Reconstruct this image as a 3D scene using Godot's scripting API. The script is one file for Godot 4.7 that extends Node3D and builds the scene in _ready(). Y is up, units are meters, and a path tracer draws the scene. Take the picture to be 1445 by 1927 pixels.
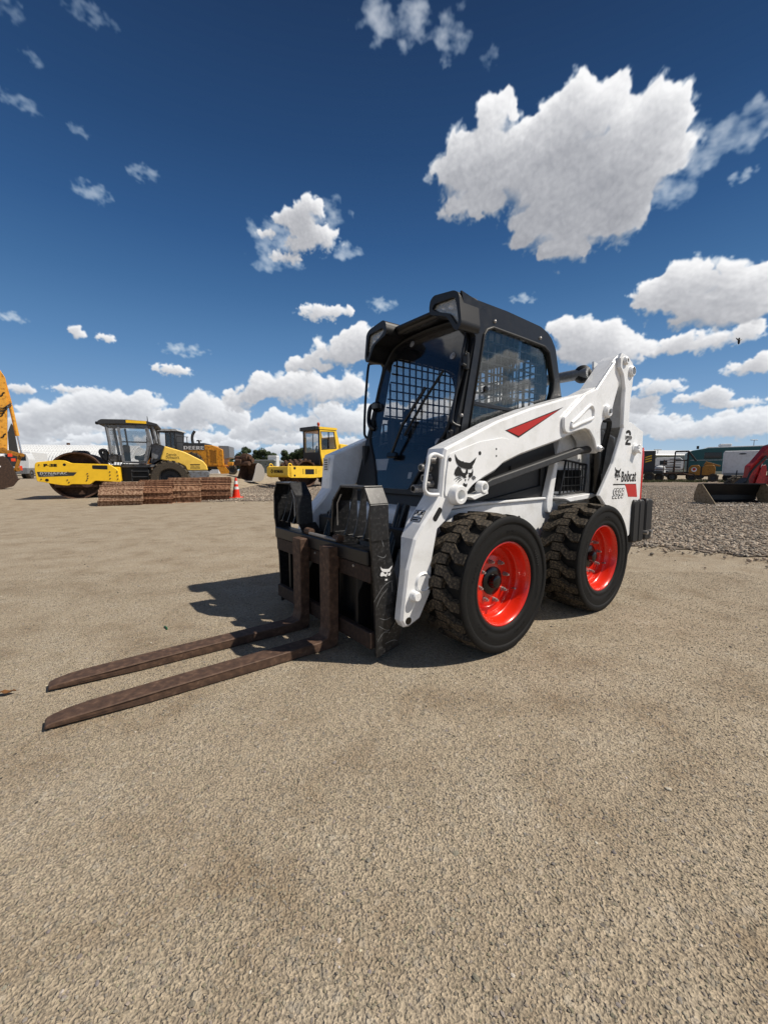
extends Node3D
# A skid steer loader with a pallet fork standing in an equipment yard under a cumulus sky.

const LOADER_AT := Vector3(0.1355, 0.0, -2.8226)
const LOADER_TURN := 37.258

var M := {}
var names_used := {}
var rng := RandomNumberGenerator.new()
var hill_noise := FastNoiseLite.new()


func _ready() -> void:
	rng.seed = 7
	hill_noise.seed = 3
	hill_noise.frequency = 0.11
	# camera
	var cam := Camera3D.new()
	cam.name = "camera"
	cam.fov = rad_to_deg(2.0 * atan(963.5 / 775.3))
	cam.near = 0.05
	cam.far = 6000.0
	cam.position = Vector3(0, 0.975, 0)
	cam.rotation_degrees = Vector3(-5.745, 0, 0)
	add_child(cam)
	cam.current = true
	# sun: from the right, a little over fifty degrees high
	var sun := DirectionalLight3D.new()
	sun.name = "sun"
	sun.light_energy = 1.6
	sun.light_angular_distance = 0.5
	sun.light_color = Color(1.0, 0.965, 0.91)
	sun.shadow_enabled = true
	add_child(sun)
	var to_sun := Vector3(0.608, 0.788, 0.09).normalized()
	sun.look_at_from_position(Vector3.ZERO, -to_sun, Vector3.UP)
	# sky
	var env := Environment.new()
	env.background_mode = Environment.BG_SKY
	var sky := Sky.new()
	var pano := PanoramaSkyMaterial.new()
	pano.panorama = ImageTexture.create_from_image(make_sky())
	sky.sky_material = pano
	env.sky = sky
	env.tonemap_mode = Environment.TONE_MAPPER_LINEAR
	env.tonemap_exposure = 1.0
	env.sdfgi_enabled = true
	env.ssao_enabled = true
	env.ssil_enabled = true
	var world := WorldEnvironment.new()
	world.name = "world_environment"
	world.environment = env
	add_child(world)

	make_materials()
	make_ground()
	make_far_buildings()
	make_trees()
	make_loader()
	make_pallet_fork()
	make_compactor()
	make_track_sections()
	make_padfoot_roller()
	make_deere()
	make_excavator()
	make_left_background()
	make_right_background()
	make_small_things()


# ------------------------------------------------------------------ mesh builder

class MB:
	var v := PackedVector3Array()
	var n := PackedVector3Array()
	var t := Transform3D()

	func tri(a: Vector3, b: Vector3, c: Vector3) -> void:   # counter-clockwise seen from outside
		a = t * a
		b = t * b
		c = t * c
		var nn := (b - a).cross(c - a)
		if nn.length_squared() < 1e-16:
			return
		nn = nn.normalized()
		v.append(a); v.append(c); v.append(b)
		n.append(nn); n.append(nn); n.append(nn)

	func tri_n(a: Vector3, b: Vector3, c: Vector3, na: Vector3, nb: Vector3, nc: Vector3) -> void:
		v.append(t * a); v.append(t * c); v.append(t * b)
		n.append((t.basis * na).normalized()); n.append((t.basis * nc).normalized()); n.append((t.basis * nb).normalized())

	func quad(a: Vector3, b: Vector3, c: Vector3, d: Vector3) -> void:
		tri(a, b, c)
		tri(a, c, d)

	func quad_n(a: Vector3, b: Vector3, c: Vector3, d: Vector3, na: Vector3, nb: Vector3, nc: Vector3, nd: Vector3) -> void:
		tri_n(a, b, c, na, nb, nc)
		tri_n(a, c, d, na, nc, nd)

	func face_out(p: Array, centre: Vector3) -> void:        # a convex face, turned away from centre
		var mid := Vector3.ZERO
		for q: Vector3 in p:
			mid += q
		mid /= p.size()
		var nn: Vector3 = (p[1] - p[0]).cross(p[2] - p[0])
		if nn.dot(mid - centre) < 0.0:
			p.reverse()
		for i in range(1, p.size() - 1):
			tri(p[0], p[i], p[i + 1])

	func box(c: Vector3, s: Vector3, bevel := 0.0) -> void:
		var h := s * 0.5
		var b: float = minf(bevel, minf(h.x, minf(h.y, h.z)) * 0.9)
		if b <= 0.0:
			var p := []
			for i in 8:
				p.append(c + Vector3(h.x if i & 1 else -h.x, h.y if i & 2 else -h.y, h.z if i & 4 else -h.z))
			for f in [[0, 1, 3, 2], [4, 5, 7, 6], [0, 1, 5, 4], [2, 3, 7, 6], [0, 2, 6, 4], [1, 3, 7, 5]]:
				face_out([p[f[0]], p[f[1]], p[f[2]], p[f[3]]], c)
			return
		for ax in 3:
			var i1 := (ax + 1) % 3
			var i2 := (ax + 2) % 3
			for sg in [-1.0, 1.0]:
				var q := []
				for k in [[-1, -1], [1, -1], [1, 1], [-1, 1]]:
					var w := Vector3.ZERO
					w[ax] = sg * h[ax]
					w[i1] = k[0] * (h[i1] - b)
					w[i2] = k[1] * (h[i2] - b)
					q.append(c + w)
				face_out(q, c)
			for s1 in [-1.0, 1.0]:
				for s2 in [-1.0, 1.0]:
					var q := []
					for k in [[0, -1], [1, -1], [1, 1], [0, 1]]:
						var w := Vector3.ZERO
						w[ax] = k[1] * (h[ax] - b)
						w[i1] = s1 * (h[i1] - (b if k[0] == 1 else 0.0))
						w[i2] = s2 * (h[i2] - (b if k[0] == 0 else 0.0))
						q.append(c + w)
					face_out(q, c)
		for i in 8:
			var sx := 1.0 if i & 1 else -1.0
			var sy := 1.0 if i & 2 else -1.0
			var sz := 1.0 if i & 4 else -1.0
			face_out([c + Vector3(sx * h.x, sy * (h.y - b), sz * (h.z - b)), c + Vector3(sx * (h.x - b), sy * h.y, sz * (h.z - b)), c + Vector3(sx * (h.x - b), sy * (h.y - b), sz * h.z)], c)

	func cyl(p0: Vector3, p1: Vector3, r0: float, r1 := -1.0, seg := 20, caps := true) -> void:
		if r1 < 0.0:
			r1 = r0
		var ax := (p1 - p0).normalized()
		var u := ax.cross(Vector3.UP if absf(ax.y) < 0.9 else Vector3.RIGHT).normalized()
		var w := ax.cross(u)
		var k := (r0 - r1) / maxf((p1 - p0).length(), 1e-6)
		for i in seg:
			var a0 := TAU * i / seg
			var a1 := TAU * (i + 1) / seg
			var d0 := u * cos(a0) + w * sin(a0)
			var d1 := u * cos(a1) + w * sin(a1)
			quad_n(p0 + d0 * r0, p0 + d1 * r0, p1 + d1 * r1, p1 + d0 * r1, d0 + ax * k, d1 + ax * k, d1 + ax * k, d0 + ax * k)
			if caps:
				tri(p0, p0 + d1 * r0, p0 + d0 * r0)
				tri(p1, p1 + d0 * r1, p1 + d1 * r1)

	func lathe(prof: PackedVector2Array, seg := 40, from := 0.0, to := TAU) -> void:
		# profile of (radius, z), turned round the z axis; outside lies to the right of the way the profile runs
		var m := prof.size()
		var nr := []
		for i in m - 1:
			var d := prof[i + 1] - prof[i]
			nr.append(Vector2(d.y, -d.x).normalized())
		for i in m - 1:
			var na: Vector2 = nr[i]
			var nb: Vector2 = nr[i]
			if i > 0 and na.dot(nr[i - 1]) > 0.75:
				na = (na + nr[i - 1]).normalized()
			if i < m - 2 and nb.dot(nr[i + 1]) > 0.75:
				nb = (nb + nr[i + 1]).normalized()
			for j in seg:
				var a0 := lerpf(from, to, float(j) / seg)
				var a1 := lerpf(from, to, float(j + 1) / seg)
				var e0 := Vector3(cos(a0), sin(a0), 0)
				var e1 := Vector3(cos(a1), sin(a1), 0)
				var z := Vector3(0, 0, 1)
				var a := e0 * prof[i].x + z * prof[i].y
				var b := e1 * prof[i].x + z * prof[i].y
				var c := e1 * prof[i + 1].x + z * prof[i + 1].y
				var d := e0 * prof[i + 1].x + z * prof[i + 1].y
				if prof[i].x > 1e-6:
					tri_n(a, b, c, e0 * na.x + z * na.y, e1 * na.x + z * na.y, e1 * nb.x + z * nb.y)
				if prof[i + 1].x > 1e-6:
					tri_n(a, c, d, e0 * na.x + z * na.y, e1 * nb.x + z * nb.y, e0 * nb.x + z * nb.y)

	func tube(path: PackedVector3Array, r: float, seg := 10, closed_ends := true) -> void:
		var m := path.size()
		var up := Vector3.UP
		var rings := []
		var dirs := []
		var last := Vector3.ZERO
		for i in m:
			var d := (path[mini(i + 1, m - 1)] - path[maxi(i - 1, 0)]).normalized()
			if i == 0:
				last = d.cross(up if absf(d.y) < 0.9 else Vector3.RIGHT).normalized()
			var u := (last - d * last.dot(d)).normalized()
			last = u
			var w := d.cross(u)
			var ring := []
			for j in seg:
				var a := TAU * j / seg
				ring.append(u * cos(a) + w * sin(a))
			rings.append(ring)
			dirs.append(d)
		for i in m - 1:
			for j in seg:
				var k := (j + 1) % seg
				quad_n(path[i] + rings[i][j] * r, path[i] + rings[i][k] * r, path[i + 1] + rings[i + 1][k] * r, path[i + 1] + rings[i + 1][j] * r, rings[i][j], rings[i][k], rings[i + 1][k], rings[i + 1][j])
		if closed_ends:
			for j in seg:
				var k := (j + 1) % seg
				tri(path[0], path[0] + rings[0][k] * r, path[0] + rings[0][j] * r)
				tri(path[m - 1], path[m - 1] + rings[m - 1][j] * r, path[m - 1] + rings[m - 1][k] * r)

	static func area2(p: PackedVector2Array) -> float:
		var s := 0.0
		for i in p.size():
			s += p[i].cross(p[(i + 1) % p.size()])
		return s

	static func inset(p: PackedVector2Array, b: float) -> PackedVector2Array:  # p runs counter-clockwise
		var q := PackedVector2Array()
		var m := p.size()
		for i in m:
			var e0 := (p[i] - p[(i + m - 1) % m]).normalized()
			var e1 := (p[(i + 1) % m] - p[i]).normalized()
			var n0 := Vector2(-e0.y, e0.x)
			var n1 := Vector2(-e1.y, e1.x)
			var mm := n0 + n1
			var l := mm.length_squared()
			q.append(p[i] + (mm * (2.0 * b / l) if l > 0.4 else mm.normalized() * b * 1.6 if l > 1e-6 else Vector2.ZERO))
		return q

	func prism(poly: PackedVector2Array, z0: float, z1: float, bevel := 0.0) -> void:
		var p := poly.duplicate()
		if area2(p) < 0.0:
			p.reverse()
		var c := inset(p, bevel) if bevel > 0.0 else p
		var ix := Geometry2D.triangulate_polygon(c)
		if ix.is_empty():
			c = p
			bevel = 0.0
			ix = Geometry2D.triangulate_polygon(c)
		for i in range(0, ix.size(), 3):
			var a := c[ix[i]]
			var b := c[ix[i + 1]]
			var d := c[ix[i + 2]]
			if (b - a).cross(d - a) < 0.0:
				var s := b
				b = d
				d = s
			tri(Vector3(a.x, a.y, z1), Vector3(b.x, b.y, z1), Vector3(d.x, d.y, z1))
			tri(Vector3(a.x, a.y, z0), Vector3(d.x, d.y, z0), Vector3(b.x, b.y, z0))
		var m := p.size()
		for i in m:
			var j := (i + 1) % m
			var a := p[i]
			var b := p[j]
			quad(Vector3(a.x, a.y, z0 + bevel), Vector3(b.x, b.y, z0 + bevel), Vector3(b.x, b.y, z1 - bevel), Vector3(a.x, a.y, z1 - bevel))
			if bevel > 0.0:
				quad(Vector3(a.x, a.y, z1 - bevel), Vector3(b.x, b.y, z1 - bevel), Vector3(c[j].x, c[j].y, z1), Vector3(c[i].x, c[i].y, z1))
				quad(Vector3(b.x, b.y, z0 + bevel), Vector3(a.x, a.y, z0 + bevel), Vector3(c[i].x, c[i].y, z0), Vector3(c[j].x, c[j].y, z0))

	func frame(outer: PackedVector2Array, inner: PackedVector2Array, z0: float, z1: float) -> void:  # a plate with one opening
		var o := outer.duplicate()
		var h := inner.duplicate()
		if area2(o) < 0.0:
			o.reverse()
		if area2(h) > 0.0:
			h.reverse()
		# cut the plate through the middle of the opening, so that each half is a plain outline
		var cx := 0.0
		for q in h:
			cx += q.x / h.size()
		for half in [PackedVector2Array([Vector2(-1e3, -1e3), Vector2(cx, -1e3), Vector2(cx, 1e3), Vector2(-1e3, 1e3)]), PackedVector2Array([Vector2(cx, -1e3), Vector2(1e3, -1e3), Vector2(1e3, 1e3), Vector2(cx, 1e3)])]:
			for piece in Geometry2D.intersect_polygons(o, half):
				for ring in Geometry2D.clip_polygons(piece, h):
					var ix := Geometry2D.triangulate_polygon(ring)
					if ix.is_empty():
						push_warning("frame not triangulated")
					for i in range(0, ix.size(), 3):
						var a: Vector2 = ring[ix[i]]
						var b: Vector2 = ring[ix[i + 1]]
						var d: Vector2 = ring[ix[i + 2]]
						if (b - a).cross(d - a) < 0.0:
							var s := b
							b = d
							d = s
						tri(Vector3(a.x, a.y, z1), Vector3(b.x, b.y, z1), Vector3(d.x, d.y, z1))
						tri(Vector3(a.x, a.y, z0), Vector3(d.x, d.y, z0), Vector3(b.x, b.y, z0))
		for p in [o, h]:
			for i in p.size():
				var a: Vector2 = p[i]
				var b: Vector2 = p[(i + 1) % p.size()]
				quad(Vector3(a.x, a.y, z0), Vector3(b.x, b.y, z0), Vector3(b.x, b.y, z1), Vector3(a.x, a.y, z1))

	func ball(c: Vector3, r: Vector3, seg := 14, rows := 8) -> void:
		for i in rows:
			for j in seg:
				var q := []
				for k in [[i, j], [i, j + 1], [i + 1, j + 1], [i + 1, j]]:
					var th: float = PI * k[0] / rows
					var ph: float = TAU * k[1] / seg
					q.append(Vector3(sin(th) * cos(ph), cos(th), -sin(th) * sin(ph)))
				var nn := []
				for e: Vector3 in q:
					nn.append((e / r).normalized())
				tri_n(c + q[0] * r, c + q[2] * r, c + q[1] * r, nn[0], nn[2], nn[1])
				tri_n(c + q[0] * r, c + q[3] * r, c + q[2] * r, nn[0], nn[3], nn[2])

	func mesh() -> ArrayMesh:
		var a := []
		a.resize(Mesh.ARRAY_MAX)
		a[Mesh.ARRAY_VERTEX] = v
		a[Mesh.ARRAY_NORMAL] = n
		var m := ArrayMesh.new()
		if v.size() > 0:
			m.add_surface_from_arrays(Mesh.PRIMITIVE_TRIANGLES, a)
		return m


# ------------------------------------------------------------------ naming helpers

func numbered(called: String) -> String:
	names_used[called] = names_used.get(called, -1) + 1
	return called if names_used[called] == 0 else "%s_%03d" % [called, names_used[called]]


func thing(called: String, label: String, category: String, at := Vector3.ZERO, turn := 0.0, group := "") -> Node3D:
	var o := Node3D.new()
	o.name = numbered(called)
	o.position = at
	o.rotation_degrees.y = turn
	o.set_meta("label", label)
	o.set_meta("category", category)
	if group:
		o.set_meta("group", group)
	add_child(o)
	return o


func part(called: String, mb: MB, m: Material, parent: Node3D, label := "") -> MeshInstance3D:
	return part_mesh(called, mb.mesh(), m, parent, label)


func part_mesh(called: String, mesh: Mesh, m: Material, parent: Node3D, label := "") -> MeshInstance3D:
	var o := MeshInstance3D.new()
	o.name = called
	o.mesh = mesh
	o.material_override = m
	o.cast_shadow = GeometryInstance3D.SHADOW_CASTING_SETTING_ON
	if label:
		o.set_meta("label", label)
	parent.add_child(o, true)
	return o


func node_part(called: String, parent: Node3D, at := Vector3.ZERO) -> Node3D:
	var o := Node3D.new()
	o.name = called
	o.position = at
	parent.add_child(o, true)
	return o


func single(called: String, mb: MB, m: Material, label: String, category: String, at := Vector3.ZERO, turn := 0.0, group := "") -> MeshInstance3D:
	var o := MeshInstance3D.new()
	o.name = numbered(called)
	o.mesh = mb.mesh()
	o.material_override = m
	o.position = at
	o.rotation_degrees.y = turn
	o.set_meta("label", label)
	o.set_meta("category", category)
	if group:
		o.set_meta("group", group)
	add_child(o)
	return o


func setting(called: String, mesh: Mesh, m: Material, kind := "structure") -> MeshInstance3D:
	var o := MeshInstance3D.new()
	o.name = numbered(called)
	o.mesh = mesh
	o.material_override = m
	o.set_meta("kind", kind)
	add_child(o)
	return o


func P(a: Array) -> PackedVector2Array:
	var p := PackedVector2Array()
	for i in range(0, a.size(), 2):
		p.append(Vector2(a[i], a[i + 1]))
	return p


func P3(a: Array) -> PackedVector3Array:
	var p := PackedVector3Array()
	for i in range(0, a.size(), 3):
		p.append(Vector3(a[i], a[i + 1], a[i + 2]))
	return p


func smooth_path(p: PackedVector3Array, per := 5) -> PackedVector3Array:   # Catmull-Rom through the points
	var q := PackedVector3Array()
	for i in p.size() - 1:
		var a := p[maxi(i - 1, 0)]
		var d := p[mini(i + 2, p.size() - 1)]
		for k in per:
			q.append(p[i].cubic_interpolate(p[i + 1], a, d, float(k) / per))
	q.append(p[p.size() - 1])
	return q


func rounded(p: PackedVector2Array, r: float, steps := 4) -> PackedVector2Array:   # corners rounded off
	var q := PackedVector2Array()
	var m := p.size()
	for i in m:
		var a := p[(i + m - 1) % m]
		var b := p[i]
		var c := p[(i + 1) % m]
		var k := minf(r, minf(a.distance_to(b), b.distance_to(c)) * 0.45)
		var s := b + (a - b).normalized() * k
		var e := b + (c - b).normalized() * k
		for j in steps + 1:
			var t := float(j) / steps
			q.append(s.lerp(b, t).lerp(b.lerp(e, t), t))
	return q


func basis_x(o: Vector3) -> Transform3D:   # a prism's (x, y, z) laid so that its face looks along -x: x -> +z, z -> -x
	return Transform3D(Basis(Vector3(0, 0, 1), Vector3(0, 1, 0), Vector3(-1, 0, 0)), o)


func lettering(parent: Node3D, words: String, x0: float, y0: float, w: float, h: float, z: float, m: Material, bold := true, called := "lettering", slant := 0.0, depth := 0.003) -> MeshInstance3D:
	var f := SystemFont.new()
	f.font_names = PackedStringArray(["Droid Sans"])
	f.font_weight = 700 if bold else 400
	var tm := TextMesh.new()
	tm.text = words
	tm.font = f
	tm.font_size = 48
	tm.pixel_size = 0.01
	tm.depth = 0.02
	tm.curve_step = 2.0
	var box := tm.get_aabb()
	var o := MeshInstance3D.new()
	o.name = called
	o.mesh = tm
	o.material_override = m
	var sx := w / maxf(box.size.x, 1e-4)
	var sy := h / maxf(box.size.y, 1e-4)
	o.transform = Transform3D(Basis(Vector3(sx, 0, 0), Vector3(sy * slant, sy, 0), Vector3(0, 0, depth / 0.02)), Vector3.ZERO)
	o.position = Vector3(x0 - box.position.x * sx, y0 - box.position.y * sy, z)
	parent.add_child(o, true)
	return o


# ------------------------------------------------------------------ sky

const CLOUDS := [
	[0, 9.4,32.9,3.1,2.7, 12.0,34.2,3.3,3.0, 13.8,37.4,1.9,1.7, 16.1,34.4,3.2,2.5, 20.6,35.5,3.0,2.7, 22.5,37.5,1.8,1.4, 24.6,35.1,3.3,2.7, 29.4,34.5,2.4,2.1, 32.0,33.2,1.9,2.3, 31.0,30.8,3.2,3.1, 18.4,31.3,6.4,3.6, 26.1,29.9,6.4,4.0, 22.3,27.0,5.9,2.7, 28.4,26.7,3.9,2.8, 23.0,24.6,2.7,1.3, 10.1,30.1,2.6,1.4],
	[1, 35.4,30.0,3.3,2.2, 38.8,30.8,3.2,1.5, 33.0,28.6,2.2,2.4, 41.0,31.4,2.0,1.2],
	[0, 36.3,18.8,4.0,2.5, 32.5,18.6,2.2,2.0, 34.8,20.3,2.3,1.6, 40.3,16.9,2.8,2.9, 37.4,16.1,4.8,1.8, 41.4,18.0,1.6,1.9],
	[0, 25.1,15.7,3.4,2.2, 23.0,16.5,1.9,1.6, 28.0,15.0,2.7,2.0, 29.2,13.4,3.2,1.7, 25.8,13.8,4.5,1.7],
	[0, 37.1,13.6,4.0,1.3, 33.3,13.4,2.7,1.0, 40.5,13.9,1.2,1.1],
	[0, 40.7,10.4,2.5,0.8, 41.9,10.8,1.2,1.1],
	[0, 38.1,7.7,1.8,1.2, 40.1,7.0,3.0,0.5, 35.6,7.8,1.4,0.6],
	[0, 32.8,9.3,2.8,1.0, 31.9,7.3,2.1,1.3],
	[0, 36.3,4.4,3.3,1.3, 39.9,4.5,2.6,1.3, 32.3,5.2,2.1,1.2, 41.9,4.6,1.6,1.1],
	[0, -11.9,29.0,1.9,1.3, -9.6,30.3,1.9,1.3, -8.1,27.5,2.5,1.4, -10.1,28.0,2.1,1.3, -12.6,25.3,2.1,0.7, -11.2,26.6,1.9,0.9, -15.1,27.4,1.2,0.6],
	[1, -13.8,27.6,3.2,2.0, -5.7,26.5,2.8,0.8, -13.9,24.7,3.0,1.0, -8.4,29.5,3.0,2.0],
	[0, -8.6,19.8,2.9,1.1, -5.8,20.2,2.0,0.7],
	[1, -0.2,21.0,1.8,0.9],
	[0, -5.9,15.2,3.8,2.3, -2.3,16.9,3.1,2.0, -0.2,16.3,2.7,2.5, -10.5,13.5,2.7,1.6],
	[0, -11.6,10.5,4.8,2.4, -15.6,10.6,2.3,1.7, -5.9,10.6,3.5,2.4, -19.0,9.1,2.6,1.8],
	[0, -33.4,7.2,3.8,1.9, -37.4,5.8,3.2,1.8, -29.2,7.5,2.2,1.8, -40.1,4.7,2.1,1.3],
	[0, -23.4,7.6,3.3,2.3, -26.2,6.2,2.9,1.4, -20.3,6.4,2.5,1.7],
	[0, -7.4,6.8,4.2,2.1, -13.7,6.0,4.1,1.9, -17.8,4.9,2.6,1.5, -3.8,6.1,2.2,2.1],
	[0, -26.5,11.9,2.7,0.7],
	[1, -25.2,14.3,2.6,0.8],
	[0, -40.6,8.3,1.2,0.6, -35.8,8.7,3.3,0.5],
	[0, -33.0,14.5,1.1,0.5, -35.6,14.6,0.7,0.7],
	[0, -23.6,3.4,1.2,0.8, -28.3,3.5,3.4,1.1, -34.6,3.6,3.0,0.8],
	[1, -33.5,27.6,1.7,0.9],
	[1, -28.6,30.4,1.6,0.7],
	[1, -37.6,35.5,0.7,0.5],
	[1, -38.8,32.3,1.6,0.6],
	[1, -34.2,32.0,0.8,0.5],
	[1, -32.6,39.8,2.1,0.7],
	[1, 0.8,44.4,3.3,1.5, 8.1,43.3,2.0,1.7, 3.2,43.6,1.9,1.3],
	[1, 13.0,41.4,0.9,0.8],
	[1, 17.9,20.7,1.6,0.6],
	[1, -41.0,15.1,1.4,0.5],
	[1, 38.9,27.3,1.1,0.6],
	[1, -39.2,37.8,0.9,0.7],
]
const SKY_W := 4096
const SKY_H := 2048
const SKY_AIR := [[90.0, 28, 48, 82], [45.0, 34, 60, 98], [35.0, 41, 74, 118], [27.0, 52, 91, 140], [21.0, 68, 110, 158], [14.0, 94, 137, 184], [8.0, 124, 163, 204], [3.0, 164, 192, 217], [0.0, 188, 206, 221]]
var sky_bytes := PackedByteArray()
var warp_noise := FastNoiseLite.new()
var puff_noise := FastNoiseLite.new()
var billow_noise := FastNoiseLite.new()


func air_at(el: float) -> Color:
	for i in SKY_AIR.size() - 1:
		var a: Array = SKY_AIR[i]
		var b: Array = SKY_AIR[i + 1]
		if el >= b[0]:
			var t: float = (el - b[0]) / (a[0] - b[0])
			return Color(lerpf(b[1], a[1], t), lerpf(b[2], a[2], t), lerpf(b[3], a[3], t))
	return Color(182, 205, 225)


func make_sky() -> Image:
	var im := Image.create_empty(SKY_W, SKY_H, false, Image.FORMAT_RGB8)
	for y in SKY_H:
		var el := 90.0 - (y + 0.5) * 180.0 / SKY_H
		var c := air_at(el)
		if el < 0.0:
			c = Color(150, 140, 122)
		im.fill_rect(Rect2i(0, y, SKY_W, 1), Color(c.r / 255.0, c.g / 255.0, c.b / 255.0))
	sky_bytes = im.get_data()
	warp_noise.seed = 11
	warp_noise.noise_type = FastNoiseLite.TYPE_SIMPLEX_SMOOTH
	warp_noise.frequency = 1.0
	warp_noise.fractal_type = FastNoiseLite.FRACTAL_FBM
	warp_noise.fractal_octaves = 4
	puff_noise.seed = 23
	puff_noise.noise_type = FastNoiseLite.TYPE_SIMPLEX_SMOOTH
	puff_noise.frequency = 1.0
	puff_noise.fractal_type = FastNoiseLite.FRACTAL_FBM
	puff_noise.fractal_octaves = 3
	billow_noise.seed = 41
	billow_noise.noise_type = FastNoiseLite.TYPE_SIMPLEX_SMOOTH
	billow_noise.frequency = 1.0
	billow_noise.fractal_type = FastNoiseLite.FRACTAL_RIDGED
	billow_noise.fractal_octaves = 4
	billow_noise.fractal_gain = 0.45
	var r := RandomNumberGenerator.new()
	r.seed = 5
	# the band of small clouds far off, all round
	for i in 330:
		var az := r.randf_range(-180.0, 180.0)
		var el := r.randf_range(0.6, 6.0) if i < 215 else r.randf_range(5.0, 10.5)
		var s := r.randf_range(0.5, 1.25) * (0.6 + el * 0.17)
		if absf(az) < 44.0 and el > 8.0:
			continue
		var lobes := [0]
		for k in 3:
			lobes.append_array([az + (k - 1) * s * 1.5, el + r.randf_range(-0.2, 0.3) * s, s * r.randf_range(1.2, 1.9), s * r.randf_range(0.5, 0.9)])
		paint_cloud(lobes, 300 + i)
	# clouds beside and behind the view, much as the ones in view
	for i in 46:
		var az := r.randf_range(50.0, 310.0)
		var el := r.randf_range(9.0, 58.0)
		var s := r.randf_range(1.2, 3.4) * (0.6 + el * 0.012)
		var lobes := [0 if r.randf() < 0.72 else 1]
		for k in 5:
			lobes.append_array([wrapf(az + (k - 2) * s * 0.9 / cos(deg_to_rad(el)), -180, 180), el + r.randf_range(-0.4, 0.7) * s, s * r.randf_range(0.9, 1.5), s * r.randf_range(0.6, 1.0)])
		paint_cloud(lobes, 700 + i)
	for i in range(CLOUDS.size() - 1, -1, -1):
		paint_cloud(CLOUDS[i], 20 + i)
	return Image.create_from_data(SKY_W, SKY_H, false, Image.FORMAT_RGB8, sky_bytes)


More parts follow.
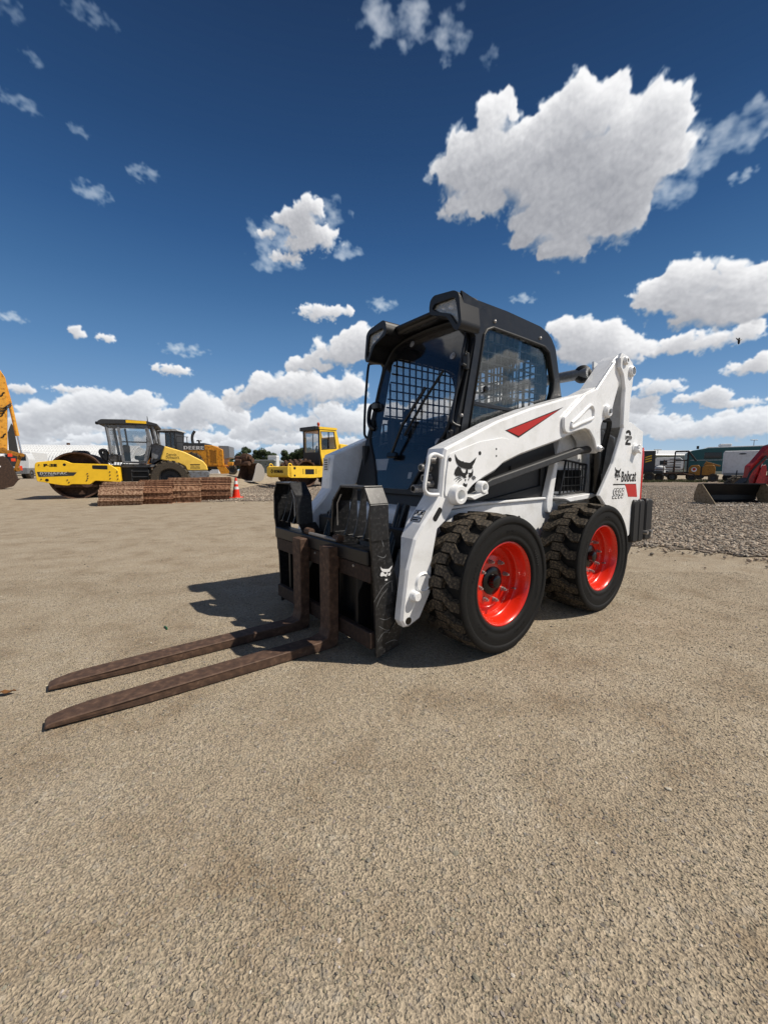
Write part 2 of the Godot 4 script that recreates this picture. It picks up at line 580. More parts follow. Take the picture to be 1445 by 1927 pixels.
func paint_cloud(c: Array, seed_: int) -> void:
	# density from overlapping puffs, frayed by noise; then light let in from the sun's side through that density
	var r := RandomNumberGenerator.new()
	r.seed = seed_ * 7919
	var wisp: bool = c[0] == 1
	var n := (c.size() - 1) / 4
	var az0: float = c[1]
	var el0 := 0.0
	for i in n:
		el0 += float(c[2 + i * 4]) / n
	var ce := cos(deg_to_rad(el0))
	var px := PackedFloat32Array()
	var py := PackedFloat32Array()
	var rx := PackedFloat32Array()
	var ry := PackedFloat32Array()
	var wt := PackedFloat32Array()
	var lo := Vector2(1e9, 1e9)
	var hi := -lo
	var mean := 0.0
	for i in n:
		var lx: float = wrapf(float(c[1 + i * 4]) - az0, -180.0, 180.0) * ce
		var ly: float = c[2 + i * 4] - el0
		var ra: float = c[3 + i * 4]
		var re: float = c[4 + i * 4]
		var m := minf(ra, re)
		mean += m / n
		lo = lo.min(Vector2(lx - ra * 1.5, ly - re * 1.5))
		hi = hi.max(Vector2(lx + ra * 1.5, ly + re * 1.5))
		px.append(lx); py.append(ly); rx.append(ra * 1.25); ry.append(re * 1.25); wt.append(0.95)
		if wisp:
			continue
		for k in 11:
			var th := r.randf_range(-0.3, PI + 0.3)
			var q := sqrt(r.randf_range(0.35, 1.0))
			var s := m * r.randf_range(0.3, 0.6)
			px.append(lx + cos(th) * q * ra * 0.85)
			py.append(ly + sin(th) * q * re * 0.8)
			rx.append(s * 1.2); ry.append(s); wt.append(0.75)
	var step := 180.0 / SKY_H
	var tall := hi.y - lo.y
	var big := clampf((tall - 3.0) / 12.0, 0.0, 1.0)
	var y0 := maxi(int((90.0 - (el0 + hi.y)) / step), 0)
	var y1 := mini(int((90.0 - (el0 + lo.y)) / step), SKY_H / 2 - 2)
	var top_cos := maxf(cos(deg_to_rad(minf(el0 + hi.y, 85.0))), 0.08)
	var x0 := int((az0 + lo.x / top_cos) / step)
	var x1 := int((az0 + hi.x / top_cos) / step)
	var w := x1 - x0 + 1
	var h := y1 - y0 + 1
	if w < 2 or h < 2:
		return
	var dens := PackedFloat32Array()
	dens.resize(w * h)
	var body := PackedFloat32Array()
	body.resize(w * h)
	var f1 := 0.55 / mean
	var f2 := lerpf(1.05, 1.7, big) / mean
	var so := seed_ * 13.7
	var np := px.size()
	for y in h:
		var el := 90.0 - (y0 + y + 0.5) * step
		var ly0 := el - el0
		var cel := maxf(cos(deg_to_rad(el)), 0.05)
		for x in w:
			var lx0 := ((x0 + x + 0.5) * step - az0) * cel
			var b := 0.0
			var u0 := warp_noise.get_noise_2d(lx0 * f1 * 1.3 + so, ly0 * f1 * 1.3 - so) * mean * 0.5
			var v0 := warp_noise.get_noise_2d(lx0 * f1 * 1.3 - so, ly0 * f1 * 1.3 + 7.0) * mean * 0.42
			for i in np:
				var dy := (ly0 + v0 - py[i]) / ry[i]
				if dy > 1.0 or dy < -1.0:
					continue
				var dx := (lx0 + u0 - px[i]) / rx[i]
				var q := 1.0 - dx * dx - dy * dy
				if q > 0.0:
					b += q * q * wt[i]
			if b < 0.015:
				continue
			var n1 := warp_noise.get_noise_2d(lx0 * f1 + so, ly0 * f1 * 1.2)
			if wisp:
				var n2 := puff_noise.get_noise_2d((lx0 + ly0 * 0.8) * f1 * 1.4 - so, ly0 * f1 * 2.6)
				dens[y * w + x] = minf(b, 0.7) * 0.62 + n1 * 0.55 + n2 * 0.22 - 0.1 - 0.35 * maxf(0.0, 0.25 - b)
			else:
				var n2 := billow_noise.get_noise_2d(lx0 * f2 + n1 * 0.4, ly0 * f2 + so)
				var n3 := puff_noise.get_noise_2d(lx0 * f2 * 2.3 + so, ly0 * f2 * 2.3)
				dens[y * w + x] = minf(b, 0.85) * 0.95 - 0.16 + n1 * 0.46 - n2 * 0.34 + n3 * lerpf(0.24, 0.15, big) - 0.7 * maxf(0.0, 0.16 - b)
				body[y * w + x] = smoothstep(0.3, lerpf(0.8, 0.95, big), b + n1 * lerpf(0.3, 0.16, big))
	var far := [0.10, 0.24, 0.45, 0.75, 1.15, 1.7, 2.4]
	var part_ := [0.12, 0.17, 0.25, 0.35, 0.45, 0.55, 0.6]
	var ox := PackedInt32Array()
	var oy := PackedInt32Array()
	var side := PackedInt32Array()
	for k in 7:
		side.append(roundi(0.42 * mean * far[k] / step))
		ox.append(roundi(0.5 * mean * far[k] / step / ce))
		oy.append(-roundi(0.87 * mean * far[k] / step))
	var haze := clampf(1.0 - el0 / 11.0, 0.0, 1.0)
	var veil := lerpf(lerpf(1.0, 0.55, smoothstep(24.0, 36.0, el0)), 1.0, smoothstep(0.9, 1.4, mean))
	var deep := lerpf(0.58, 0.88, big)
	for y in h:
		for x in w:
			var d := dens[y * w + x]
			var full := body[y * w + x]
			if d <= 0.0 and full <= 0.0:
				continue
			d = maxf(d, 0.0)
			var alpha := 1.0 - exp(-d * (2.2 if wisp else lerpf(4.4, 2.4, big)))
			alpha = maxf(alpha, full)
			var light := 1.0
			if wisp:
				alpha *= 0.85 * veil
				light = 0.75 + 0.25 * alpha
			else:
				var t := 0.0
				for k in 7:
					for m: int in [-1, 0, 1]:
						var xx := x + ox[k] + m * side[k]
						var yy := y + oy[k] + m * side[k] / 2
						if yy >= 0 and yy < h and xx < w and xx >= 0:
							var e := dens[yy * w + xx]
							if e > 0.0:
								t += e * part_[k] * 0.3333
				light = exp(-maxf(t - 0.08, 0.0) * lerpf(1.5, 1.05, big))
				light = clampf(1.0 - (1.0 - light) * deep + (d - 0.55) * lerpf(0.1, 0.2, big), 0.0, 1.0)
			var at := ((y0 + y) * SKY_W + posmod(x0 + x, SKY_W)) * 3
			var cr := lerpf(128.0, 252.0, light)
			var cg := lerpf(131.0, 252.0, light)
			var cb := lerpf(140.0, 253.0, light)
			cr = lerpf(cr, 186.0, haze * 0.3)
			cg = lerpf(cg, 204.0, haze * 0.3)
			cb = lerpf(cb, 224.0, haze * 0.3)
			sky_bytes[at] = int(lerpf(sky_bytes[at], cr, alpha))
			sky_bytes[at + 1] = int(lerpf(sky_bytes[at + 1], cg, alpha))
			sky_bytes[at + 2] = int(lerpf(sky_bytes[at + 2], cb, alpha))


# ------------------------------------------------------------------ materials

func noise(type: int, freq: float, seed_: int, octaves := 4) -> FastNoiseLite:
	var f := FastNoiseLite.new()
	f.noise_type = type
	f.frequency = freq
	f.seed = seed_
	f.fractal_type = FastNoiseLite.FRACTAL_FBM if octaves > 1 else FastNoiseLite.FRACTAL_NONE
	f.fractal_octaves = octaves
	return f


func ramp_texture(f: FastNoiseLite, size: int, stops: Array) -> ImageTexture:   # stops: [[where, Color], ...]
	var g := Gradient.new()
	g.offsets = PackedFloat32Array(stops.map(func(s): return s[0]))
	g.colors = PackedColorArray(stops.map(func(s): return s[1]))
	var src := f.get_seamless_image(size, size).get_data()
	var lut := PackedByteArray()
	for i in 256:
		var c := g.sample(i / 255.0)
		lut.append(c.r8); lut.append(c.g8); lut.append(c.b8)
	var out := PackedByteArray()
	out.resize(size * size * 3)
	for i in size * size:
		var k := src[i] * 3
		out[i * 3] = lut[k]
		out[i * 3 + 1] = lut[k + 1]
		out[i * 3 + 2] = lut[k + 2]
	return ImageTexture.create_from_image(Image.create_from_data(size, size, false, Image.FORMAT_RGB8, out))


func paint(called: String, c: Color, rough := 0.5, metal := 0.0, tex: Texture2D = null, scale := 2.0, rough_tex: Texture2D = null, coat := 0.0) -> StandardMaterial3D:
	var m := StandardMaterial3D.new()
	m.resource_name = called
	m.albedo_color = c
	m.roughness = rough
	m.metallic = metal
	if tex or rough_tex:
		m.uv1_triplanar = true
		m.uv1_scale = Vector3.ONE * scale
	if tex:
		m.albedo_texture = tex
	if rough_tex:
		m.roughness_texture = rough_tex
	if coat > 0.0:
		m.clearcoat_enabled = true
		m.clearcoat = coat
		m.clearcoat_roughness = 0.12
	M[called] = m
	return m


func bump(called: String, tex: Texture2D, depth_cm: float) -> void:
	M[called].heightmap_enabled = true
	M[called].heightmap_texture = tex
	M[called].heightmap_scale = depth_cm


func glass(called: String, c: Color, alpha: float) -> void:
	var m := StandardMaterial3D.new()
	m.resource_name = called
	m.transparency = BaseMaterial3D.TRANSPARENCY_ALPHA
	m.albedo_color = Color(c.r, c.g, c.b, alpha)
	m.roughness = 0.03
	m.metallic_specular = 0.5
	M[called] = m


func make_materials() -> void:
	var soft := ramp_texture(noise(FastNoiseLite.TYPE_SIMPLEX_SMOOTH, 0.012, 1, 5), 512, [[0.0, Color(0.93, 0.925, 0.915)], [0.35, Color(0.975, 0.975, 0.97)], [0.6, Color(1, 1, 1)], [1.0, Color(1, 1, 1)]])
	var grime := ramp_texture(noise(FastNoiseLite.TYPE_SIMPLEX_SMOOTH, 0.016, 2, 6), 512, [[0.0, Color(0.6, 0.55, 0.48)], [0.18, Color(0.8, 0.77, 0.72)], [0.32, Color(0.94, 0.93, 0.905)], [0.55, Color(1, 1, 1)], [1.0, Color(1, 1, 1)]])
	var scuffed := ramp_texture(noise(FastNoiseLite.TYPE_SIMPLEX, 0.03, 3, 6), 512, [[0.0, Color(0.84, 0.84, 0.84)], [0.5, Color(0.93, 0.93, 0.93)], [0.75, Color(1, 1, 1)], [1.0, Color(1, 0.99, 0.97)]])
	var rusty := ramp_texture(noise(FastNoiseLite.TYPE_SIMPLEX, 0.018, 4, 6), 512, [[0.0, Color(0.3, 0.215, 0.165)], [0.35, Color(0.46, 0.34, 0.26)], [0.55, Color(0.55, 0.43, 0.34)], [0.75, Color(0.63, 0.52, 0.43)], [1.0, Color(0.71, 0.62, 0.54)]])
	var dark_rust := ramp_texture(noise(FastNoiseLite.TYPE_SIMPLEX, 0.02, 5, 6), 512, [[0.0, Color(0.255, 0.2, 0.17)], [0.4, Color(0.315, 0.25, 0.212)], [0.62, Color(0.345, 0.275, 0.232)], [0.8, Color(0.39, 0.315, 0.268)], [1.0, Color(0.5, 0.43, 0.38)]])
	var scraped := ramp_texture(noise(FastNoiseLite.TYPE_SIMPLEX, 0.03, 6, 6), 512, [[0.0, Color(0.105, 0.107, 0.11)], [0.5, Color(0.135, 0.137, 0.14)], [0.7, Color(0.165, 0.166, 0.168)], [0.84, Color(0.25, 0.25, 0.248)], [1.0, Color(0.42, 0.41, 0.4)]])
	var rubber := ramp_texture(noise(FastNoiseLite.TYPE_SIMPLEX, 0.03, 7, 6), 512, [[0.0, Color(0.15, 0.144, 0.138)], [0.45, Color(0.24, 0.228, 0.212)], [0.62, Color(0.32, 0.3, 0.27)], [0.78, Color(0.43, 0.395, 0.345)], [1.0, Color(0.54, 0.49, 0.42)]])
	var rough_map := ramp_texture(noise(FastNoiseLite.TYPE_SIMPLEX_SMOOTH, 0.02, 8, 5), 512, [[0.0, Color(0.6, 0.6, 0.6)], [1.0, Color(1, 1, 1)]])
	var grain := ramp_texture(noise(FastNoiseLite.TYPE_SIMPLEX, 0.08, 9, 4), 512, [[0.0, Color(0, 0, 0)], [1.0, Color(1, 1, 1)]])
	M["grain_map"] = grain
	paint("white_paint", Color(0.93, 0.935, 0.94), 0.34, 0.0, soft, 0.9, rough_map, 0.25)
	paint("orange_red_paint", Color(0.86, 0.16, 0.065), 0.38, 0.0, soft, 2.0, rough_map, 0.4)
	paint("cab_black", Color(0.108, 0.114, 0.132), 0.42, 0.0, scuffed, 1.2, rough_map)
	paint("satin_black", Color(0.065, 0.066, 0.073), 0.45, 0.0, scuffed, 2.0)
	paint("cover_black", Color(0.13, 0.133, 0.14), 0.5, 0.0, scuffed, 1.5)
	paint("gloss_black", Color(0.025, 0.025, 0.03), 0.2)
	paint("decal_black", Color(0.03, 0.03, 0.034), 0.75)
	paint("decal_red", Color(0.72, 0.13, 0.08), 0.45)
	paint("decal_white", Color(0.88, 0.88, 0.88), 0.5)
	paint("lamp_red", Color(0.75, 0.05, 0.04), 0.2)
	paint("scraped_black", Color(1.0, 1.0, 1.02), 0.42, 0.2, scraped, 2.2, rough_map)
	paint("fork_steel", Color(1.0, 0.95, 0.9), 0.72, 0.15, dark_rust, 1.9)
	bump("fork_steel", grain, 0.06)
	paint("frame_steel", Color(0.62, 0.58, 0.56), 0.7, 0.15, dark_rust, 2.4)
	paint("track_rust", Color(1, 1, 1), 0.9, 0.0, rusty, 1.3)
	bump("track_rust", grain, 0.08)
	paint("track_rust_brown", Color(0.9, 0.82, 0.76), 0.9, 0.0, rusty, 1.1)
	bump("track_rust_brown", grain, 0.08)
	paint("track_rust_pale", Color(1.0, 0.96, 0.92), 0.9, 0.0, rusty, 0.9)
	bump("track_rust_pale", grain, 0.08)
	paint("drum_rust", Color(1.0, 0.93, 0.88), 0.85, 0.1, dark_rust, 0.8)
	bump("drum_rust", grain, 0.3)
	paint("tyre_rubber", Color(0.95, 0.92, 0.88), 0.74, 0.0, rubber, 3.2)
	bump("tyre_rubber", grain, 0.08)
	paint("tyre_side", Color(0.115, 0.114, 0.113), 0.68, 0.0, scuffed, 3.0)
	M.tyre_side.metallic_specular = 0.3
	M.tyre_rubber.metallic_specular = 0.35
	paint("plastic_black", Color(0.085, 0.085, 0.09), 0.55, 0.0, scuffed, 3.0)
	paint("bare_steel", Color(0.66, 0.65, 0.64), 0.36, 0.55, scuffed, 5.0)
	paint("chrome", Color(0.8, 0.8, 0.82), 0.12, 1.0)
	paint("pin_grey", Color(0.5, 0.51, 0.52), 0.45, 0.3)
	paint("lens", Color(0.62, 0.6, 0.56), 0.15, 0.55, scuffed, 14.0)
	paint("seat_fabric", Color(0.13, 0.13, 0.14), 0.9)
	paint("inside_grey", Color(0.2, 0.21, 0.22), 0.7)
	paint("machine_yellow", Color(0.97, 0.775, 0.13), 0.5, 0.0, soft, 0.45)
	paint("roller_yellow", Color(0.97, 0.8, 0.22), 0.48, 0.0, soft, 0.45)
	paint("deere_yellow", Color(0.83, 0.56, 0.1), 0.5, 0.0, grime, 0.6)
	paint("digger_yellow", Color(0.87, 0.62, 0.2), 0.55, 0.0, grime, 0.5)
	paint("hood_yellow", Color(0.96, 0.79, 0.33), 0.5, 0.0, soft, 0.6)
	paint("machine_grey", Color(0.45, 0.46, 0.48), 0.55, 0.0, grime, 0.8)
	paint("dark_grey", Color(0.2, 0.205, 0.215), 0.6, 0.0, scuffed, 1.0)
	paint("white_sheet", Color(0.84, 0.85, 0.86), 0.5, 0.05, soft, 0.2)
	paint("white_body", Color(0.82, 0.83, 0.84), 0.5, 0.0, soft, 0.5)
	paint("off_white", Color(0.72, 0.73, 0.74), 0.55, 0.0, grime, 0.4)
	paint("teal_paint", Color(0.05, 0.3, 0.31), 0.45, 0.0, soft, 0.5)
	paint("red_paint", Color(0.62, 0.06, 0.07), 0.42, 0.0, grime, 1.0)
	paint("blue_paint", Color(0.06, 0.08, 0.2), 0.4)
	paint("ochre_paint", Color(0.62, 0.42, 0.09), 0.55, 0.0, grime, 0.9)
	paint("grey_roof", Color(0.5, 0.52, 0.52), 0.7, 0.0, soft, 0.15)
	paint("grey_wall", Color(0.45, 0.48, 0.46), 0.8, 0.0, grime, 0.1)
	paint("galvanised", Color(0.55, 0.56, 0.57), 0.5, 0.5, scuffed, 2.0)
	paint("bucket_worn", Color(0.74, 0.72, 0.7), 0.6, 0.3, scuffed, 1.4)
	paint("bucket_tan", Color(0.52, 0.46, 0.37), 0.8, 0.0, grime, 1.2)
	paint("bucket_dark", Color(0.75, 0.68, 0.62), 0.75, 0.1, dark_rust, 0.9)
	paint("mud_bucket", Color(1, 0.92, 0.85), 0.9, 0.0, dark_rust, 0.5)
	paint("cone_orange", Color(0.93, 0.2, 0.05), 0.55, 0.0, grime, 3.0)
	paint("cone_band", Color(0.86, 0.86, 0.86), 0.4)
	paint("beacon_orange", Color(0.75, 0.25, 0.08), 0.3)
	paint("orange_paint", Color(0.9, 0.27, 0.12), 0.5)
	paint("bark", Color(0.2, 0.16, 0.12), 0.95)
	paint("leaf_dry", Color(0.42, 0.28, 0.14), 0.9)
	paint("green_scrap", Color(0.06, 0.36, 0.2), 0.5)
	paint("bird_dark", Color(0.12, 0.13, 0.15), 0.8)
	paint("hose_black", Color(0.04, 0.04, 0.042), 0.55)
	glass("door_glass", Color(0.09, 0.1, 0.125), 0.2)
	glass("side_glass", Color(0.14, 0.22, 0.2), 0.1)
	glass("cab_glass", Color(0.08, 0.13, 0.13), 0.15)
	glass("lamp_glass", Color(0.9, 0.9, 0.88), 0.25)
	paint("dark_pane", Color(0.03, 0.035, 0.045), 0.1)
	var lf := paint("leaves", Color(1, 1, 1), 0.8)
	lf.vertex_color_use_as_albedo = true
	lf.backlight_enabled = true
	lf.backlight = Color(0.25, 0.32, 0.12)
	var stone := paint("stone", Color(1, 1, 1), 0.92, 0.0, grime, 14.0)
	stone.vertex_color_use_as_albedo = true
	var gr := paint("grass_blade", Color(1, 1, 1), 0.85)
	gr.vertex_color_use_as_albedo = true
	make_ground_materials()


func make_ground_materials() -> void:
	# packed clay with small stones pressed into it: fine grain, stones of many tones, hollows
	var n := 1024
	var fine := noise(FastNoiseLite.TYPE_SIMPLEX, 0.11, 31, 5).get_seamless_image(n, n).get_data()
	var mid := noise(FastNoiseLite.TYPE_SIMPLEX_SMOOTH, 0.035, 32, 4).get_seamless_image(n, n).get_data()
	var cf := noise(FastNoiseLite.TYPE_CELLULAR, 0.06, 33, 1)
	cf.cellular_jitter = 1.0
	cf.cellular_return_type = FastNoiseLite.RETURN_CELL_VALUE
	var cell := cf.get_seamless_image(n, n, false, false, 0.02).get_data()
	cf.cellular_return_type = FastNoiseLite.RETURN_DISTANCE
	var dist := cf.get_seamless_image(n, n, false, false, 0.02).get_data()
	var cs := noise(FastNoiseLite.TYPE_CELLULAR, 0.14, 34, 1)
	cs.cellular_return_type = FastNoiseLite.RETURN_CELL_VALUE
	var cell2 := cs.get_seamless_image(n, n, false, false, 0.02).get_data()
	cs.cellular_return_type = FastNoiseLite.RETURN_DISTANCE
	var dist2 := cs.get_seamless_image(n, n, false, false, 0.02).get_data()
	var col := PackedByteArray()
	col.resize(n * n * 3)
	var hgt := PackedByteArray()
	hgt.resize(n * n)
	var gcol := PackedByteArray()
	gcol.resize(n * n * 3)
	var ghgt := PackedByteArray()
	ghgt.resize(n * n)
	for i in n * n:
		var f := fine[i] / 255.0
		var m := mid[i] / 255.0
		var s := cell[i] / 255.0
		var d := dist[i] / 255.0
		var s2 := cell2[i] / 255.0
		var d2 := dist2[i] / 255.0
		# clay
		var tone := 1.0 + (f - 0.5) * 0.52 + (m - 0.5) * 0.34
		var r := 0.618 * tone
		var g := 0.570 * tone
		var b := 0.497 * tone
		var h := 0.34 + (f - 0.5) * 0.6 + (m - 0.5) * 0.5
		# small stones, hardly different in tone from the clay between them
		var k1 := smoothstep(0.75, 0.35, d2)
		var q1 := 0.9 + s2 * 0.28 + (f - 0.5) * 0.2
		r = lerpf(r, 0.63 * q1, k1 * 0.45)
		g = lerpf(g, 0.585 * q1, k1 * 0.45)
		b = lerpf(b, 0.51 * q1, k1 * 0.45)
		h += k1 * (s2 - 0.25) * 0.42
		# larger stones, few
		if s > 0.88:
			var k := smoothstep(0.6, 0.36, d + (f - 0.5) * 0.2)
			var q := 0.84 + (s - 0.88) * 3.2
			r = lerpf(r, 0.6 * q, k * 0.6)
			g = lerpf(g, 0.57 * q, k * 0.6)
			b = lerpf(b, 0.52 * q, k * 0.6)
			h += k * 0.2
		col[i * 3] = clampi(int(r * 255.0), 0, 255)
		col[i * 3 + 1] = clampi(int(g * 255.0), 0, 255)
		col[i * 3 + 2] = clampi(int(b * 255.0), 0, 255)
		hgt[i] = clampi(int(h * 255.0), 0, 255)
		# crushed stone, as it looks from farther off
		var q2 := 0.58 + s2 * 0.5 + (f - 0.5) * 0.3
		var k2 := smoothstep(0.75, 0.45, d2)
		var w := q2
		gcol[i * 3] = clampi(int((0.66 + (s - 0.5) * 0.06) * w * 255.0), 0, 255)
		gcol[i * 3 + 1] = clampi(int(0.6 * w * 255.0), 0, 255)
		gcol[i * 3 + 2] = clampi(int((0.54 - (s - 0.5) * 0.04) * w * 255.0), 0, 255)
		ghgt[i] = clampi(int((k2 * 0.7 + f * 0.3) * 255.0), 0, 255)
	# large patches: paler dust, browner and greyer stretches
	var patchy := noise(FastNoiseLite.TYPE_SIMPLEX, 0.03, 35, 7)
	patchy.fractal_gain = 0.68
	var patch := ramp_texture(patchy, 1024, [[0.0, Color(0.8, 0.76, 0.71)], [0.3, Color(0.92, 0.9, 0.875)], [0.46, Color(0.955, 0.945, 0.93)], [0.6, Color(0.98, 0.97, 0.955)], [0.8, Color(1, 1, 1)], [1.0, Color(1, 1, 1)]])
	var mc := ImageTexture.create_from_image(Image.create_from_data(n, n, false, Image.FORMAT_RGB8, col))
	var mh := ImageTexture.create_from_image(Image.create_from_data(n, n, false, Image.FORMAT_L8, hgt))
	var g1 := paint("packed_ground", Color(1, 1, 1), 0.95)
	g1.albedo_texture = mc
	g1.heightmap_enabled = true
	g1.heightmap_texture = mh
	g1.heightmap_scale = 0.75
	g1.detail_enabled = true
	g1.detail_albedo = patch
	g1.detail_blend_mode = BaseMaterial3D.BLEND_MODE_MUL
	g1.detail_uv_layer = BaseMaterial3D.DETAIL_UV_2
	var g2 := paint("crushed_stone", Color(1, 1, 1), 0.95)
	g2.albedo_texture = ImageTexture.create_from_image(Image.create_from_data(n, n, false, Image.FORMAT_RGB8, gcol))
	g2.heightmap_enabled = true
	g2.heightmap_texture = ImageTexture.create_from_image(Image.create_from_data(n, n, false, Image.FORMAT_L8, ghgt))
	g2.heightmap_scale = 2.5
	g2.detail_enabled = true
	g2.detail_albedo = patch
	g2.detail_blend_mode = BaseMaterial3D.BLEND_MODE_MUL
	g2.detail_uv_layer = BaseMaterial3D.DETAIL_UV_2


# ------------------------------------------------------------------ ground

func ground_y(x: float, z: float) -> float:
	var far := smoothstep(7.0, 16.0, -z)
	var h := hill_noise.get_noise_2d(x, z) * 0.07 * far
	h += 0.68 * smoothstep(-19.5, -15.5, x) * smoothstep(-6.5, -9.8, x) * smoothstep(17.5, 25.0, -z) * smoothstep(75.0, 45.0, -z)
	return h


func gravel_edge(x: float) -> float:   # the gravel lies beyond this z
	var z := -12.9
	if x > -2.0:
		z = -12.9 + (x + 2.0) * 1.47
	if x > 3.2:
		z = -5.25 + (x - 3.2) * 0.5
	if x > 9.0:
		z = -2.35
	if x < -7.4:
		z -= 60.0
	return z + hill_noise.get_noise_2d(x * 9.0, 40.0) * 0.35 + hill_noise.get_noise_2d(x * 40.0, 80.0) * 0.12


func sheet(xs: Array, zs: Array, lift: float, uv: float, uv2: float, keep: Callable) -> ArrayMesh:
	var v := PackedVector3Array()
	var n := PackedVector3Array()
	var t := PackedVector2Array()
	var t2 := PackedVector2Array()
	var ix := PackedInt32Array()
	for z: float in zs:
		for x: float in xs:
			var y := ground_y(x, z)
			v.append(Vector3(x, y + lift, z))
			var e := 0.2
			n.append(Vector3(ground_y(x - e, z) - ground_y(x + e, z), 2.0 * e, ground_y(x, z - e) - ground_y(x, z + e)).normalized())
			t.append(Vector2(x, z) * uv)
			t2.append(Vector2(x * 0.94 + z * 0.34, z * 0.94 - x * 0.34) * uv2)
	var w := xs.size()
	for j in zs.size() - 1:
		for i in w - 1:
			if not keep.call((xs[i] + xs[i + 1]) * 0.5, (zs[j] + zs[j + 1]) * 0.5):
				continue
			var a := j * w + i
			ix.append_array([a, a + w, a + 1, a + 1, a + w, a + w + 1] if zs[j + 1] < zs[j] else [a, a + 1, a + w, a + 1, a + w + 1, a + w])
	# clockwise seen from above
	for i in range(0, ix.size(), 3):
		var p := v[ix[i]]
		if (v[ix[i + 1]] - p).cross(v[ix[i + 2]] - p).y > 0.0:
			var s := ix[i + 1]
			ix[i + 1] = ix[i + 2]
			ix[i + 2] = s
	var a := []
	a.resize(Mesh.ARRAY_MAX)
	a[Mesh.ARRAY_VERTEX] = v
	a[Mesh.ARRAY_NORMAL] = n
	a[Mesh.ARRAY_TEX_UV] = t
	a[Mesh.ARRAY_TEX_UV2] = t2
	a[Mesh.ARRAY_INDEX] = ix
	var m := ArrayMesh.new()
	m.add_surface_from_arrays(Mesh.PRIMITIVE_TRIANGLES, a)
	return m


func steps(marks: Array) -> Array:   # [from, to, step, to, step, ...]
	var out := [marks[0]]
	for k in range(1, marks.size(), 2):
		while out[-1] < marks[k] - 1e-4:
			out.append(minf(out[-1] + marks[k + 1], marks[k]))
	return out


func stone_mesh(seed_: int) -> ArrayMesh:
	var r := RandomNumberGenerator.new()
	r.seed = seed_
	var mb := MB.new()
	var rings := []
	var seg := 6
	for i in 4:
		var ring := []
		var th := PI * (i + 0.5) / 4.0
		for j in seg:
			var a := TAU * (j + 0.5 * (i % 2)) / seg
			ring.append(Vector3(sin(th) * cos(a), cos(th) * 0.72, sin(th) * sin(a)) * r.randf_range(0.78, 1.18))
		rings.append(ring)
	for i in 3:
		for j in seg:
			var k := (j + 1) % seg
			mb.face_out([rings[i][j], rings[i][k], rings[i + 1][k]], Vector3.ZERO)
			mb.face_out([rings[i][j], rings[i + 1][k], rings[i + 1][j]], Vector3.ZERO)
	for j in seg:
		var k := (j + 1) % seg
		mb.face_out([rings[0][j], rings[0][k], Vector3(0, 0.66, 0)], Vector3.ZERO)
		mb.face_out([rings[3][j], rings[3][k], Vector3(0, -0.66, 0)], Vector3.ZERO)
	return mb.mesh()


func scatter(called: String, label: String, mesh: Mesh, m: Material, list: Array, tints: Array) -> void:
	var mm := MultiMesh.new()
	mm.transform_format = MultiMesh.TRANSFORM_3D
	mm.use_colors = true
	mm.mesh = mesh
	mm.instance_count = list.size()
	for i in list.size():
		mm.set_instance_transform(i, list[i])
		mm.set_instance_color(i, tints[i])
	var o := MultiMeshInstance3D.new()
	o.name = numbered(called)
	o.multimesh = mm
	o.material_override = m
	o.set_meta("kind", "stuff")
	o.set_meta("label", label)
	add_child(o)


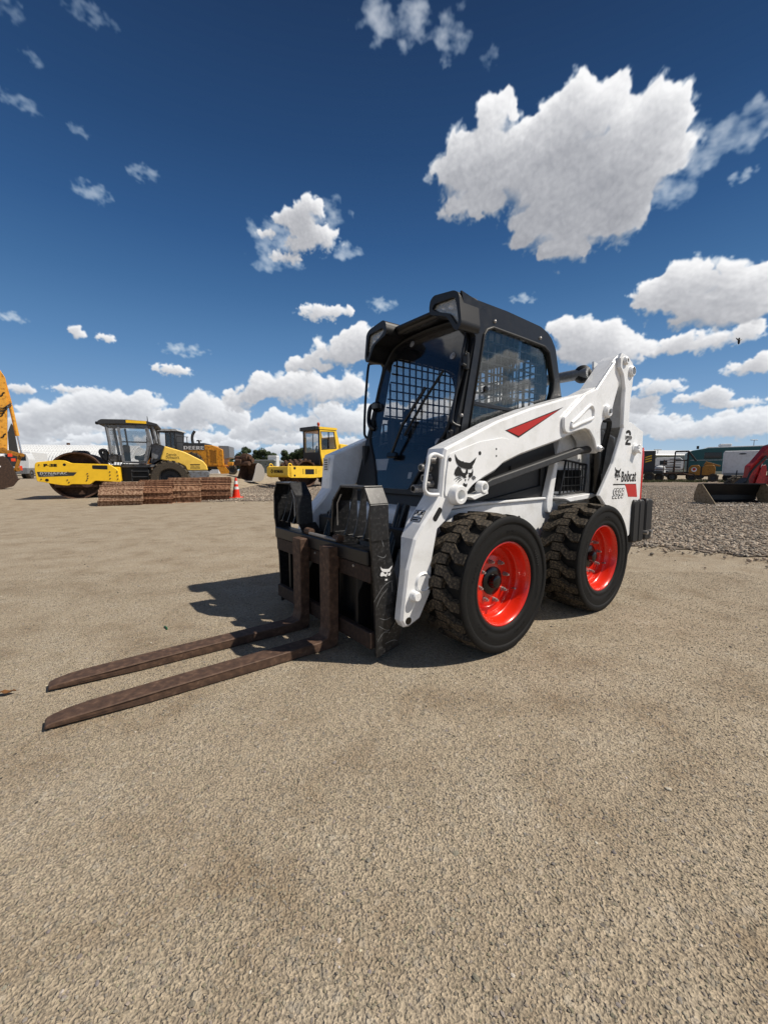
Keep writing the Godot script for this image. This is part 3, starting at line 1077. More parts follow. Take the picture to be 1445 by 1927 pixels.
func make_ground() -> void:
	var xs := steps([-4000, -600, 700, -120, 80, -40, 8, -14, 1.0, 14, 0.5, 40, 1.0, 120, 8, 600, 80, 4000, 700])
	var zs := steps([-4000, -600, 700, -120, 80, -45, 8, -16, 0.75, 4, 0.5, 40, 6])
	setting("ground", sheet(xs, zs, 0.0, 1.0 / 1.05, 1.0 / 19.0, func(_x, _z): return true), M.packed_ground)
	var gx := steps([-60, -16, 1.0, 16, 0.22, 60, 1.0])
	var gz := steps([-60, -18, 1.0, -2, 0.22])
	setting("gravel_yard", sheet(gx, gz, 0.012, 1.0 / 1.25, 1.0 / 17.0, func(x, z): return z < gravel_edge(x) and Vector2(x, z).length() < 56.0), M.crushed_stone)
	# loose stones on the gravel, thick near the edge of the hard ground and thinner where they cannot be told apart
	var lists := [[], [], [], []]
	var tints := [[], [], [], []]
	var count := 0
	while count < 60000:
		var d := 4.4 + pow(rng.randf(), 1.7) * 26.0
		var az := rng.randf_range(-0.82, 0.82)
		var x := sin(az) * d * 1.05
		var z := -cos(az) * d * 1.05
		if z > gravel_edge(x) - 0.05 + (absf(rng.randfn(0.0, 0.5)) if rng.randf() < 0.2 else 0.0):
			continue
		var s := rng.randf_range(0.008, 0.025) * (1.0 + 0.02 * d)
		var b := Basis.from_euler(Vector3(rng.randf() * TAU, rng.randf() * TAU, rng.randf() * TAU)).scaled(Vector3(s, s * rng.randf_range(0.6, 0.9), s))
		var k := count % 4
		lists[k].append(Transform3D(b, Vector3(x, ground_y(x, z) + 0.012 + s * 0.35, z)))
		var t := rng.randf_range(0.2, 0.46) if rng.randf() < 0.86 else rng.randf_range(0.5, 0.68)
		var warm := rng.randf()
		tints[k].append(Color(t * lerpf(1.0, 1.1, warm), t * lerpf(0.9, 0.88, warm), t * lerpf(0.76, 0.68, warm)))
		count += 1
	for k in 4:
		scatter("gravel", "crushed grey and pinkish stones of the gravel yard", stone_mesh(100 + k), M.stone, lists[k], tints[k])
	# pebbles pressed into and lying on the packed ground
	lists = [[], [], []]
	tints = [[], [], []]
	count = 0
	while count < 15000:
		var x := rng.randf_range(-5.0, 5.5)
		var z := -pow(rng.randf(), 1.5) * 8.0 + 0.1
		if z < gravel_edge(x) or absf(x) > 1.2 - z * 1.1:
			continue
		var s := rng.randf_range(0.0018, 0.005)
		if rng.randf() < 0.012:
			s = rng.randf_range(0.006, 0.010)
		var flat := rng.randf_range(0.45, 0.85)
		var b := Basis.from_euler(Vector3(rng.randf_range(-0.4, 0.4), rng.randf() * TAU, rng.randf_range(-0.4, 0.4))) * Basis.from_scale(Vector3(s * rng.randf_range(0.8, 1.5), s * flat, s))
		var k := count % 3
		lists[k].append(Transform3D(b, Vector3(x, s * flat * rng.randf_range(-0.15, 0.4), z)))
		var t := rng.randf_range(0.15, 0.3)
		if rng.randf() < 0.1:
			t = rng.randf_range(0.4, 0.62)
		elif rng.randf() < 0.08:
			t = rng.randf_range(0.04, 0.08)
		tints[k].append(Color(t, t * rng.randf_range(0.86, 0.95), t * rng.randf_range(0.68, 0.88)))
		count += 1
	for k in 3:
		scatter("pebbles", "small pebbles pressed into the packed tan ground", stone_mesh(200 + k), M.stone, lists[k], tints[k])
	# grit of the packed ground itself, close by
	lists = [[], [], []]
	tints = [[], [], []]
	count = 0
	while count < 90000:
		var x := rng.randf_range(-3.4, 3.4)
		var z := -0.3 - pow(rng.randf(), 1.35) * 3.6
		if absf(x) > 0.5 - z * 1.0:
			continue
		var s := rng.randf_range(0.0011, 0.0034)
		var b := Basis.from_euler(Vector3(rng.randf_range(-0.5, 0.5), rng.randf() * TAU, rng.randf_range(-0.5, 0.5))) * Basis.from_scale(Vector3(s * rng.randf_range(0.9, 1.7), s * rng.randf_range(0.6, 1.0), s))
		var k := count % 3
		lists[k].append(Transform3D(b, Vector3(x, s * rng.randf_range(0.0, 0.5), z)))
		var t := rng.randf_range(0.2, 0.36)
		tints[k].append(Color(t, t * rng.randf_range(0.84, 0.92), t * rng.randf_range(0.62, 0.76)))
		count += 1
	for k in 3:
		scatter("grit", "fine grit of the packed tan ground", stone_mesh(300 + k), M.stone, lists[k], tints[k])
	# tufts of grass in front of the parked trailers
	var gl := []
	var gt := []
	var bl := MB.new()
	for i in 9:
		var a := TAU * i / 9.0
		var o := Vector3(cos(a), 0, sin(a)) * 0.03
		var w := Vector3(-sin(a), 0, cos(a)) * 0.012
		bl.tri(o - w, o + w, o * 2.6 + Vector3(0, rng.randf_range(0.12, 0.24), 0))
	for i in 5200:
		var x := rng.randf_range(19.0, 44.0)
		var z := -33.5 - absf(rng.randfn(0.0, 1.0)) * 3.5
		if hill_noise.get_noise_2d(x * 2.0, z * 2.0) < -0.02:
			continue
		var s := rng.randf_range(0.5, 1.2)
		gl.append(Transform3D(Basis(Vector3.UP, rng.randf() * TAU).scaled(Vector3(s, s, s)), Vector3(x, ground_y(x, z), z)))
		var g := rng.randf_range(0.6, 1.2)
		gt.append(Color(0.075 * g, 0.09 * g, 0.03 * g) if rng.randf() < 0.75 else Color(0.2 * g, 0.17 * g, 0.08 * g))
	scatter("grass", "thin green and straw coloured grass around the parked trailers", bl.mesh(), M.grass_blade, gl, gt)


# ------------------------------------------------------------------ skid steer loader
# local axes: x runs to the rear, y up, z to the side that faces the camera; the front axle stands over the origin

const LOGO := [
	[-0.0850, 0.0870, -0.0746, 0.0734, -0.0615, 0.0614, -0.0355, 0.0512, -0.0199, 0.0515, -0.0145, 0.0462, 0.0040, 0.0464, 0.0120, 0.0447, 0.0334, 0.0432, 0.0548, 0.0543, 0.0843, 0.0736, 0.0714, 0.0473, 0.0529, 0.0253, 0.0559, 0.0181, 0.0453, 0.0108, 0.0184, 0.0090, -0.0083, 0.0125, -0.0346, 0.0177, -0.0555, 0.0264, -0.0712, 0.0420, -0.0793, 0.0594],
	[-0.0631, 0.0239, -0.0397, 0.0142, -0.0342, 0.0036, -0.0234, -0.0089, -0.0049, -0.0125, 0.0028, -0.0036, 0.0050, 0.0089, 0.0157, 0.0079, 0.0180, -0.0144, 0.0059, -0.0215, 0.0008, -0.0286, 0.0090, -0.0341, -0.0068, -0.0400, -0.0201, -0.0338, -0.0334, -0.0266, -0.0746, -0.0273, -0.0886, -0.0157, -0.0805, 0.0070],
	[0.0243, -0.0108, 0.0459, -0.0109, 0.0539, -0.0036, 0.0561, 0.0127, 0.0605, -0.0055, 0.0571, -0.0200, 0.0599, -0.0218, 0.0466, -0.0327, 0.0386, -0.0380, 0.0277, -0.0343, 0.0248, -0.0252, 0.0299, -0.0162],
	[-0.0165, -0.0696, -0.0098, -0.0644, -0.0033, -0.0710, 0.0074, -0.0712, 0.0126, -0.0677, 0.0145, -0.0756, 0.0105, -0.0864, -0.0187, -0.0857],
	[-0.0040, -0.0447, 0.0040, -0.0448, 0.0001, -0.0574],
	[0.0227, -0.0451, 0.0295, -0.0397, 0.0245, -0.0534],
	[-0.0893, -0.0482, -0.0693, -0.0351, -0.0385, -0.0297, -0.0384, -0.0326, -0.0692, -0.0386],
	[-0.0764, -0.0579, -0.0589, -0.0423, -0.0332, -0.0358, -0.0331, -0.0387, -0.0588, -0.0458],
	[-0.0608, -0.0663, -0.0509, -0.0530, -0.0293, -0.0430, -0.0292, -0.0458, -0.0508, -0.0566],
	[0.0546, -0.0273, 0.0711, -0.0281, 0.0841, -0.0370, 0.0842, -0.0400, 0.0712, -0.0318],
	[0.0521, -0.0327, 0.0686, -0.0365, 0.0799, -0.0443, 0.0800, -0.0473, 0.0687, -0.0402],
	[0.0495, -0.0370, 0.0606, -0.0419, 0.0679, -0.0489, 0.0680, -0.0519, 0.0607, -0.0455],
]
const ARM := [-0.257, 1.091, 0.163, 1.260, 0.494, 1.364, 0.891, 1.467, 1.136, 1.522, 1.309, 1.587, 1.577, 1.830, 1.636, 1.868, 1.640, 1.818, 1.640, 1.765, 1.669, 1.683, 1.598, 1.513, 1.578, 1.458, 1.468, 1.383, 1.402, 1.332, 1.390, 1.292, 1.407, 1.150, 1.395, 1.115, 1.368, 1.105, 1.340, 1.115, 1.324, 1.139, 1.285, 1.200, 1.208, 1.254, 1.130, 1.269, 0.814, 1.172, 0.400, 1.071, 0.234, 1.017, 0.157, 0.969, 0.049, 0.929, -0.027, 0.897, -0.062, 0.865, -0.095, 0.834, -0.150, 0.811, -0.174, 0.786, -0.241, 0.707, -0.300, 0.667, -0.335, 0.520, -0.345, 0.340, -0.42, 0.215, -0.490, 0.188, -0.525, 0.190, -0.549, 0.228, -0.543, 0.281, -0.513, 0.484, -0.466, 0.633, -0.413, 0.701, -0.347, 0.770, -0.291, 0.842, -0.272, 1.042]
const ARM_PLATE := [0.839, 1.330, 1.098, 1.506, 1.268, 1.566, 1.533, 1.806, 1.582, 1.842, 1.600, 1.805, 1.598, 1.754, 1.624, 1.673, 1.545, 1.505, 1.525, 1.451, 1.427, 1.377, 1.362, 1.327, 1.349, 1.287, 1.366, 1.150, 1.356, 1.124, 1.334, 1.114, 1.314, 1.122, 1.300, 1.140, 1.262, 1.205, 1.186, 1.263, 1.122, 1.272, 0.900, 1.225, 0.860, 1.235, 0.842, 1.268]
const TAIL := [1.573, 1.862, 1.647, 1.859, 1.745, 1.826, 1.778, 1.799, 1.785, 1.710, 1.752, 1.467, 1.757, 1.360, 1.805, 1.361, 2.034, 1.302, 2.042, 1.108, 2.047, 0.745, 2.0, 0.50, 1.80, 0.40, 1.60, 0.55, 1.423, 0.715, 1.322, 0.789, 1.521, 1.030, 1.613, 1.200, 1.663, 1.309, 1.651, 1.333, 1.647, 1.507, 1.653, 1.600, 1.612, 1.703, 1.551, 1.757, 1.543, 1.822]
const CAB_SIDE := [0.06, 1.962, 0.480, 1.965, 0.880, 1.945, 0.965, 1.918, 1.030, 1.850, 1.080, 1.700, 1.143, 1.490, 1.150, 1.30, 0.9, 1.16, 0.033, 1.02, 0.033, 1.143, 0.169, 1.774, 0.10, 1.82]
const CAB_WINDOW := [0.237, 1.793, 0.266, 1.830, 0.321, 1.853, 0.643, 1.846, 0.882, 1.838, 0.945, 1.810, 0.968, 1.76, 1.021, 1.619, 1.015, 1.55, 0.980, 1.47, 0.899, 1.36, 0.102, 1.151]
const DOOR := [-0.185, 0.862, -0.15, 0.838, 0.15, 0.838, 0.185, 0.862, 0.268, 1.026, 0.376, 1.175, 0.402, 1.227, 0.425, 1.605, 0.41, 1.770, 0.350, 1.885, 0.22, 1.925, 0.0, 1.935, -0.22, 1.925, -0.350, 1.885, -0.41, 1.770, -0.425, 1.605, -0.402, 1.227, -0.376, 1.175, -0.268, 1.026]


func logo(parent: Node3D, at: Vector3, size: float, m: Material, turned := Basis.IDENTITY, pieces := 12) -> void:
	var mb := MB.new()
	for i in pieces:
		mb.prism(P(LOGO[i]), 0.0, 0.0025 / size)
	var o := part("emblem", mb, m, parent, "cat head emblem")
	o.transform = Transform3D(turned * Basis.from_scale(Vector3.ONE * size), at)


func wheel_mesh_lug(side: float, r: float) -> ArrayMesh:
	# one tread block: starts at the shoulder, kinks and runs past the middle of the tread
	var mb := MB.new()
	var zs := [0.141, 0.136, 0.085, 0.035, -0.03]
	var th := [0.0, 0.0, 0.0, -6.5, -6.5]
	var wd := [3.9, 4.1, 4.3, 4.1, 3.7]
	var top := [r - 0.012, r - 0.004, r - 0.001, r, r]
	var rows := []
	for i in 5:
		var row := []
		for k in [-1.0, 1.0]:
			var a := deg_to_rad(th[i] + wd[i] * k)
			var al := deg_to_rad(th[i] + (wd[i] + 1.3) * k)
			row.append(Vector3(cos(a) * top[i], sin(a) * top[i], side * zs[i]))
			row.append(Vector3(cos(al) * (r - 0.052), sin(al) * (r - 0.052), side * zs[i]))
		rows.append(row)
	var c := Vector3(r - 0.08, -0.02, side * 0.06)
	for i in 4:
		var a: Array = rows[i]
		var b: Array = rows[i + 1]
		mb.face_out([a[0], a[2], b[2], b[0]], c)
		mb.face_out([a[0], a[1], b[1], b[0]], Vector3(c.x, 0.0 + a[2].y, (a[0].z + b[0].z) * 0.5))
		mb.face_out([a[2], a[3], b[3], b[2]], Vector3(c.x, 0.0 + a[0].y, (a[0].z + b[0].z) * 0.5))
	mb.face_out([rows[0][1], rows[0][0], rows[0][2], rows[0][3]], c)
	mb.face_out([rows[4][1], rows[4][0], rows[4][2], rows[4][3]], c)
	return mb.mesh()


func make_wheel(parent: Node3D) -> Node3D:
	var w := node_part("wheel", parent)
	var r := 0.374
	var mb := MB.new()
	# profile runs from the inner bead over the tread to the outer bead
	mb.lathe(P([0.226, -0.135, 0.262, -0.150, 0.312, -0.156, 0.334, -0.150, 0.342, -0.125, 0.342, 0.0, 0.342, 0.122, 0.345, 0.132, 0.360, 0.138, 0.366, 0.146, 0.364, 0.153, 0.356, 0.158, 0.336, 0.160, 0.330, 0.1575, 0.326, 0.153, 0.318, 0.1525, 0.300, 0.155, 0.272, 0.154, 0.268, 0.1515, 0.256, 0.150, 0.252, 0.152, 0.240, 0.149, 0.232, 0.142, 0.227, 0.132]), 72)
	part("tyre", mb, M.tyre_side, w)
	var near := wheel_mesh_lug(1.0, r)
	var inner := wheel_mesh_lug(-1.0, r)
	var n := 19
	for i in n:
		var o := part_mesh("lug", near, M.tyre_rubber, w)
		o.rotation.z = TAU * i / n
		var q := part_mesh("lug", inner, M.tyre_rubber, w)
		q.rotation.z = TAU * (i + 0.5) / n
	# raised marks on the sidewall
	var marks := MB.new()
	for i in 7:
		marks.t = Transform3D(Basis(Vector3(0, 0, 1), deg_to_rad(14.0 + i * 3.1)), Vector3.ZERO)
		marks.box(Vector3(0.286, 0, 0.1545), Vector3(0.02, 0.006, 0.004), 0.001)
	for q in [[80.0, 5], [150.0, 6], [215.0, 7], [285.0, 6], [335.0, 5]]:
		for i in int(q[1]):
			marks.t = Transform3D(Basis(Vector3(0, 0, 1), deg_to_rad(q[0] + i * 3.4)), Vector3.ZERO)
			var tall := 0.011 if i % 3 else 0.008
			marks.box(Vector3(0.287, 0, 0.1545), Vector3(tall, 0.0022, 0.0025))
			marks.box(Vector3(0.287 + tall * 0.5 * (1 if i % 2 else -1), 0.004, 0.1545), Vector3(0.0022, 0.0085, 0.0025))
			if i % 2:
				marks.box(Vector3(0.287, 0.0085, 0.1545), Vector3(tall, 0.0022, 0.0025))
	part("sidewall_marks", marks, M.tyre_side, w)
	var rim := MB.new()
	rim.lathe(P([0.0, -0.12, 0.18, -0.12, 0.205, -0.10, 0.209, 0.09, 0.224, 0.118, 0.231, 0.132, 0.231, 0.138, 0.224, 0.141, 0.217, 0.136, 0.212, 0.118, 0.205, 0.098, 0.203, 0.070, 0.197, 0.064, 0.196, 0.040, 0.190, 0.030, 0.172, 0.026, 0.156, 0.028, 0.149, 0.040, 0.135, 0.046, 0.0, 0.046]), 64)
	part("rim", rim, M.orange_red_paint, w)
	var hub := MB.new()
	hub.lathe(P([0.078, -0.002, 0.078, 0.008, 0.072, 0.012, 0.040, 0.014, 0.036, 0.04, 0.03, 0.044, 0.0, 0.044]), 32)
	part("hub", hub, M.gloss_black, w).position.z = 0.046
	var bolt := MB.new()
	bolt.cyl(Vector3.ZERO, Vector3(0, 0, 0.006), 0.013, 0.013, 12)
	bolt.cyl(Vector3(0, 0, 0.006), Vector3(0, 0, 0.022), 0.0115, 0.0105, 6)
	bolt.cyl(Vector3(0, 0, 0.02), Vector3(0, 0, 0.032), 0.006, 0.006, 8)
	var bm := bolt.mesh()
	for i in 8:
		var a := TAU * (i + 0.25) / 8.0
		var o := part_mesh("wheel_nut", bm, M.bare_steel, w)
		o.position = Vector3(cos(a) * 0.112, sin(a) * 0.112, 0.046)
	var valve := MB.new()
	valve.cyl(Vector3(0.186, -0.075, 0.05), Vector3(0.170, -0.068, 0.082), 0.005, 0.005, 8)
	part("valve", valve, M.bare_steel, w)
	return w


func copy_part(o: Node3D, parent: Node3D) -> Node3D:
	var c: Node3D = o.duplicate()
	c.name = o.name
	parent.add_child(c, true)
	return c


func door_t(lift := 0.0) -> Transform3D:   # the leaning front of the cab: prism x -> z, y -> up the slope (in true height), face towards the front
	var phi := atan(0.28)
	var out := Vector3(-cos(phi), sin(phi), 0)
	return Transform3D(Basis(Vector3(0, 0, 1), Vector3(0.28, 1, 0), out), Vector3(-0.34, 0, 0) + out * lift)


func on_door(z: float, y: float, lift := 0.0) -> Vector3:
	return door_t(lift) * Vector3(z, y, 0)


func grid_bars(w0: float, w1: float, h0: float, h1: float, pitch: float, r: float, clip: PackedVector2Array) -> MB:
	# wire screen in the xy plane, kept to the inside of clip
	var mb := MB.new()
	var n := int((w1 - w0) / pitch)
	for i in n + 1:
		var x := w0 + (w1 - w0) * i / n
		for seg in Geometry2D.intersect_polyline_with_polygon(PackedVector2Array([Vector2(x, h0 - 0.01), Vector2(x, h1 + 0.01)]), clip):
			mb.box(Vector3(x, (seg[0].y + seg[1].y) * 0.5, 0), Vector3(r * 2, absf(seg[1].y - seg[0].y), r * 2))
	n = int((h1 - h0) / pitch)
	for i in n + 1:
		var y := h0 + (h1 - h0) * i / n
		for seg in Geometry2D.intersect_polyline_with_polygon(PackedVector2Array([Vector2(w0 - 0.01, y), Vector2(w1 + 0.01, y)]), clip):
			mb.box(Vector3((seg[0].x + seg[1].x) * 0.5, y, 0.004), Vector3(absf(seg[1].x - seg[0].x), r * 2, r * 2))
	return mb


func make_loader() -> void:
	var L := thing("skid_steer_loader", "white and black skid steer loader with orange wheels and enclosed cab", "loader", LOADER_AT, LOADER_TURN)
	# wheels
	var w0 := make_wheel(L)
	w0.position = Vector3(0, 0.372, 0.707)
	for spot in [[1.081, 0.707, 0.0], [0.0, -0.707, PI], [1.081, -0.707, PI]]:
		var w := copy_part(w0, L)
		w.position = Vector3(spot[0], 0.372, spot[1])
		w.rotation.y = spot[2]
	# chassis
	var c := MB.new()
	c.prism(rounded(P([-0.22, 0.30, -0.16, 0.20, 1.75, 0.20, 1.98, 0.42, 1.98, 0.62, 1.40, 0.72, 1.16, 0.705, 1.05, 0.744, 0.951, 0.768, 0.205, 0.762, -0.10, 0.74, -0.22, 0.62]), 0.03, 3), -0.50, 0.50, 0.01)
	part("chassis", c, M.white_paint, L)
	var ax := MB.new()
	for x in [0.0, 1.081]:
		for s in [-1.0, 1.0]:
			ax.cyl(Vector3(x, 0.372, s * 0.49), Vector3(x, 0.372, s * 0.66), 0.09, 0.07, 24)
	part("axle_housing", ax, M.satin_black, L)
	var lip := MB.new()
	lip.prism(P([-0.08, 0.752, 0.205, 0.764, 0.90, 0.769, 0.90, 0.785, 0.205, 0.78, -0.08, 0.768]), 0.42, 0.515, 0.004)
	part("chassis_flange", lip, M.white_paint, L)
	var holes := MB.new()
	for q in [[0.60, 0.655], [0.965, 0.70]]:
		holes.cyl(Vector3(q[0], q[1], 0.499), Vector3(q[0], q[1], 0.503), 0.014, 0.014, 14)
	part("drain_hole", holes, M.decal_black, L)
	var front := MB.new()
	front.prism(rounded(P([-0.20, 0.34, -0.24, 0.50, -0.20, 0.73, -0.10, 0.76, 0.02, 0.74, 0.02, 0.34]), 0.03, 3), -0.44, 0.44, 0.01)
	part("front_panel", front, M.white_paint, L)
	var tagm := MB.new()
	tagm.box(Vector3(-0.222, 0.685, 0.21), Vector3(0.004, 0.045, 0.04), 0.001)
	part("warning_sticker", tagm, M.orange_red_paint, L)
	# black body under the arms
	var bb := MB.new()
	bb.prism(P([0.02, 0.762, 0.98, 0.774, 1.05, 0.774, 1.12, 1.05, 1.05, 1.24, 0.86, 1.26, 0.02, 1.02]), -0.455, 0.455, 0.006)
	part("side_cover", bb, M.cover_black, L)
	var bb2 := MB.new()
	bb2.prism(P([0.28, 0.785, 0.93, 0.79, 0.90, 0.87]), 0.455, 0.475, 0.005)
	bb2.box(Vector3(0.55, 0.98, 0.458), Vector3(0.012, 0.05, 0.012), 0.002)
	bb2.box(Vector3(0.92, 0.92, 0.46), Vector3(0.05, 0.2, 0.02), 0.004)
	part("step_plate", bb2, M.plastic_black, L)
	# rear body
	var rb := MB.new()
	rb.prism(rounded(P([1.02, 0.60, 1.98, 0.60, 2.03, 0.75, 2.03, 1.27, 1.80, 1.33, 1.35, 1.36, 1.16, 1.30, 1.10, 1.10]), 0.03, 3), -0.475, 0.475, 0.01)
	part("engine_bay", rb, M.white_paint, L)
	var shelf := MB.new()
	shelf.prism(P([1.0, 0.775, 1.07, 0.782, 1.40, 0.80, 1.46, 0.79, 1.46, 0.775, 1.38, 0.76, 1.08, 0.745]), 0.47, 0.60, 0.006)
	part("fender_shelf", shelf, M.white_paint, L)
	var post := MB.new()
	post.prism(rounded(P([0.985, 1.04, 1.03, 1.04, 0.973, 0.765, 0.975, 0.683, 0.948, 0.668, 0.915, 0.672, 0.897, 0.70, 0.893, 0.757]), 0.02, 3), 0.475, 0.525, 0.005)
	part("body_post", post, M.white_paint, L)
	# wire guard of the side air intake
	var gp := P([1.05, 0.80, 1.40, 0.81, 1.425, 1.02, 1.12, 1.05])
	var dark := MB.new()
	for i in 22:
		dark.box(Vector3(1.07 + i * 0.0155, 0.90, 0.49), Vector3(0.004, 0.16, 0.028))
	for i in 5:
		dark.cyl(Vector3(1.06, 0.83 + i * 0.035, 0.487), Vector3(1.41, 0.83 + i * 0.035, 0.487), 0.006, 0.006, 8)
	part("cooler_core", dark, M.cover_black, L)
	var gb := grid_bars(1.05, 1.42, 0.80, 1.05, 0.052, 0.0035, gp)
	gb.t = Transform3D.IDENTITY
	var gd := part("intake_guard", gb, M.satin_black, L)
	gd.position.z = 0.53
	var gf := MB.new()
	var ring := [Vector3(1.05, 0.80, 0.53), Vector3(1.40, 0.81, 0.53), Vector3(1.425, 1.02, 0.53), Vector3(1.12, 1.05, 0.53), Vector3(1.05, 0.80, 0.53)]
	for i in 4:
		gf.tube(PackedVector3Array([ring[i], ring[i + 1]]), 0.008, 8)
		gf.tube(PackedVector3Array([ring[i], ring[i] - Vector3(0, 0, 0.05)]), 0.006, 6)
	part("guard_rim", gf, M.satin_black, L)
	make_loader_arms(L)
	make_loader_cab(L)
	make_loader_tail(L)


func make_loader_arms(L: Node3D) -> void:
	for s in [1.0, -1.0]:
		var arm := node_part("lift_arm", L)
		var lo: float = 0.50 if s > 0 else -0.64
		var hi: float = 0.64 if s > 0 else -0.50
		var a := MB.new()
		a.prism(P(ARM), lo, hi, 0.012)
		# the box narrows from the inside towards the coupler
		for i in a.v.size():
			var p := a.v[i]
			if absf(p.z) < 0.57 and p.x < 0.0:
				p.z += s * 0.075 * smoothstep(0.74, 0.45, p.y)
				a.v[i] = p
		part("arm_beam", a, M.white_paint, arm)
		var pl := MB.new()
		if s > 0:
			pl.prism(rounded(P(ARM_PLATE), 0.012, 2), 0.6405, 0.662, 0.006)
		else:
			pl.prism(rounded(P(ARM_PLATE), 0.012, 2), -0.662, -0.6405, 0.006)
		part("side_plate", pl, M.white_paint, arm)
		var bp := MB.new()
		var f := rounded(P([-0.235, 1.062, 0.000, 1.135, 0.212, 1.168, 0.27, 1.16, 0.300, 1.135, 0.282, 1.087, 0.209, 1.02, 0.147, 0.98, 0.031, 0.935, -0.04, 0.90, -0.121, 0.84, -0.20, 0.83, -0.265, 0.838, -0.255, 0.95]), 0.02, 3)
		bp.prism(f, 0.6405 if s > 0 else -0.646, 0.646 if s > 0 else -0.6405, 0.003)
		part("front_plate", bp, M.white_paint, arm)
		# pivot bosses
		for q in [[-0.184, 0.846, 0.052, 0.026, 0.05], [0.018, 0.881, 0.036, 0.018, 0.04], [-0.405, 0.405, 0.052, 0.042, 0.010], [-0.470, 0.346, 0.026, 0.0, 0.035]]:
			var b := MB.new()
			b.t = Transform3D(Basis.IDENTITY, Vector3(q[0], q[1], 0.64 * s)) if s > 0 else Transform3D(Basis(Vector3.UP, PI), Vector3(q[0], q[1], -0.64))
			b.lathe(P([q[2] * 1.06, 0.0, q[2], q[4] - 0.006, q[2] - 0.006, q[4], q[3] + 0.003, q[4], q[3], q[4] - 0.004, q[3], 0.004, 0.0, 0.004]), 32)
			part("pivot_boss", b, M.white_paint, arm)
		var eye := MB.new()
		eye.cyl(Vector3(-0.503, 0.222, s * 0.6395), Vector3(-0.503, 0.222, s * 0.6415), 0.019, 0.019, 20)
		part("coupler_pin", eye, M.gloss_black, arm)
		if s < 0:
			var st := MB.new()
			st.box(Vector3(-0.277, 1.02, -0.575), Vector3(0.004, 0.1, 0.085), 0.001)
			part("warning_sticker", st, M.decal_white, arm)
			var sl := MB.new()
			for i in 5:
				sl.box(Vector3(-0.2795, 0.985 + i * 0.017, -0.575), Vector3(0.002, 0.007, 0.05 - 0.008 * (i % 2)))
			part("sticker_print", sl, M.decal_black, arm)
			continue
		# on the camera side only: decals, hose couplings, handle
		logo(arm, Vector3(-0.108, 0.9735, 0.6462), 1.0, M.decal_black)
		var tri := MB.new()
		tri.prism(P([0.236, 1.210, 0.857, 1.400, 0.367, 1.174]), 0.640, 0.6415)
		part("stripe_border", tri, M.decal_black, arm)
		var tri2 := MB.new()
		tri2.prism(P([0.252, 1.210, 0.80, 1.376, 0.367, 1.184]), 0.640, 0.6425)
		part("stripe", tri2, M.decal_red, arm, "red wedge shaped stripe")
		var hl := MB.new()
		for q in [[-0.229, 1.032, 0.0115], [0.007, 1.071, 0.0115], [0.151, 1.099, 0.006], [0.153, 1.059, 0.006]]:
			hl.cyl(Vector3(q[0], q[1], 0.644), Vector3(q[0], q[1], 0.6468), q[2], q[2], 14)
		hl.t = Transform3D(Basis(Vector3(0, 0, 1), 0.9), Vector3(-0.309, 0.749, 0.6395))
		hl.prism(rounded(P([-0.04, -0.016, 0.04, -0.016, 0.04, 0.016, -0.04, 0.016]), 0.016, 4), 0.0, 0.002)
		part("arm_hole", hl, M.decal_black, arm)
		# raised loop on the rear plate
		var lp := MB.new()
		var q3 := smooth_path(P3([0.93, 1.297, 0.664, 1.02, 1.345, 0.664, 1.15, 1.427, 0.664, 1.196, 1.436, 0.664, 1.222, 1.41, 0.664, 1.224, 1.37, 0.664, 1.20, 1.345, 0.664, 1.06, 1.305, 0.664, 0.935, 1.268, 0.664, 0.93, 1.297, 0.664]), 4)
		lp.tube(q3, 0.012, 10, false)
		part("stiffening_bead", lp, M.white_paint, arm)
		for q in [[1.425, 1.418, 0.05, 0.03], [1.33, 1.138, 0.024, 0.012]]:
			var b := MB.new()
			b.t = Transform3D(Basis.IDENTITY, Vector3(q[0], q[1], 0.66))
			b.lathe(P([q[2], 0.0, q[2], 0.018, q[2] - 0.012, 0.03, 0.0, 0.03]), 28)
			part("pin_boss", b, M.white_paint, arm)
			var bn := MB.new()
			bn.cyl(Vector3(q[0], q[1], 0.688), Vector3(q[0], q[1], 0.700), q[3] * 0.6, q[3] * 0.6, 6)
			part("pin_bolt", bn, M.pin_grey, arm)
		var handle := MB.new()
		handle.tube(smooth_path(P3([-0.270, 1.045, 0.63, -0.325, 1.058, 0.63, -0.362, 1.042, 0.63, -0.373, 1.00, 0.63, -0.392, 0.90, 0.63, -0.385, 0.868, 0.63, -0.355, 0.853, 0.63, -0.295, 0.850, 0.63]), 4), 0.0105, 10)
		part("coupler_guard", handle, M.white_paint, arm)
		for q in [[1.028, 0.588, 0.016, 0.03], [0.990, 0.556, 0.018, 0.065], [0.935, 0.556, 0.018, 0.045], [0.905, 0.575, 0.015, 0.04], [0.880, 0.528, 0.019, 0.085]]:
			var cp := MB.new()
			var x0 := -0.26 - maxf(0.0, (0.9 - q[0]) * 0.3)
			cp.cyl(Vector3(x0, q[0], q[1]), Vector3(x0 - 0.03, q[0], q[1]), q[2] * 1.35, q[2] * 1.35, 6)
			cp.cyl(Vector3(x0 - 0.03, q[0], q[1]), Vector3(x0 - 0.03 - q[3], q[0], q[1]), q[2], q[2], 18)
			for i in 3:
				cp.cyl(Vector3(x0 - 0.036 - q[3] * (0.2 + 0.28 * i), q[0], q[1]), Vector3(x0 - 0.036 - q[3] * (0.3 + 0.28 * i), q[0], q[1]), q[2] * 1.12, q[2] * 1.12, 18)
			part("hydraulic_coupling", cp, M.bare_steel, arm)
			var bore := MB.new()
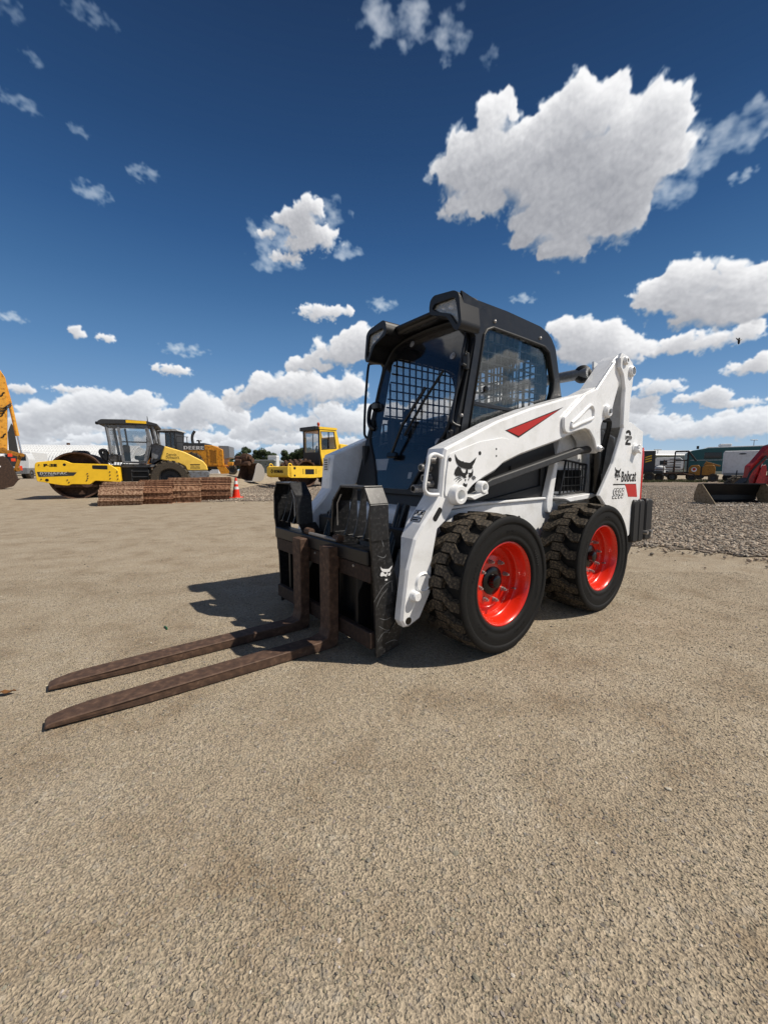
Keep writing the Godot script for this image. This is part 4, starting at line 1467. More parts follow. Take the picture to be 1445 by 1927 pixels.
			bore.cyl(Vector3(x0 - 0.03 - q[3], q[0], q[1]), Vector3(x0 - 0.032 - q[3], q[0], q[1]), q[2] * 0.75, q[2] * 0.75, 16)
			part("coupling_bore", bore, M.gloss_black, arm)
		var plate := MB.new()
		plate.box(Vector3(-0.2835, 0.955, 0.575), Vector3(0.008, 0.17, 0.085), 0.003)
		part("coupling_plate", plate, M.dark_grey, arm)
		var st2 := MB.new()
		st2.t = Transform3D(Basis(Vector3(0, 0, 1), -0.62), Vector3(-0.372, 0.735, 0.572))
		for i in 4:
			st2.box(Vector3(-0.012, 0.03 - i * 0.022, 0), Vector3(0.002, 0.003, 0.07))
		for i in 2:
			st2.box(Vector3(-0.012, -0.003, -0.035 + i * 0.07), Vector3(0.002, 0.07, 0.003))
			st2.box(Vector3(-0.012, 0.019, -0.016 + i * 0.032), Vector3(0.002, 0.012, 0.014))
			st2.box(Vector3(-0.012, -0.026, -0.012 + i * 0.01), Vector3(0.002, 0.006, 0.034))
		part("sticker_print", st2, M.decal_black, arm)
		var lug := MB.new()
		lug.prism(P([-0.10, 0.832, 0.05, 0.862, 0.055, 0.845, -0.06, 0.815]), 0.60, 0.675, 0.003)
		part("pin_bracket", lug, M.white_paint, arm)
	# what joins the two arms
	var tube := MB.new()
	tube.cyl(Vector3(1.45, 1.735, -0.50), Vector3(1.45, 1.735, 0.50), 0.042, 0.042, 32)
	part("cross_tube", tube, M.galvanised, L)
	var boot := MB.new()
	boot.ball(Vector3(1.47, 1.735, 0.44), Vector3(0.06, 0.07, 0.07), 16, 10)
	part("tube_boot", boot, M.hose_black, L)
	var cross := MB.new()
	cross.box(Vector3(-0.34, 0.60, 0.0), Vector3(0.10, 0.12, 1.0), 0.012)
	part("cross_member", cross, M.satin_black, L)
	for s in [-1.0, 1.0]:
		var link := MB.new()
		link.prism(P([0.05, 0.880, 0.156, 0.925, 1.16, 1.140, 1.175, 1.098, 0.10, 0.868]), s * 0.585 - 0.03, s * 0.585 + 0.03, 0.006)
		link.cyl(Vector3(1.14, 1.115, s * 0.585), Vector3(1.33, 1.135, s * 0.585), 0.028, 0.028, 16)
		part("control_link", link, M.dark_grey, L)
		var cyl := MB.new()
		cyl.cyl(Vector3(1.50, 0.66, s * 0.575), Vector3(1.47, 1.12, s * 0.575), 0.042, 0.042, 24)
		cyl.cyl(Vector3(1.47, 1.12, s * 0.575), Vector3(1.465, 1.16, s * 0.575), 0.05, 0.05, 24)
		part("lift_cylinder", cyl, M.gloss_black, L)
		var rod := MB.new()
		rod.cyl(Vector3(1.465, 1.15, s * 0.575), Vector3(1.44, 1.40, s * 0.575), 0.022, 0.022, 20)
		part("cylinder_rod", rod, M.chrome, L)
		for i in 3:
			var hose := MB.new()
			hose.tube(smooth_path(P3([1.47 + i * 0.035, 1.36, s * 0.60, 1.54 + i * 0.03, 1.40 - i * 0.02, s * 0.61, 1.60 + i * 0.012, 1.33 - i * 0.01, s * 0.60, 1.60 + i * 0.02, 1.18, s * 0.57, 1.58 + i * 0.02, 0.95, s * 0.55]), 6), 0.013, 10)
			part("hydraulic_hose", hose, M.hose_black, L)
		var tilt := MB.new()
		tilt.cyl(Vector3(-0.30, 0.78, s * 0.36), Vector3(-0.43, 0.40, s * 0.36), 0.038, 0.038, 22)
		part("tilt_cylinder", tilt, M.gloss_black, L)


func make_loader_tail(L: Node3D) -> void:
	for s in [1.0, -1.0]:
		var tower := node_part("upright", L)
		var t := MB.new()
		t.prism(P(TAIL), 0.660 if s > 0 else -0.69, 0.69 if s > 0 else -0.660, 0.006)
		part("outer_plate", t, M.white_paint, tower)
		var inn := MB.new()
		inn.prism(P([1.56, 1.84, 1.73, 1.82, 1.77, 1.70, 1.74, 1.30, 1.90, 1.28, 1.95, 0.70, 1.55, 0.70, 1.60, 1.30, 1.62, 1.60, 1.56, 1.74]), s * 0.475 - 0.008, s * 0.475 + 0.008, 0.002)
		part("inner_plate", inn, M.white_paint, tower)
		var back := MB.new()
		back.prism(P([1.735, 1.80, 1.765, 1.79, 1.772, 1.70, 1.742, 1.46, 1.747, 1.35, 2.02, 1.29, 2.03, 0.75, 1.98, 0.75, 1.99, 1.26, 1.72, 1.32, 1.722, 1.46, 1.75, 1.70]), 0.484 if s > 0 else -0.660, 0.660 if s > 0 else -0.484)
		part("back_plate", back, M.white_paint, tower)
		for q in [[1.624, 1.812, 0.032, 0.014], [1.735, 1.748, 0.042, 0.03]]:
			var b := MB.new()
			b.t = Transform3D(Basis.IDENTITY if s > 0 else Basis(Vector3.UP, PI), Vector3(q[0], q[1], 0.69 * s))
			b.lathe(P([q[2], 0.0, q[2], 0.014, q[2] - 0.008, 0.022, q[3], 0.022, q[3], 0.017, 0.0, 0.017]), 32)
			part("pin_boss", b, M.white_paint, tower)
			var cp := MB.new()
			cp.cyl(Vector3(q[0], q[1], s * 0.705), Vector3(q[0], q[1], s * 0.7085), q[3] * 0.98, q[3] * 0.98, 24)
			part("pin_face", cp, M.pin_grey, tower)
		if s < 0:
			continue
		# fuel cap and decals on the camera side
		var cap := MB.new()
		cap.t = Transform3D(Basis.IDENTITY, Vector3(1.885, 1.15, 0.69))
		cap.lathe(P([0.052, 0.0, 0.05, 0.006, 0.036, 0.008, 0.034, 0.04, 0.028, 0.046, 0.0, 0.046]), 28)
		for i in 4:
			cap.t = Transform3D(Basis(Vector3(0, 0, 1), TAU * i / 4.0 + 0.4), Vector3(1.885, 1.15, 0.69))
			cap.box(Vector3(0.03, 0, 0.04), Vector3(0.02, 0.018, 0.014), 0.004)
		part("filler_cap", cap, M.white_paint, tower)
		logo(tower, Vector3(1.603, 0.950, 0.6902), 0.58, M.decal_black)
		lettering(tower, "Bobcat", 1.672, 0.885, 0.268, 0.088, 0.6905, M.decal_black)
		for e in [[-0.006, 0.0], [0.006, 0.0], [0.0, -0.005], [0.0, 0.005], [0.004, 0.004], [-0.004, -0.004]]:
			lettering(tower, "S595", 1.541 + e[0], 0.758 + e[1], 0.189, 0.074, 0.6905, M.decal_black, true, "lettering", 0.18)
		lettering(tower, "S595", 1.541, 0.758, 0.189, 0.074, 0.692, M.decal_white, true, "lettering", 0.18)
		lettering(tower, "2", 1.705, 1.178, 0.095, 0.118, 0.6905, M.decal_black)
		var strip := MB.new()
		strip.box(Vector3(1.755, 1.237, 0.692), Vector3(0.112, 0.034, 0.002))
		part("decal_band", strip, M.decal_white, tower)
		lettering(tower, "SPEED", 1.703, 1.224, 0.104, 0.026, 0.6935, M.decal_black, true, "lettering", 0.12)
		var rd := MB.new()
		rd.prism(P([1.74, 0.866, 1.952, 0.860, 1.985, 0.754, 1.815, 0.762, 1.79, 0.80, 1.765, 0.838]), 0.689, 0.6915)
		part("stripe", rd, M.decal_red, tower, "red block stripe beside the model number")
		var ln := MB.new()
		ln.prism(P([1.536, 0.872, 1.952, 0.866, 1.952, 0.859, 1.765, 0.862, 1.79, 0.838, 1.82, 0.762, 1.812, 0.762, 1.775, 0.838, 1.74, 0.860, 1.536, 0.862]), 0.689, 0.6912)
		part("stripe_border", ln, M.decal_black, tower)
	# tailgate with its red lamp edges, and the bolted-on rear weights
	var gate := MB.new()
	gate.prism(rounded(P([2.045, 0.50, 2.09, 0.50, 2.11, 0.80, 2.10, 1.22, 2.045, 1.26]), 0.02, 3), -0.655, 0.655, 0.008)
	part("tailgate", gate, M.dark_grey, L)
	for s in [-1.0, 1.0]:
		var lamp := MB.new()
		lamp.prism(P([2.05, 0.70, 2.085, 0.70, 2.095, 1.10, 2.085, 1.17, 2.052, 1.14]), s * 0.672 - 0.014, s * 0.672 + 0.014, 0.004)
		part("tail_lamp_strip", lamp, M.lamp_red, L)
		var wt := node_part("rear_weight", L)
		for k in 3:
			var b := MB.new()
			var x0: float = [1.885, 1.995, 2.13][k]
			var x1: float = [1.99, 2.10, 2.27][k]
			b.prism(rounded(P([x0, 0.375, x1, 0.365, x1, 0.725, x0 + 0.02, 0.735, x0, 0.70]), 0.025, 4), (0.47 if s > 0 else -0.715), (0.715 if s > 0 else -0.47), 0.012)
			part("weight_slab", b, M.plastic_black, wt)
		var web := MB.new()
		web.box(Vector3(2.08, 0.55, s * 0.58), Vector3(0.34, 0.30, 0.20), 0.01)
		part("weight_core", web, M.plastic_black, wt)
		for k in 2:
			var hp := MB.new()
			hp.tube(smooth_path(P3([2.0 + k * 0.13, 0.72, s * 0.60, 2.01 + k * 0.13, 0.765, s * 0.60, 2.05 + k * 0.13, 0.78, s * 0.60, 2.10 + k * 0.13, 0.765, s * 0.60, 2.115 + k * 0.13, 0.72, s * 0.60]), 5), 0.02, 10)
			part("lifting_loop", hp, M.plastic_black, wt)
		for k in 2:
			var bo := MB.new()
			bo.cyl(Vector3(2.14 + k * 0.09, 0.44, s * 0.70), Vector3(2.14 + k * 0.09, 0.44, s * 0.735), 0.02, 0.018, 6)
			part("weight_bolt", bo, M.bare_steel, wt)
		var br := MB.new()
		br.prism(P([1.93, 0.37, 2.10, 0.36, 2.0, 0.24, 1.90, 0.26]), s * 0.62 - 0.02, s * 0.62 + 0.02, 0.004)
		part("weight_bracket", br, M.dark_grey, wt)


func make_loader_cab(L: Node3D) -> void:
	var cab := node_part("cab", L)
	for s in [1.0, -1.0]:
		var side := MB.new()
		side.frame(rounded(P(CAB_SIDE), 0.02, 2), P(CAB_WINDOW), 0.43 if s > 0 else -0.465, 0.465 if s > 0 else -0.43)
		part("side_frame", side, M.cab_black, cab)
		var edge := MB.new()
		var wp := P(CAB_WINDOW)
		var loop := PackedVector3Array()
		for q in wp:
			loop.append(Vector3(q.x, q.y, s * 0.466))
		loop.append(loop[0])
		edge.tube(loop, 0.009, 8, false)
		part("window_seal", edge, M.hose_black, cab)
		var pane := MB.new()
		pane.prism(P([0.105, 1.15, 0.237, 1.793, 0.266, 1.828, 0.321, 1.851, 0.64, 1.845, 0.56, 1.25]), s * 0.455 - 0.002, s * 0.455 + 0.002)
		part("side_pane", pane, M.side_glass, cab)
		var pane2 := MB.new()
		pane2.prism(P([0.54, 1.26, 0.62, 1.845, 0.882, 1.838, 0.945, 1.810, 0.968, 1.76, 1.021, 1.619, 1.015, 1.55, 0.980, 1.47, 0.899, 1.36]), s * 0.447 - 0.002, s * 0.447 + 0.002)
		part("side_pane", pane2, M.side_glass, cab)
		var bar := MB.new()
		bar.prism(P([0.149, 1.395, 0.75, 1.375, 0.75, 1.355, 0.145, 1.372]), s * 0.458 - 0.008, s * 0.458 + 0.008, 0.002)
		part("window_bar", bar, M.cab_black, cab)
		var g := grid_bars(0.14, 1.0, 1.2, 1.85, 0.062, 0.005, wp)
		var go := part("window_guard", g, M.satin_black, cab)
		go.position.z = s * 0.415
		var stud := MB.new()
		for q in [[0.335, 1.892], [0.83, 1.885], [0.05, 1.30]]:
			stud.t = Transform3D(Basis.IDENTITY if s > 0 else Basis(Vector3.UP, PI), Vector3(q[0], q[1], s * 0.465))
			stud.lathe(P([0.011, 0.0, 0.0105, 0.006, 0.006, 0.011, 0.0, 0.012]), 14)
		part("cab_bolt", stud, M.bare_steel, cab)
	var knob := MB.new()
	knob.t = Transform3D(Basis.IDENTITY, Vector3(0.265, 1.475, 0.459))
	knob.lathe(P([0.02, 0.0, 0.02, 0.01, 0.012, 0.018, 0.0, 0.018]), 16)
	part("window_latch", knob, M.gloss_black, cab)
	# roof
	var roof := MB.new()
	roof.prism(rounded(P([0.105, 1.965, 0.14, 1.99, 0.48, 1.99, 0.86, 1.972, 0.955, 1.945, 1.02, 1.895, 1.00, 1.86, 0.90, 1.905, 0.48, 1.945, 0.19, 1.945, 0.12, 1.945]), 0.02, 3), -0.45, 0.45, 0.02)
	part("roof", roof, M.cab_black, cab)
	var seam := MB.new()
	seam.box(Vector3(0.16, 1.875, 0.4662), Vector3(0.006, 0.17, 0.003))
	part("roof_seam", seam, M.satin_black, cab)
	var visor := MB.new()
	visor.prism(rounded(P([0.085, 1.975, 0.10, 1.998, 0.18, 1.99, 0.24, 1.955, 0.20, 1.945, 0.13, 1.95]), 0.01, 2), -0.44, 0.44, 0.006)
	part("visor", visor, M.satin_black, cab)
	# leaning front: black frame round the door glass
	var fr := MB.new()
	fr.t = door_t(-0.02)
	fr.frame(rounded(P([-0.455, 0.72, 0.455, 0.72, 0.455, 1.92, 0.40, 1.965, -0.40, 1.965, -0.455, 1.93]), 0.03, 3), rounded(P(DOOR), 0.03, 3), -0.03, 0.012)
	part("front_frame", fr, M.satin_black, cab)
	var door := node_part("door", cab)
	var dg := MB.new()
	dg.t = door_t(0.0)
	dg.prism(rounded(P(DOOR), 0.03, 3), -0.004, 0.0)
	part("door_glass", dg, M.door_glass, door)
	var seal := MB.new()
	var dp := rounded(P(DOOR), 0.05, 3)
	var dl := PackedVector3Array()
	for q in dp:
		dl.append(on_door(q.x, q.y, 0.0))
	dl.append(dl[0])
	seal.tube(dl, 0.012, 8, false)
	part("door_seal", seal, M.hose_black, door)
	for q in [[0.312, 1.686], [0.343, 1.147], [-0.131, 1.869]]:
		var ws := MB.new()
		ws.t = door_t(0.001) * Transform3D(Basis.IDENTITY, Vector3(q[0], q[1], 0))
		ws.lathe(P([0.021, 0.0, 0.021, 0.004, 0.012, 0.005, 0.010, 0.010, 0.0, 0.011]), 20)
		part("glass_fixing", ws, M.bare_steel, door)
	var wip := MB.new()
	wip.tube(PackedVector3Array([on_door(-0.045, 1.08, 0.035), on_door(0.02, 1.26, 0.05), on_door(0.16, 1.50, 0.035)]), 0.011, 8)
	wip.t = door_t(0.02) * Transform3D(Basis.IDENTITY, Vector3(-0.04, 1.07, 0.0))
	wip.box(Vector3(0.0, 0, 0.01), Vector3(0.10, 0.035, 0.03), 0.006)
	part("wiper_arm", wip, M.gloss_black, door)
	var wb := MB.new()
	wb.tube(PackedVector3Array([on_door(0.02, 1.205, 0.012), on_door(0.15, 1.43, 0.014), on_door(0.268, 1.60, 0.012)]), 0.009, 6)
	part("wiper_blade", wb, M.hose_black, door)
	var grab := MB.new()
	grab.tube(smooth_path(P3([0.15, 1.79, -0.43, 0.10, 1.80, -0.52, 0.09, 1.77, -0.545, 0.04, 1.53, -0.51, 0.0, 1.30, -0.47, -0.01, 1.235, -0.445, 0.0, 1.215, -0.40, 0.03, 1.23, -0.36]), 5), 0.010, 10)
	part("grab_bar", grab, M.gloss_black, door)
	var hd := MB.new()
	hd.tube(smooth_path(P3([0.075, 1.47, -0.40, 0.045, 1.46, -0.445, 0.02, 1.38, -0.44, 0.0, 1.31, -0.40, 0.02, 1.28, -0.37]), 5), 0.016, 10)
	hd.box(Vector3(0.05, 1.455, -0.385), Vector3(0.05, 0.06, 0.07), 0.012)
	part("door_handle", hd, M.gloss_black, door)
	var gr := MB.new()
	gr.tube(smooth_path(P3([0.20, 1.80, 0.45, 0.15, 1.815, 0.425, 0.135, 1.79, 0.415, 0.06, 1.50, 0.425, 0.0, 1.29, 0.44, -0.005, 1.25, 0.455, 0.03, 1.235, 0.47]), 5), 0.009, 10)
	part("grab_bar", gr, M.cab_black, cab)
	for y in [1.62, 1.16]:
		var hg := MB.new()
		hg.box(on_door(0.445, y, 0.008), Vector3(0.03, 0.10, 0.035), 0.006)
		hg.cyl(on_door(0.45, y + 0.03, 0.01), on_door(0.45, y + 0.03, 0.04), 0.011, 0.009, 8)
		hg.cyl(on_door(0.45, y - 0.03, 0.01), on_door(0.45, y - 0.03, 0.04), 0.011, 0.009, 8)
		part("door_hinge", hg, M.satin_black, cab)
	var stick := MB.new()
	stick.t = door_t(-0.006)
	stick.box(Vector3(0.14, 0.945, 0), Vector3(0.032, 0.04, 0.001))
	part("glass_sticker", stick, M.decal_white, door)
	# roof lamps at the front corners
	for s in [1.0, -1.0]:
		var lamp := node_part("work_lamp", cab)
		var op := P([0.215 * s, 1.965, 0.225 * s, 2.015, 0.255 * s, 2.035, 0.425 * s, 2.012, 0.462 * s, 1.985, 0.470 * s, 1.92, 0.485 * s, 1.815, 0.462 * s, 1.782, 0.43 * s, 1.79, 0.365 * s, 1.885, 0.27 * s, 1.915, 0.225 * s, 1.93])
		var lp := P([0.240 * s, 1.960, 0.262 * s, 1.985, 0.43 * s, 1.975, 0.447 * s, 1.91, 0.462 * s, 1.83, 0.448 * s, 1.81, 0.385 * s, 1.895, 0.29 * s, 1.928])
		op = rounded(op, 0.03, 4)
		lp = rounded(lp, 0.02, 3)
		var hood := MB.new()
		hood.t = basis_x(Vector3(0.05, 0, 0))
		hood.frame(op, lp, -0.10, 0.035)
		hood.prism(op, -0.13, -0.10)
		part("lamp_hood", hood, M.satin_black, lamp)
		var lens := MB.new()
		lens.t = basis_x(Vector3(0.05, 0, 0))
		lens.prism(lp, -0.03, -0.025)
		part("lamp_reflector", lens, M.lens, lamp)
		var gl := MB.new()
		gl.t = basis_x(Vector3(0.05, 0, 0))
		gl.prism(MB.inset(lp if MB.area2(lp) > 0 else reversed(lp), 0.003), 0.012, 0.016)
		part("lamp_cover", gl, M.lamp_glass, lamp)
		var inner := MB.new()
		for q in [[0.30, 1.955, 0.018], [0.36, 1.945, 0.022], [0.415, 1.93, 0.02]]:
			inner.t = Transform3D(Basis(Vector3.UP, -PI / 2.0), Vector3(0.07, q[1], q[0] * s))
			inner.lathe(P([q[2], 0.0, q[2], 0.01, q[2] * 0.6, 0.0, 0.0, -0.004]), 14)
		part("lamp_bulb", inner, M.chrome, lamp)
		var cheek := MB.new()
		cheek.t = Transform3D(Basis.IDENTITY, Vector3.ZERO)
		cheek.prism(P([0.03, 2.0, 0.19, 1.972, 0.20, 1.80, 0.12, 1.79, 0.06, 1.90]), s * 0.462 - 0.006, s * 0.462 + 0.006)
		part("lamp_cheek", cheek, M.cab_black, lamp)
	# rear wall with screened window, and the inside
	var rear := MB.new()
	rear.t = basis_x(Vector3(0.985, 0, 0))
	var rw := rounded(P([-0.36, 1.22, 0.36, 1.22, 0.36, 1.72, 0.30, 1.80, -0.30, 1.80, -0.36, 1.72]), 0.03, 3)
	rear.frame(P([-0.43, 0.90, 0.43, 0.90, 0.43, 1.90, -0.43, 1.90]), rw, 0.0, 0.03)
	part("rear_wall", rear, M.cab_black, cab)
	var rg := grid_bars(-0.36, 0.36, 1.22, 1.80, 0.058, 0.0042, rw)
	var rgo := part("rear_guard", rg, M.satin_black, cab)
	rgo.transform = basis_x(Vector3(0.975, 0, 0))
	var rbar := MB.new()
	rbar.box(Vector3(0.95, 1.51, 0.10), Vector3(0.03, 0.62, 0.045), 0.006)
	rbar.box(Vector3(0.95, 1.30, 0.0), Vector3(0.03, 0.03, 0.72), 0.006)
	part("rear_bar", rbar, M.satin_black, cab)
	var rp := MB.new()
	rp.t = basis_x(Vector3(0.995, 0, 0))
	rp.prism(rw, 0.0, 0.003)
	part("rear_pane", rp, M.side_glass, cab)
	var fl := MB.new()
	fl.box(Vector3(0.42, 0.84, 0.0), Vector3(1.10, 0.03, 0.86))
	fl.box(Vector3(0.45, 1.00, 0.415), Vector3(1.0, 0.32, 0.025))
	fl.box(Vector3(0.45, 1.00, -0.415), Vector3(1.0, 0.32, 0.025))
	part("cab_floor", fl, M.inside_grey, cab)
	var seat := MB.new()
	seat.prism(rounded(P([0.42, 1.0, 0.80, 1.0, 0.80, 1.12, 0.42, 1.14]), 0.04, 4), -0.24, 0.24, 0.03)
	seat.prism(rounded(P([0.74, 1.10, 0.86, 1.10, 0.93, 1.50, 0.84, 1.52]), 0.05, 4), -0.21, 0.21, 0.03)
	part("seat", seat, M.seat_fabric, cab)
	for s in [-1.0, 1.0]:
		var rest := MB.new()
		rest.box(Vector3(0.52, 1.21, s * 0.32), Vector3(0.40, 0.06, 0.09), 0.015)
		rest.box(Vector3(0.56, 1.06, s * 0.34), Vector3(0.24, 0.28, 0.06), 0.01)
		part("arm_rest", rest, M.inside_grey, cab)
		var joy := MB.new()
		joy.tube(PackedVector3Array([Vector3(0.33, 1.22, s * 0.31), Vector3(0.30, 1.32, s * 0.30), Vector3(0.28, 1.38, s * 0.29)]), 0.016, 10)
		joy.ball(Vector3(0.275, 1.40, s * 0.29), Vector3(0.03, 0.045, 0.028), 12, 8)
		part("joystick", joy, M.satin_black, cab)
	var belt := MB.new()
	belt.tube(smooth_path(P3([0.75, 1.84, 0.36, 0.60, 1.55, 0.37, 0.50, 1.30, 0.38, 0.42, 1.22, 0.38]), 5), 0.012, 8)
	part("cab_hose", belt, M.satin_black, cab)
	var panel := MB.new()
	panel.box(Vector3(0.20, 1.25, -0.36), Vector3(0.09, 0.24, 0.09), 0.02)
	part("display_panel", panel, M.inside_grey, cab)
	var paper := MB.new()
	paper.t = door_t(-0.01)
	paper.box(Vector3(-0.20, 1.02, 0.0), Vector3(0.15, 0.08, 0.0012))
	part("paper_notice", paper, M.decal_white, door)


func reversed(p: PackedVector2Array) -> PackedVector2Array:
	var q := p.duplicate()
	q.reverse()
	return q


# ------------------------------------------------------------------ pallet fork on the loader's quick coupler (same local axes as the loader)

func make_pallet_fork() -> void:
	var F := thing("pallet_fork", "black scratched pallet fork frame with two rusty fork tines, coupled to the loader", "pallet fork", LOADER_AT, LOADER_TURN)
	# side plates down to the ground
	for s in [1.0, -1.0]:
		var z0: float = 0.555 if s > 0 else -0.605
		var pl := MB.new()
		pl.prism(rounded(P([-0.680, 0.792, -0.585, 0.785, -0.571, 0.716, -0.559, 0.573, -0.525, 0.459, -0.505, 0.320, -0.478, 0.177, -0.497, 0.066, -0.645, 0.035, -0.655, 0.377, -0.668, 0.527, -0.680, 0.644]), 0.008, 2), z0 - 0.008, z0 + 0.008, 0.002)
		part("side_plate", pl, M.scraped_black, F)
	logo(F, Vector3(-0.585, 0.465, 0.5635), 0.44, M.decal_white, Basis.IDENTITY, 4)
	var slot := MB.new()
	slot.t = Transform3D(Basis(Vector3(0, 0, 1), 0.15), Vector3(-0.56, 0.29, 0.5632))
	slot.box(Vector3.ZERO, Vector3(0.05, 0.022, 0.001))
	slot.t = Transform3D(Basis.IDENTITY, Vector3.ZERO)
	slot.prism(P([-0.585, 0.14, -0.54, 0.20, -0.525, 0.21, -0.535, 0.185]), 0.5628, 0.5638)
	part("decal_mark", slot, M.decal_black, F)
	for q in [[-0.66, 0.33, -0.60, 0.40, -0.55, 0.42], [-0.63, 0.20, -0.57, 0.165, -0.52, 0.20, -0.515, 0.23], [-0.645, 0.30, -0.62, 0.345, -0.575, 0.385], [-0.62, 0.66, -0.60, 0.60], [-0.64, 0.56, -0.60, 0.545, -0.585, 0.56], [-0.59, 0.10, -0.54, 0.105, -0.51, 0.095], [-0.55, 0.42, -0.545, 0.36], [-0.64, 0.12, -0.60, 0.16, -0.56, 0.15], [-0.60, 0.70, -0.585, 0.66, -0.59, 0.63], [-0.625, 0.24, -0.59, 0.225, -0.555, 0.23]]:
		var sc := MB.new()
		var pts := PackedVector3Array()
		for i in range(0, q.size(), 2):
			pts.append(Vector3(q[i], q[i + 1], 0.5632))
		pts = smooth_path(pts, 4)
		for i in pts.size() - 1:
			var d := (pts[i + 1] - pts[i]).normalized().cross(Vector3(0, 0, 1)) * (0.0007 + 0.0012 * sin(PI * (i + 0.5) / (pts.size() - 1)))
			sc.quad(pts[i] + d, pts[i + 1] + d, pts[i + 1] - d, pts[i] - d)
		part("scratch", sc, M.galvanised, F)
	# load guards: an arch of bent plate with upright gussets
	for s in [1.0, -1.0]:
		var guard := node_part("load_guard", F)
		var za := 0.185
		var zb := 0.570
		var path := P([za, 0.64, za + 0.02, 0.815, za + 0.105, 0.897, zb - 0.055, 0.897, zb - 0.005, 0.812, zb, 0.64])
		var band := MB.new()
		for i in path.size() - 1:
			var a := path[i]
			var b := path[i + 1]
			var d := (b - a).normalized()
			var nn := Vector2(-d.y, d.x) * 0.011
			band.t = Transform3D(Basis(Vector3(0, 0, 1), Vector3(0, 1, 0), Vector3(-1, 0, 0)), Vector3.ZERO)
			var e := d * 0.004
			var q := P([a.x - e.x, a.y - e.y, b.x + e.x, b.y + e.y, b.x + e.x - nn.x, b.y + e.y - nn.y, a.x - e.x - nn.x, a.y - e.y - nn.y])
			if s < 0:
				for k in q.size():
					q[k].x = -q[k].x - 0.045
			band.prism(q, 0.572, 0.682, 0.0015)
		part("guard_arch", band, M.scraped_black, guard)
		for k in 3:
			var z: float = lerpf(za + 0.11, zb - 0.10, k / 2.0)
			z = z if s > 0 else -z - 0.045
			var g := MB.new()
			g.prism(P([-0.58, 0.63, -0.665, 0.63, -0.645, 0.68, -0.62, 0.78, -0.605, 0.885, -0.58, 0.885]), z - 0.005, z + 0.005, 0.001)
			part("gusset", g, M.scraped_black, guard)
			var ft := MB.new()
			ft.box(Vector3(-0.62, 0.630, z - 0.006), Vector3(0.09, 0.008, 0.045), 0.002)
			part("gusset_foot", ft, M.scraped_black, guard)
		var rod := MB.new()
		var rz := (za + 0.06) if s > 0 else -(za + 0.06) - 0.045
		rod.tube(PackedVector3Array([Vector3(-0.672, 0.68, rz), Vector3(-0.672, 0.80, rz), Vector3(-0.672, 0.85, rz + 0.04 * s)]), 0.004, 6)
		part("guard_rod", rod, M.bare_steel, guard)
		# lower arm of the guard, sloping to the frame
		var leg := MB.new()
		var z := 0.20 if s > 0 else -0.245
		leg.prism(P([-0.55, 0.64, -0.672, 0.64, -0.60, 0.50, -0.53, 0.46, -0.50, 0.56]), z - 0.006, z + 0.006, 0.001)
		part("guard_leg", leg, M.scraped_black, guard)
	# frame bars
	var up := MB.new()
	up.box(Vector3(-0.655, 0.462, -0.025), Vector3(0.032, 0.085, 1.14), 0.004)
	part("upper_bar", up, M.frame_steel, F)
	var lip := MB.new()
	lip.box(Vector3(-0.64, 0.545, -0.025), Vector3(0.09, 0.075, 1.13), 0.006)
	part("top_rail", lip, M.satin_black, F)
	var low := MB.new()
	low.box(Vector3(-0.655, 0.125, -0.025), Vector3(0.035, 0.085, 1.14), 0.004)
	part("lower_bar", low, M.frame_steel, F)
	var back := MB.new()
	for z in [-0.45, -0.20, 0.05, 0.38]:
		back.box(Vector3(-0.60, 0.32, z), Vector3(0.09, 0.50, 0.025), 0.003)
	back.box(Vector3(-0.53, 0.30, -0.025), Vector3(0.012, 0.44, 1.10), 0.002)
	part("coupler_plate", back, M.satin_black, F)
	# a twisted adjusting rod along the top rail
	var rodm := MB.new()
	rodm.cyl(Vector3(-0.665, 0.592, -0.10), Vector3(-0.665, 0.592, 0.22), 0.008, 0.008, 10)
	for i in 26:
		rodm.cyl(Vector3(-0.665, 0.592, -0.095 + i * 0.012), Vector3(-0.665, 0.592, -0.0905 + i * 0.012), 0.0115, 0.0115, 8)
	part("threaded_rod", rodm, M.bare_steel, F)
	for i in 3:
		var pin := MB.new()
		var z: float = [-0.02, 0.06, 0.40][i]
		pin.cyl(Vector3(-0.671, 0.485, z), Vector3(-0.676, 0.485, z), 0.008, 0.007, 10)
		part("bar_rivet", pin, M.bare_steel, F)
	# fork tines: shank, bend and long tapering blade in one forging each
	for q in [[0.21, 0.0], [-0.135, 0.012]]:
		var tine := node_part("fork_tine", F)
		var zc: float = q[0]
		var w := 0.052
		var mb := MB.new()
		var prof := rounded(P([-0.678, 0.565, -0.740, 0.565, -0.742, 0.11, -0.755, 0.068, -0.80, 0.055, -1.50, 0.047, -1.80, 0.041, -1.88, 0.037, -1.92, 0.032, -1.945, 0.024, -1.95, 0.010, -1.60, 0.004, -0.74, 0.003, -0.695, 0.012, -0.682, 0.05]), 0.006, 2)
		mb.prism(prof, zc - w, zc + w, 0.004)
		# taper the blade's plan towards the tip
		for i in mb.v.size():
			var p := mb.v[i]
			var t := smoothstep(-1.78, -1.95, p.x)
			p.z = zc + (p.z - zc) * (1.0 - 0.34 * t * t)
			mb.v[i] = p
		part("blade", mb, M.fork_steel, tine)
		var hook := MB.new()
		hook.prism(P([-0.678, 0.56, -0.60, 0.54, -0.60, 0.50, -0.678, 0.44]), zc - 0.045, zc + 0.045, 0.004)
		hook.cyl(Vector3(-0.65, 0.60, zc - 0.03), Vector3(-0.65, 0.60, zc + 0.03), 0.022, 0.022, 12)
		part("hook", hook, M.fork_steel, tine)


# ------------------------------------------------------------------ machines behind

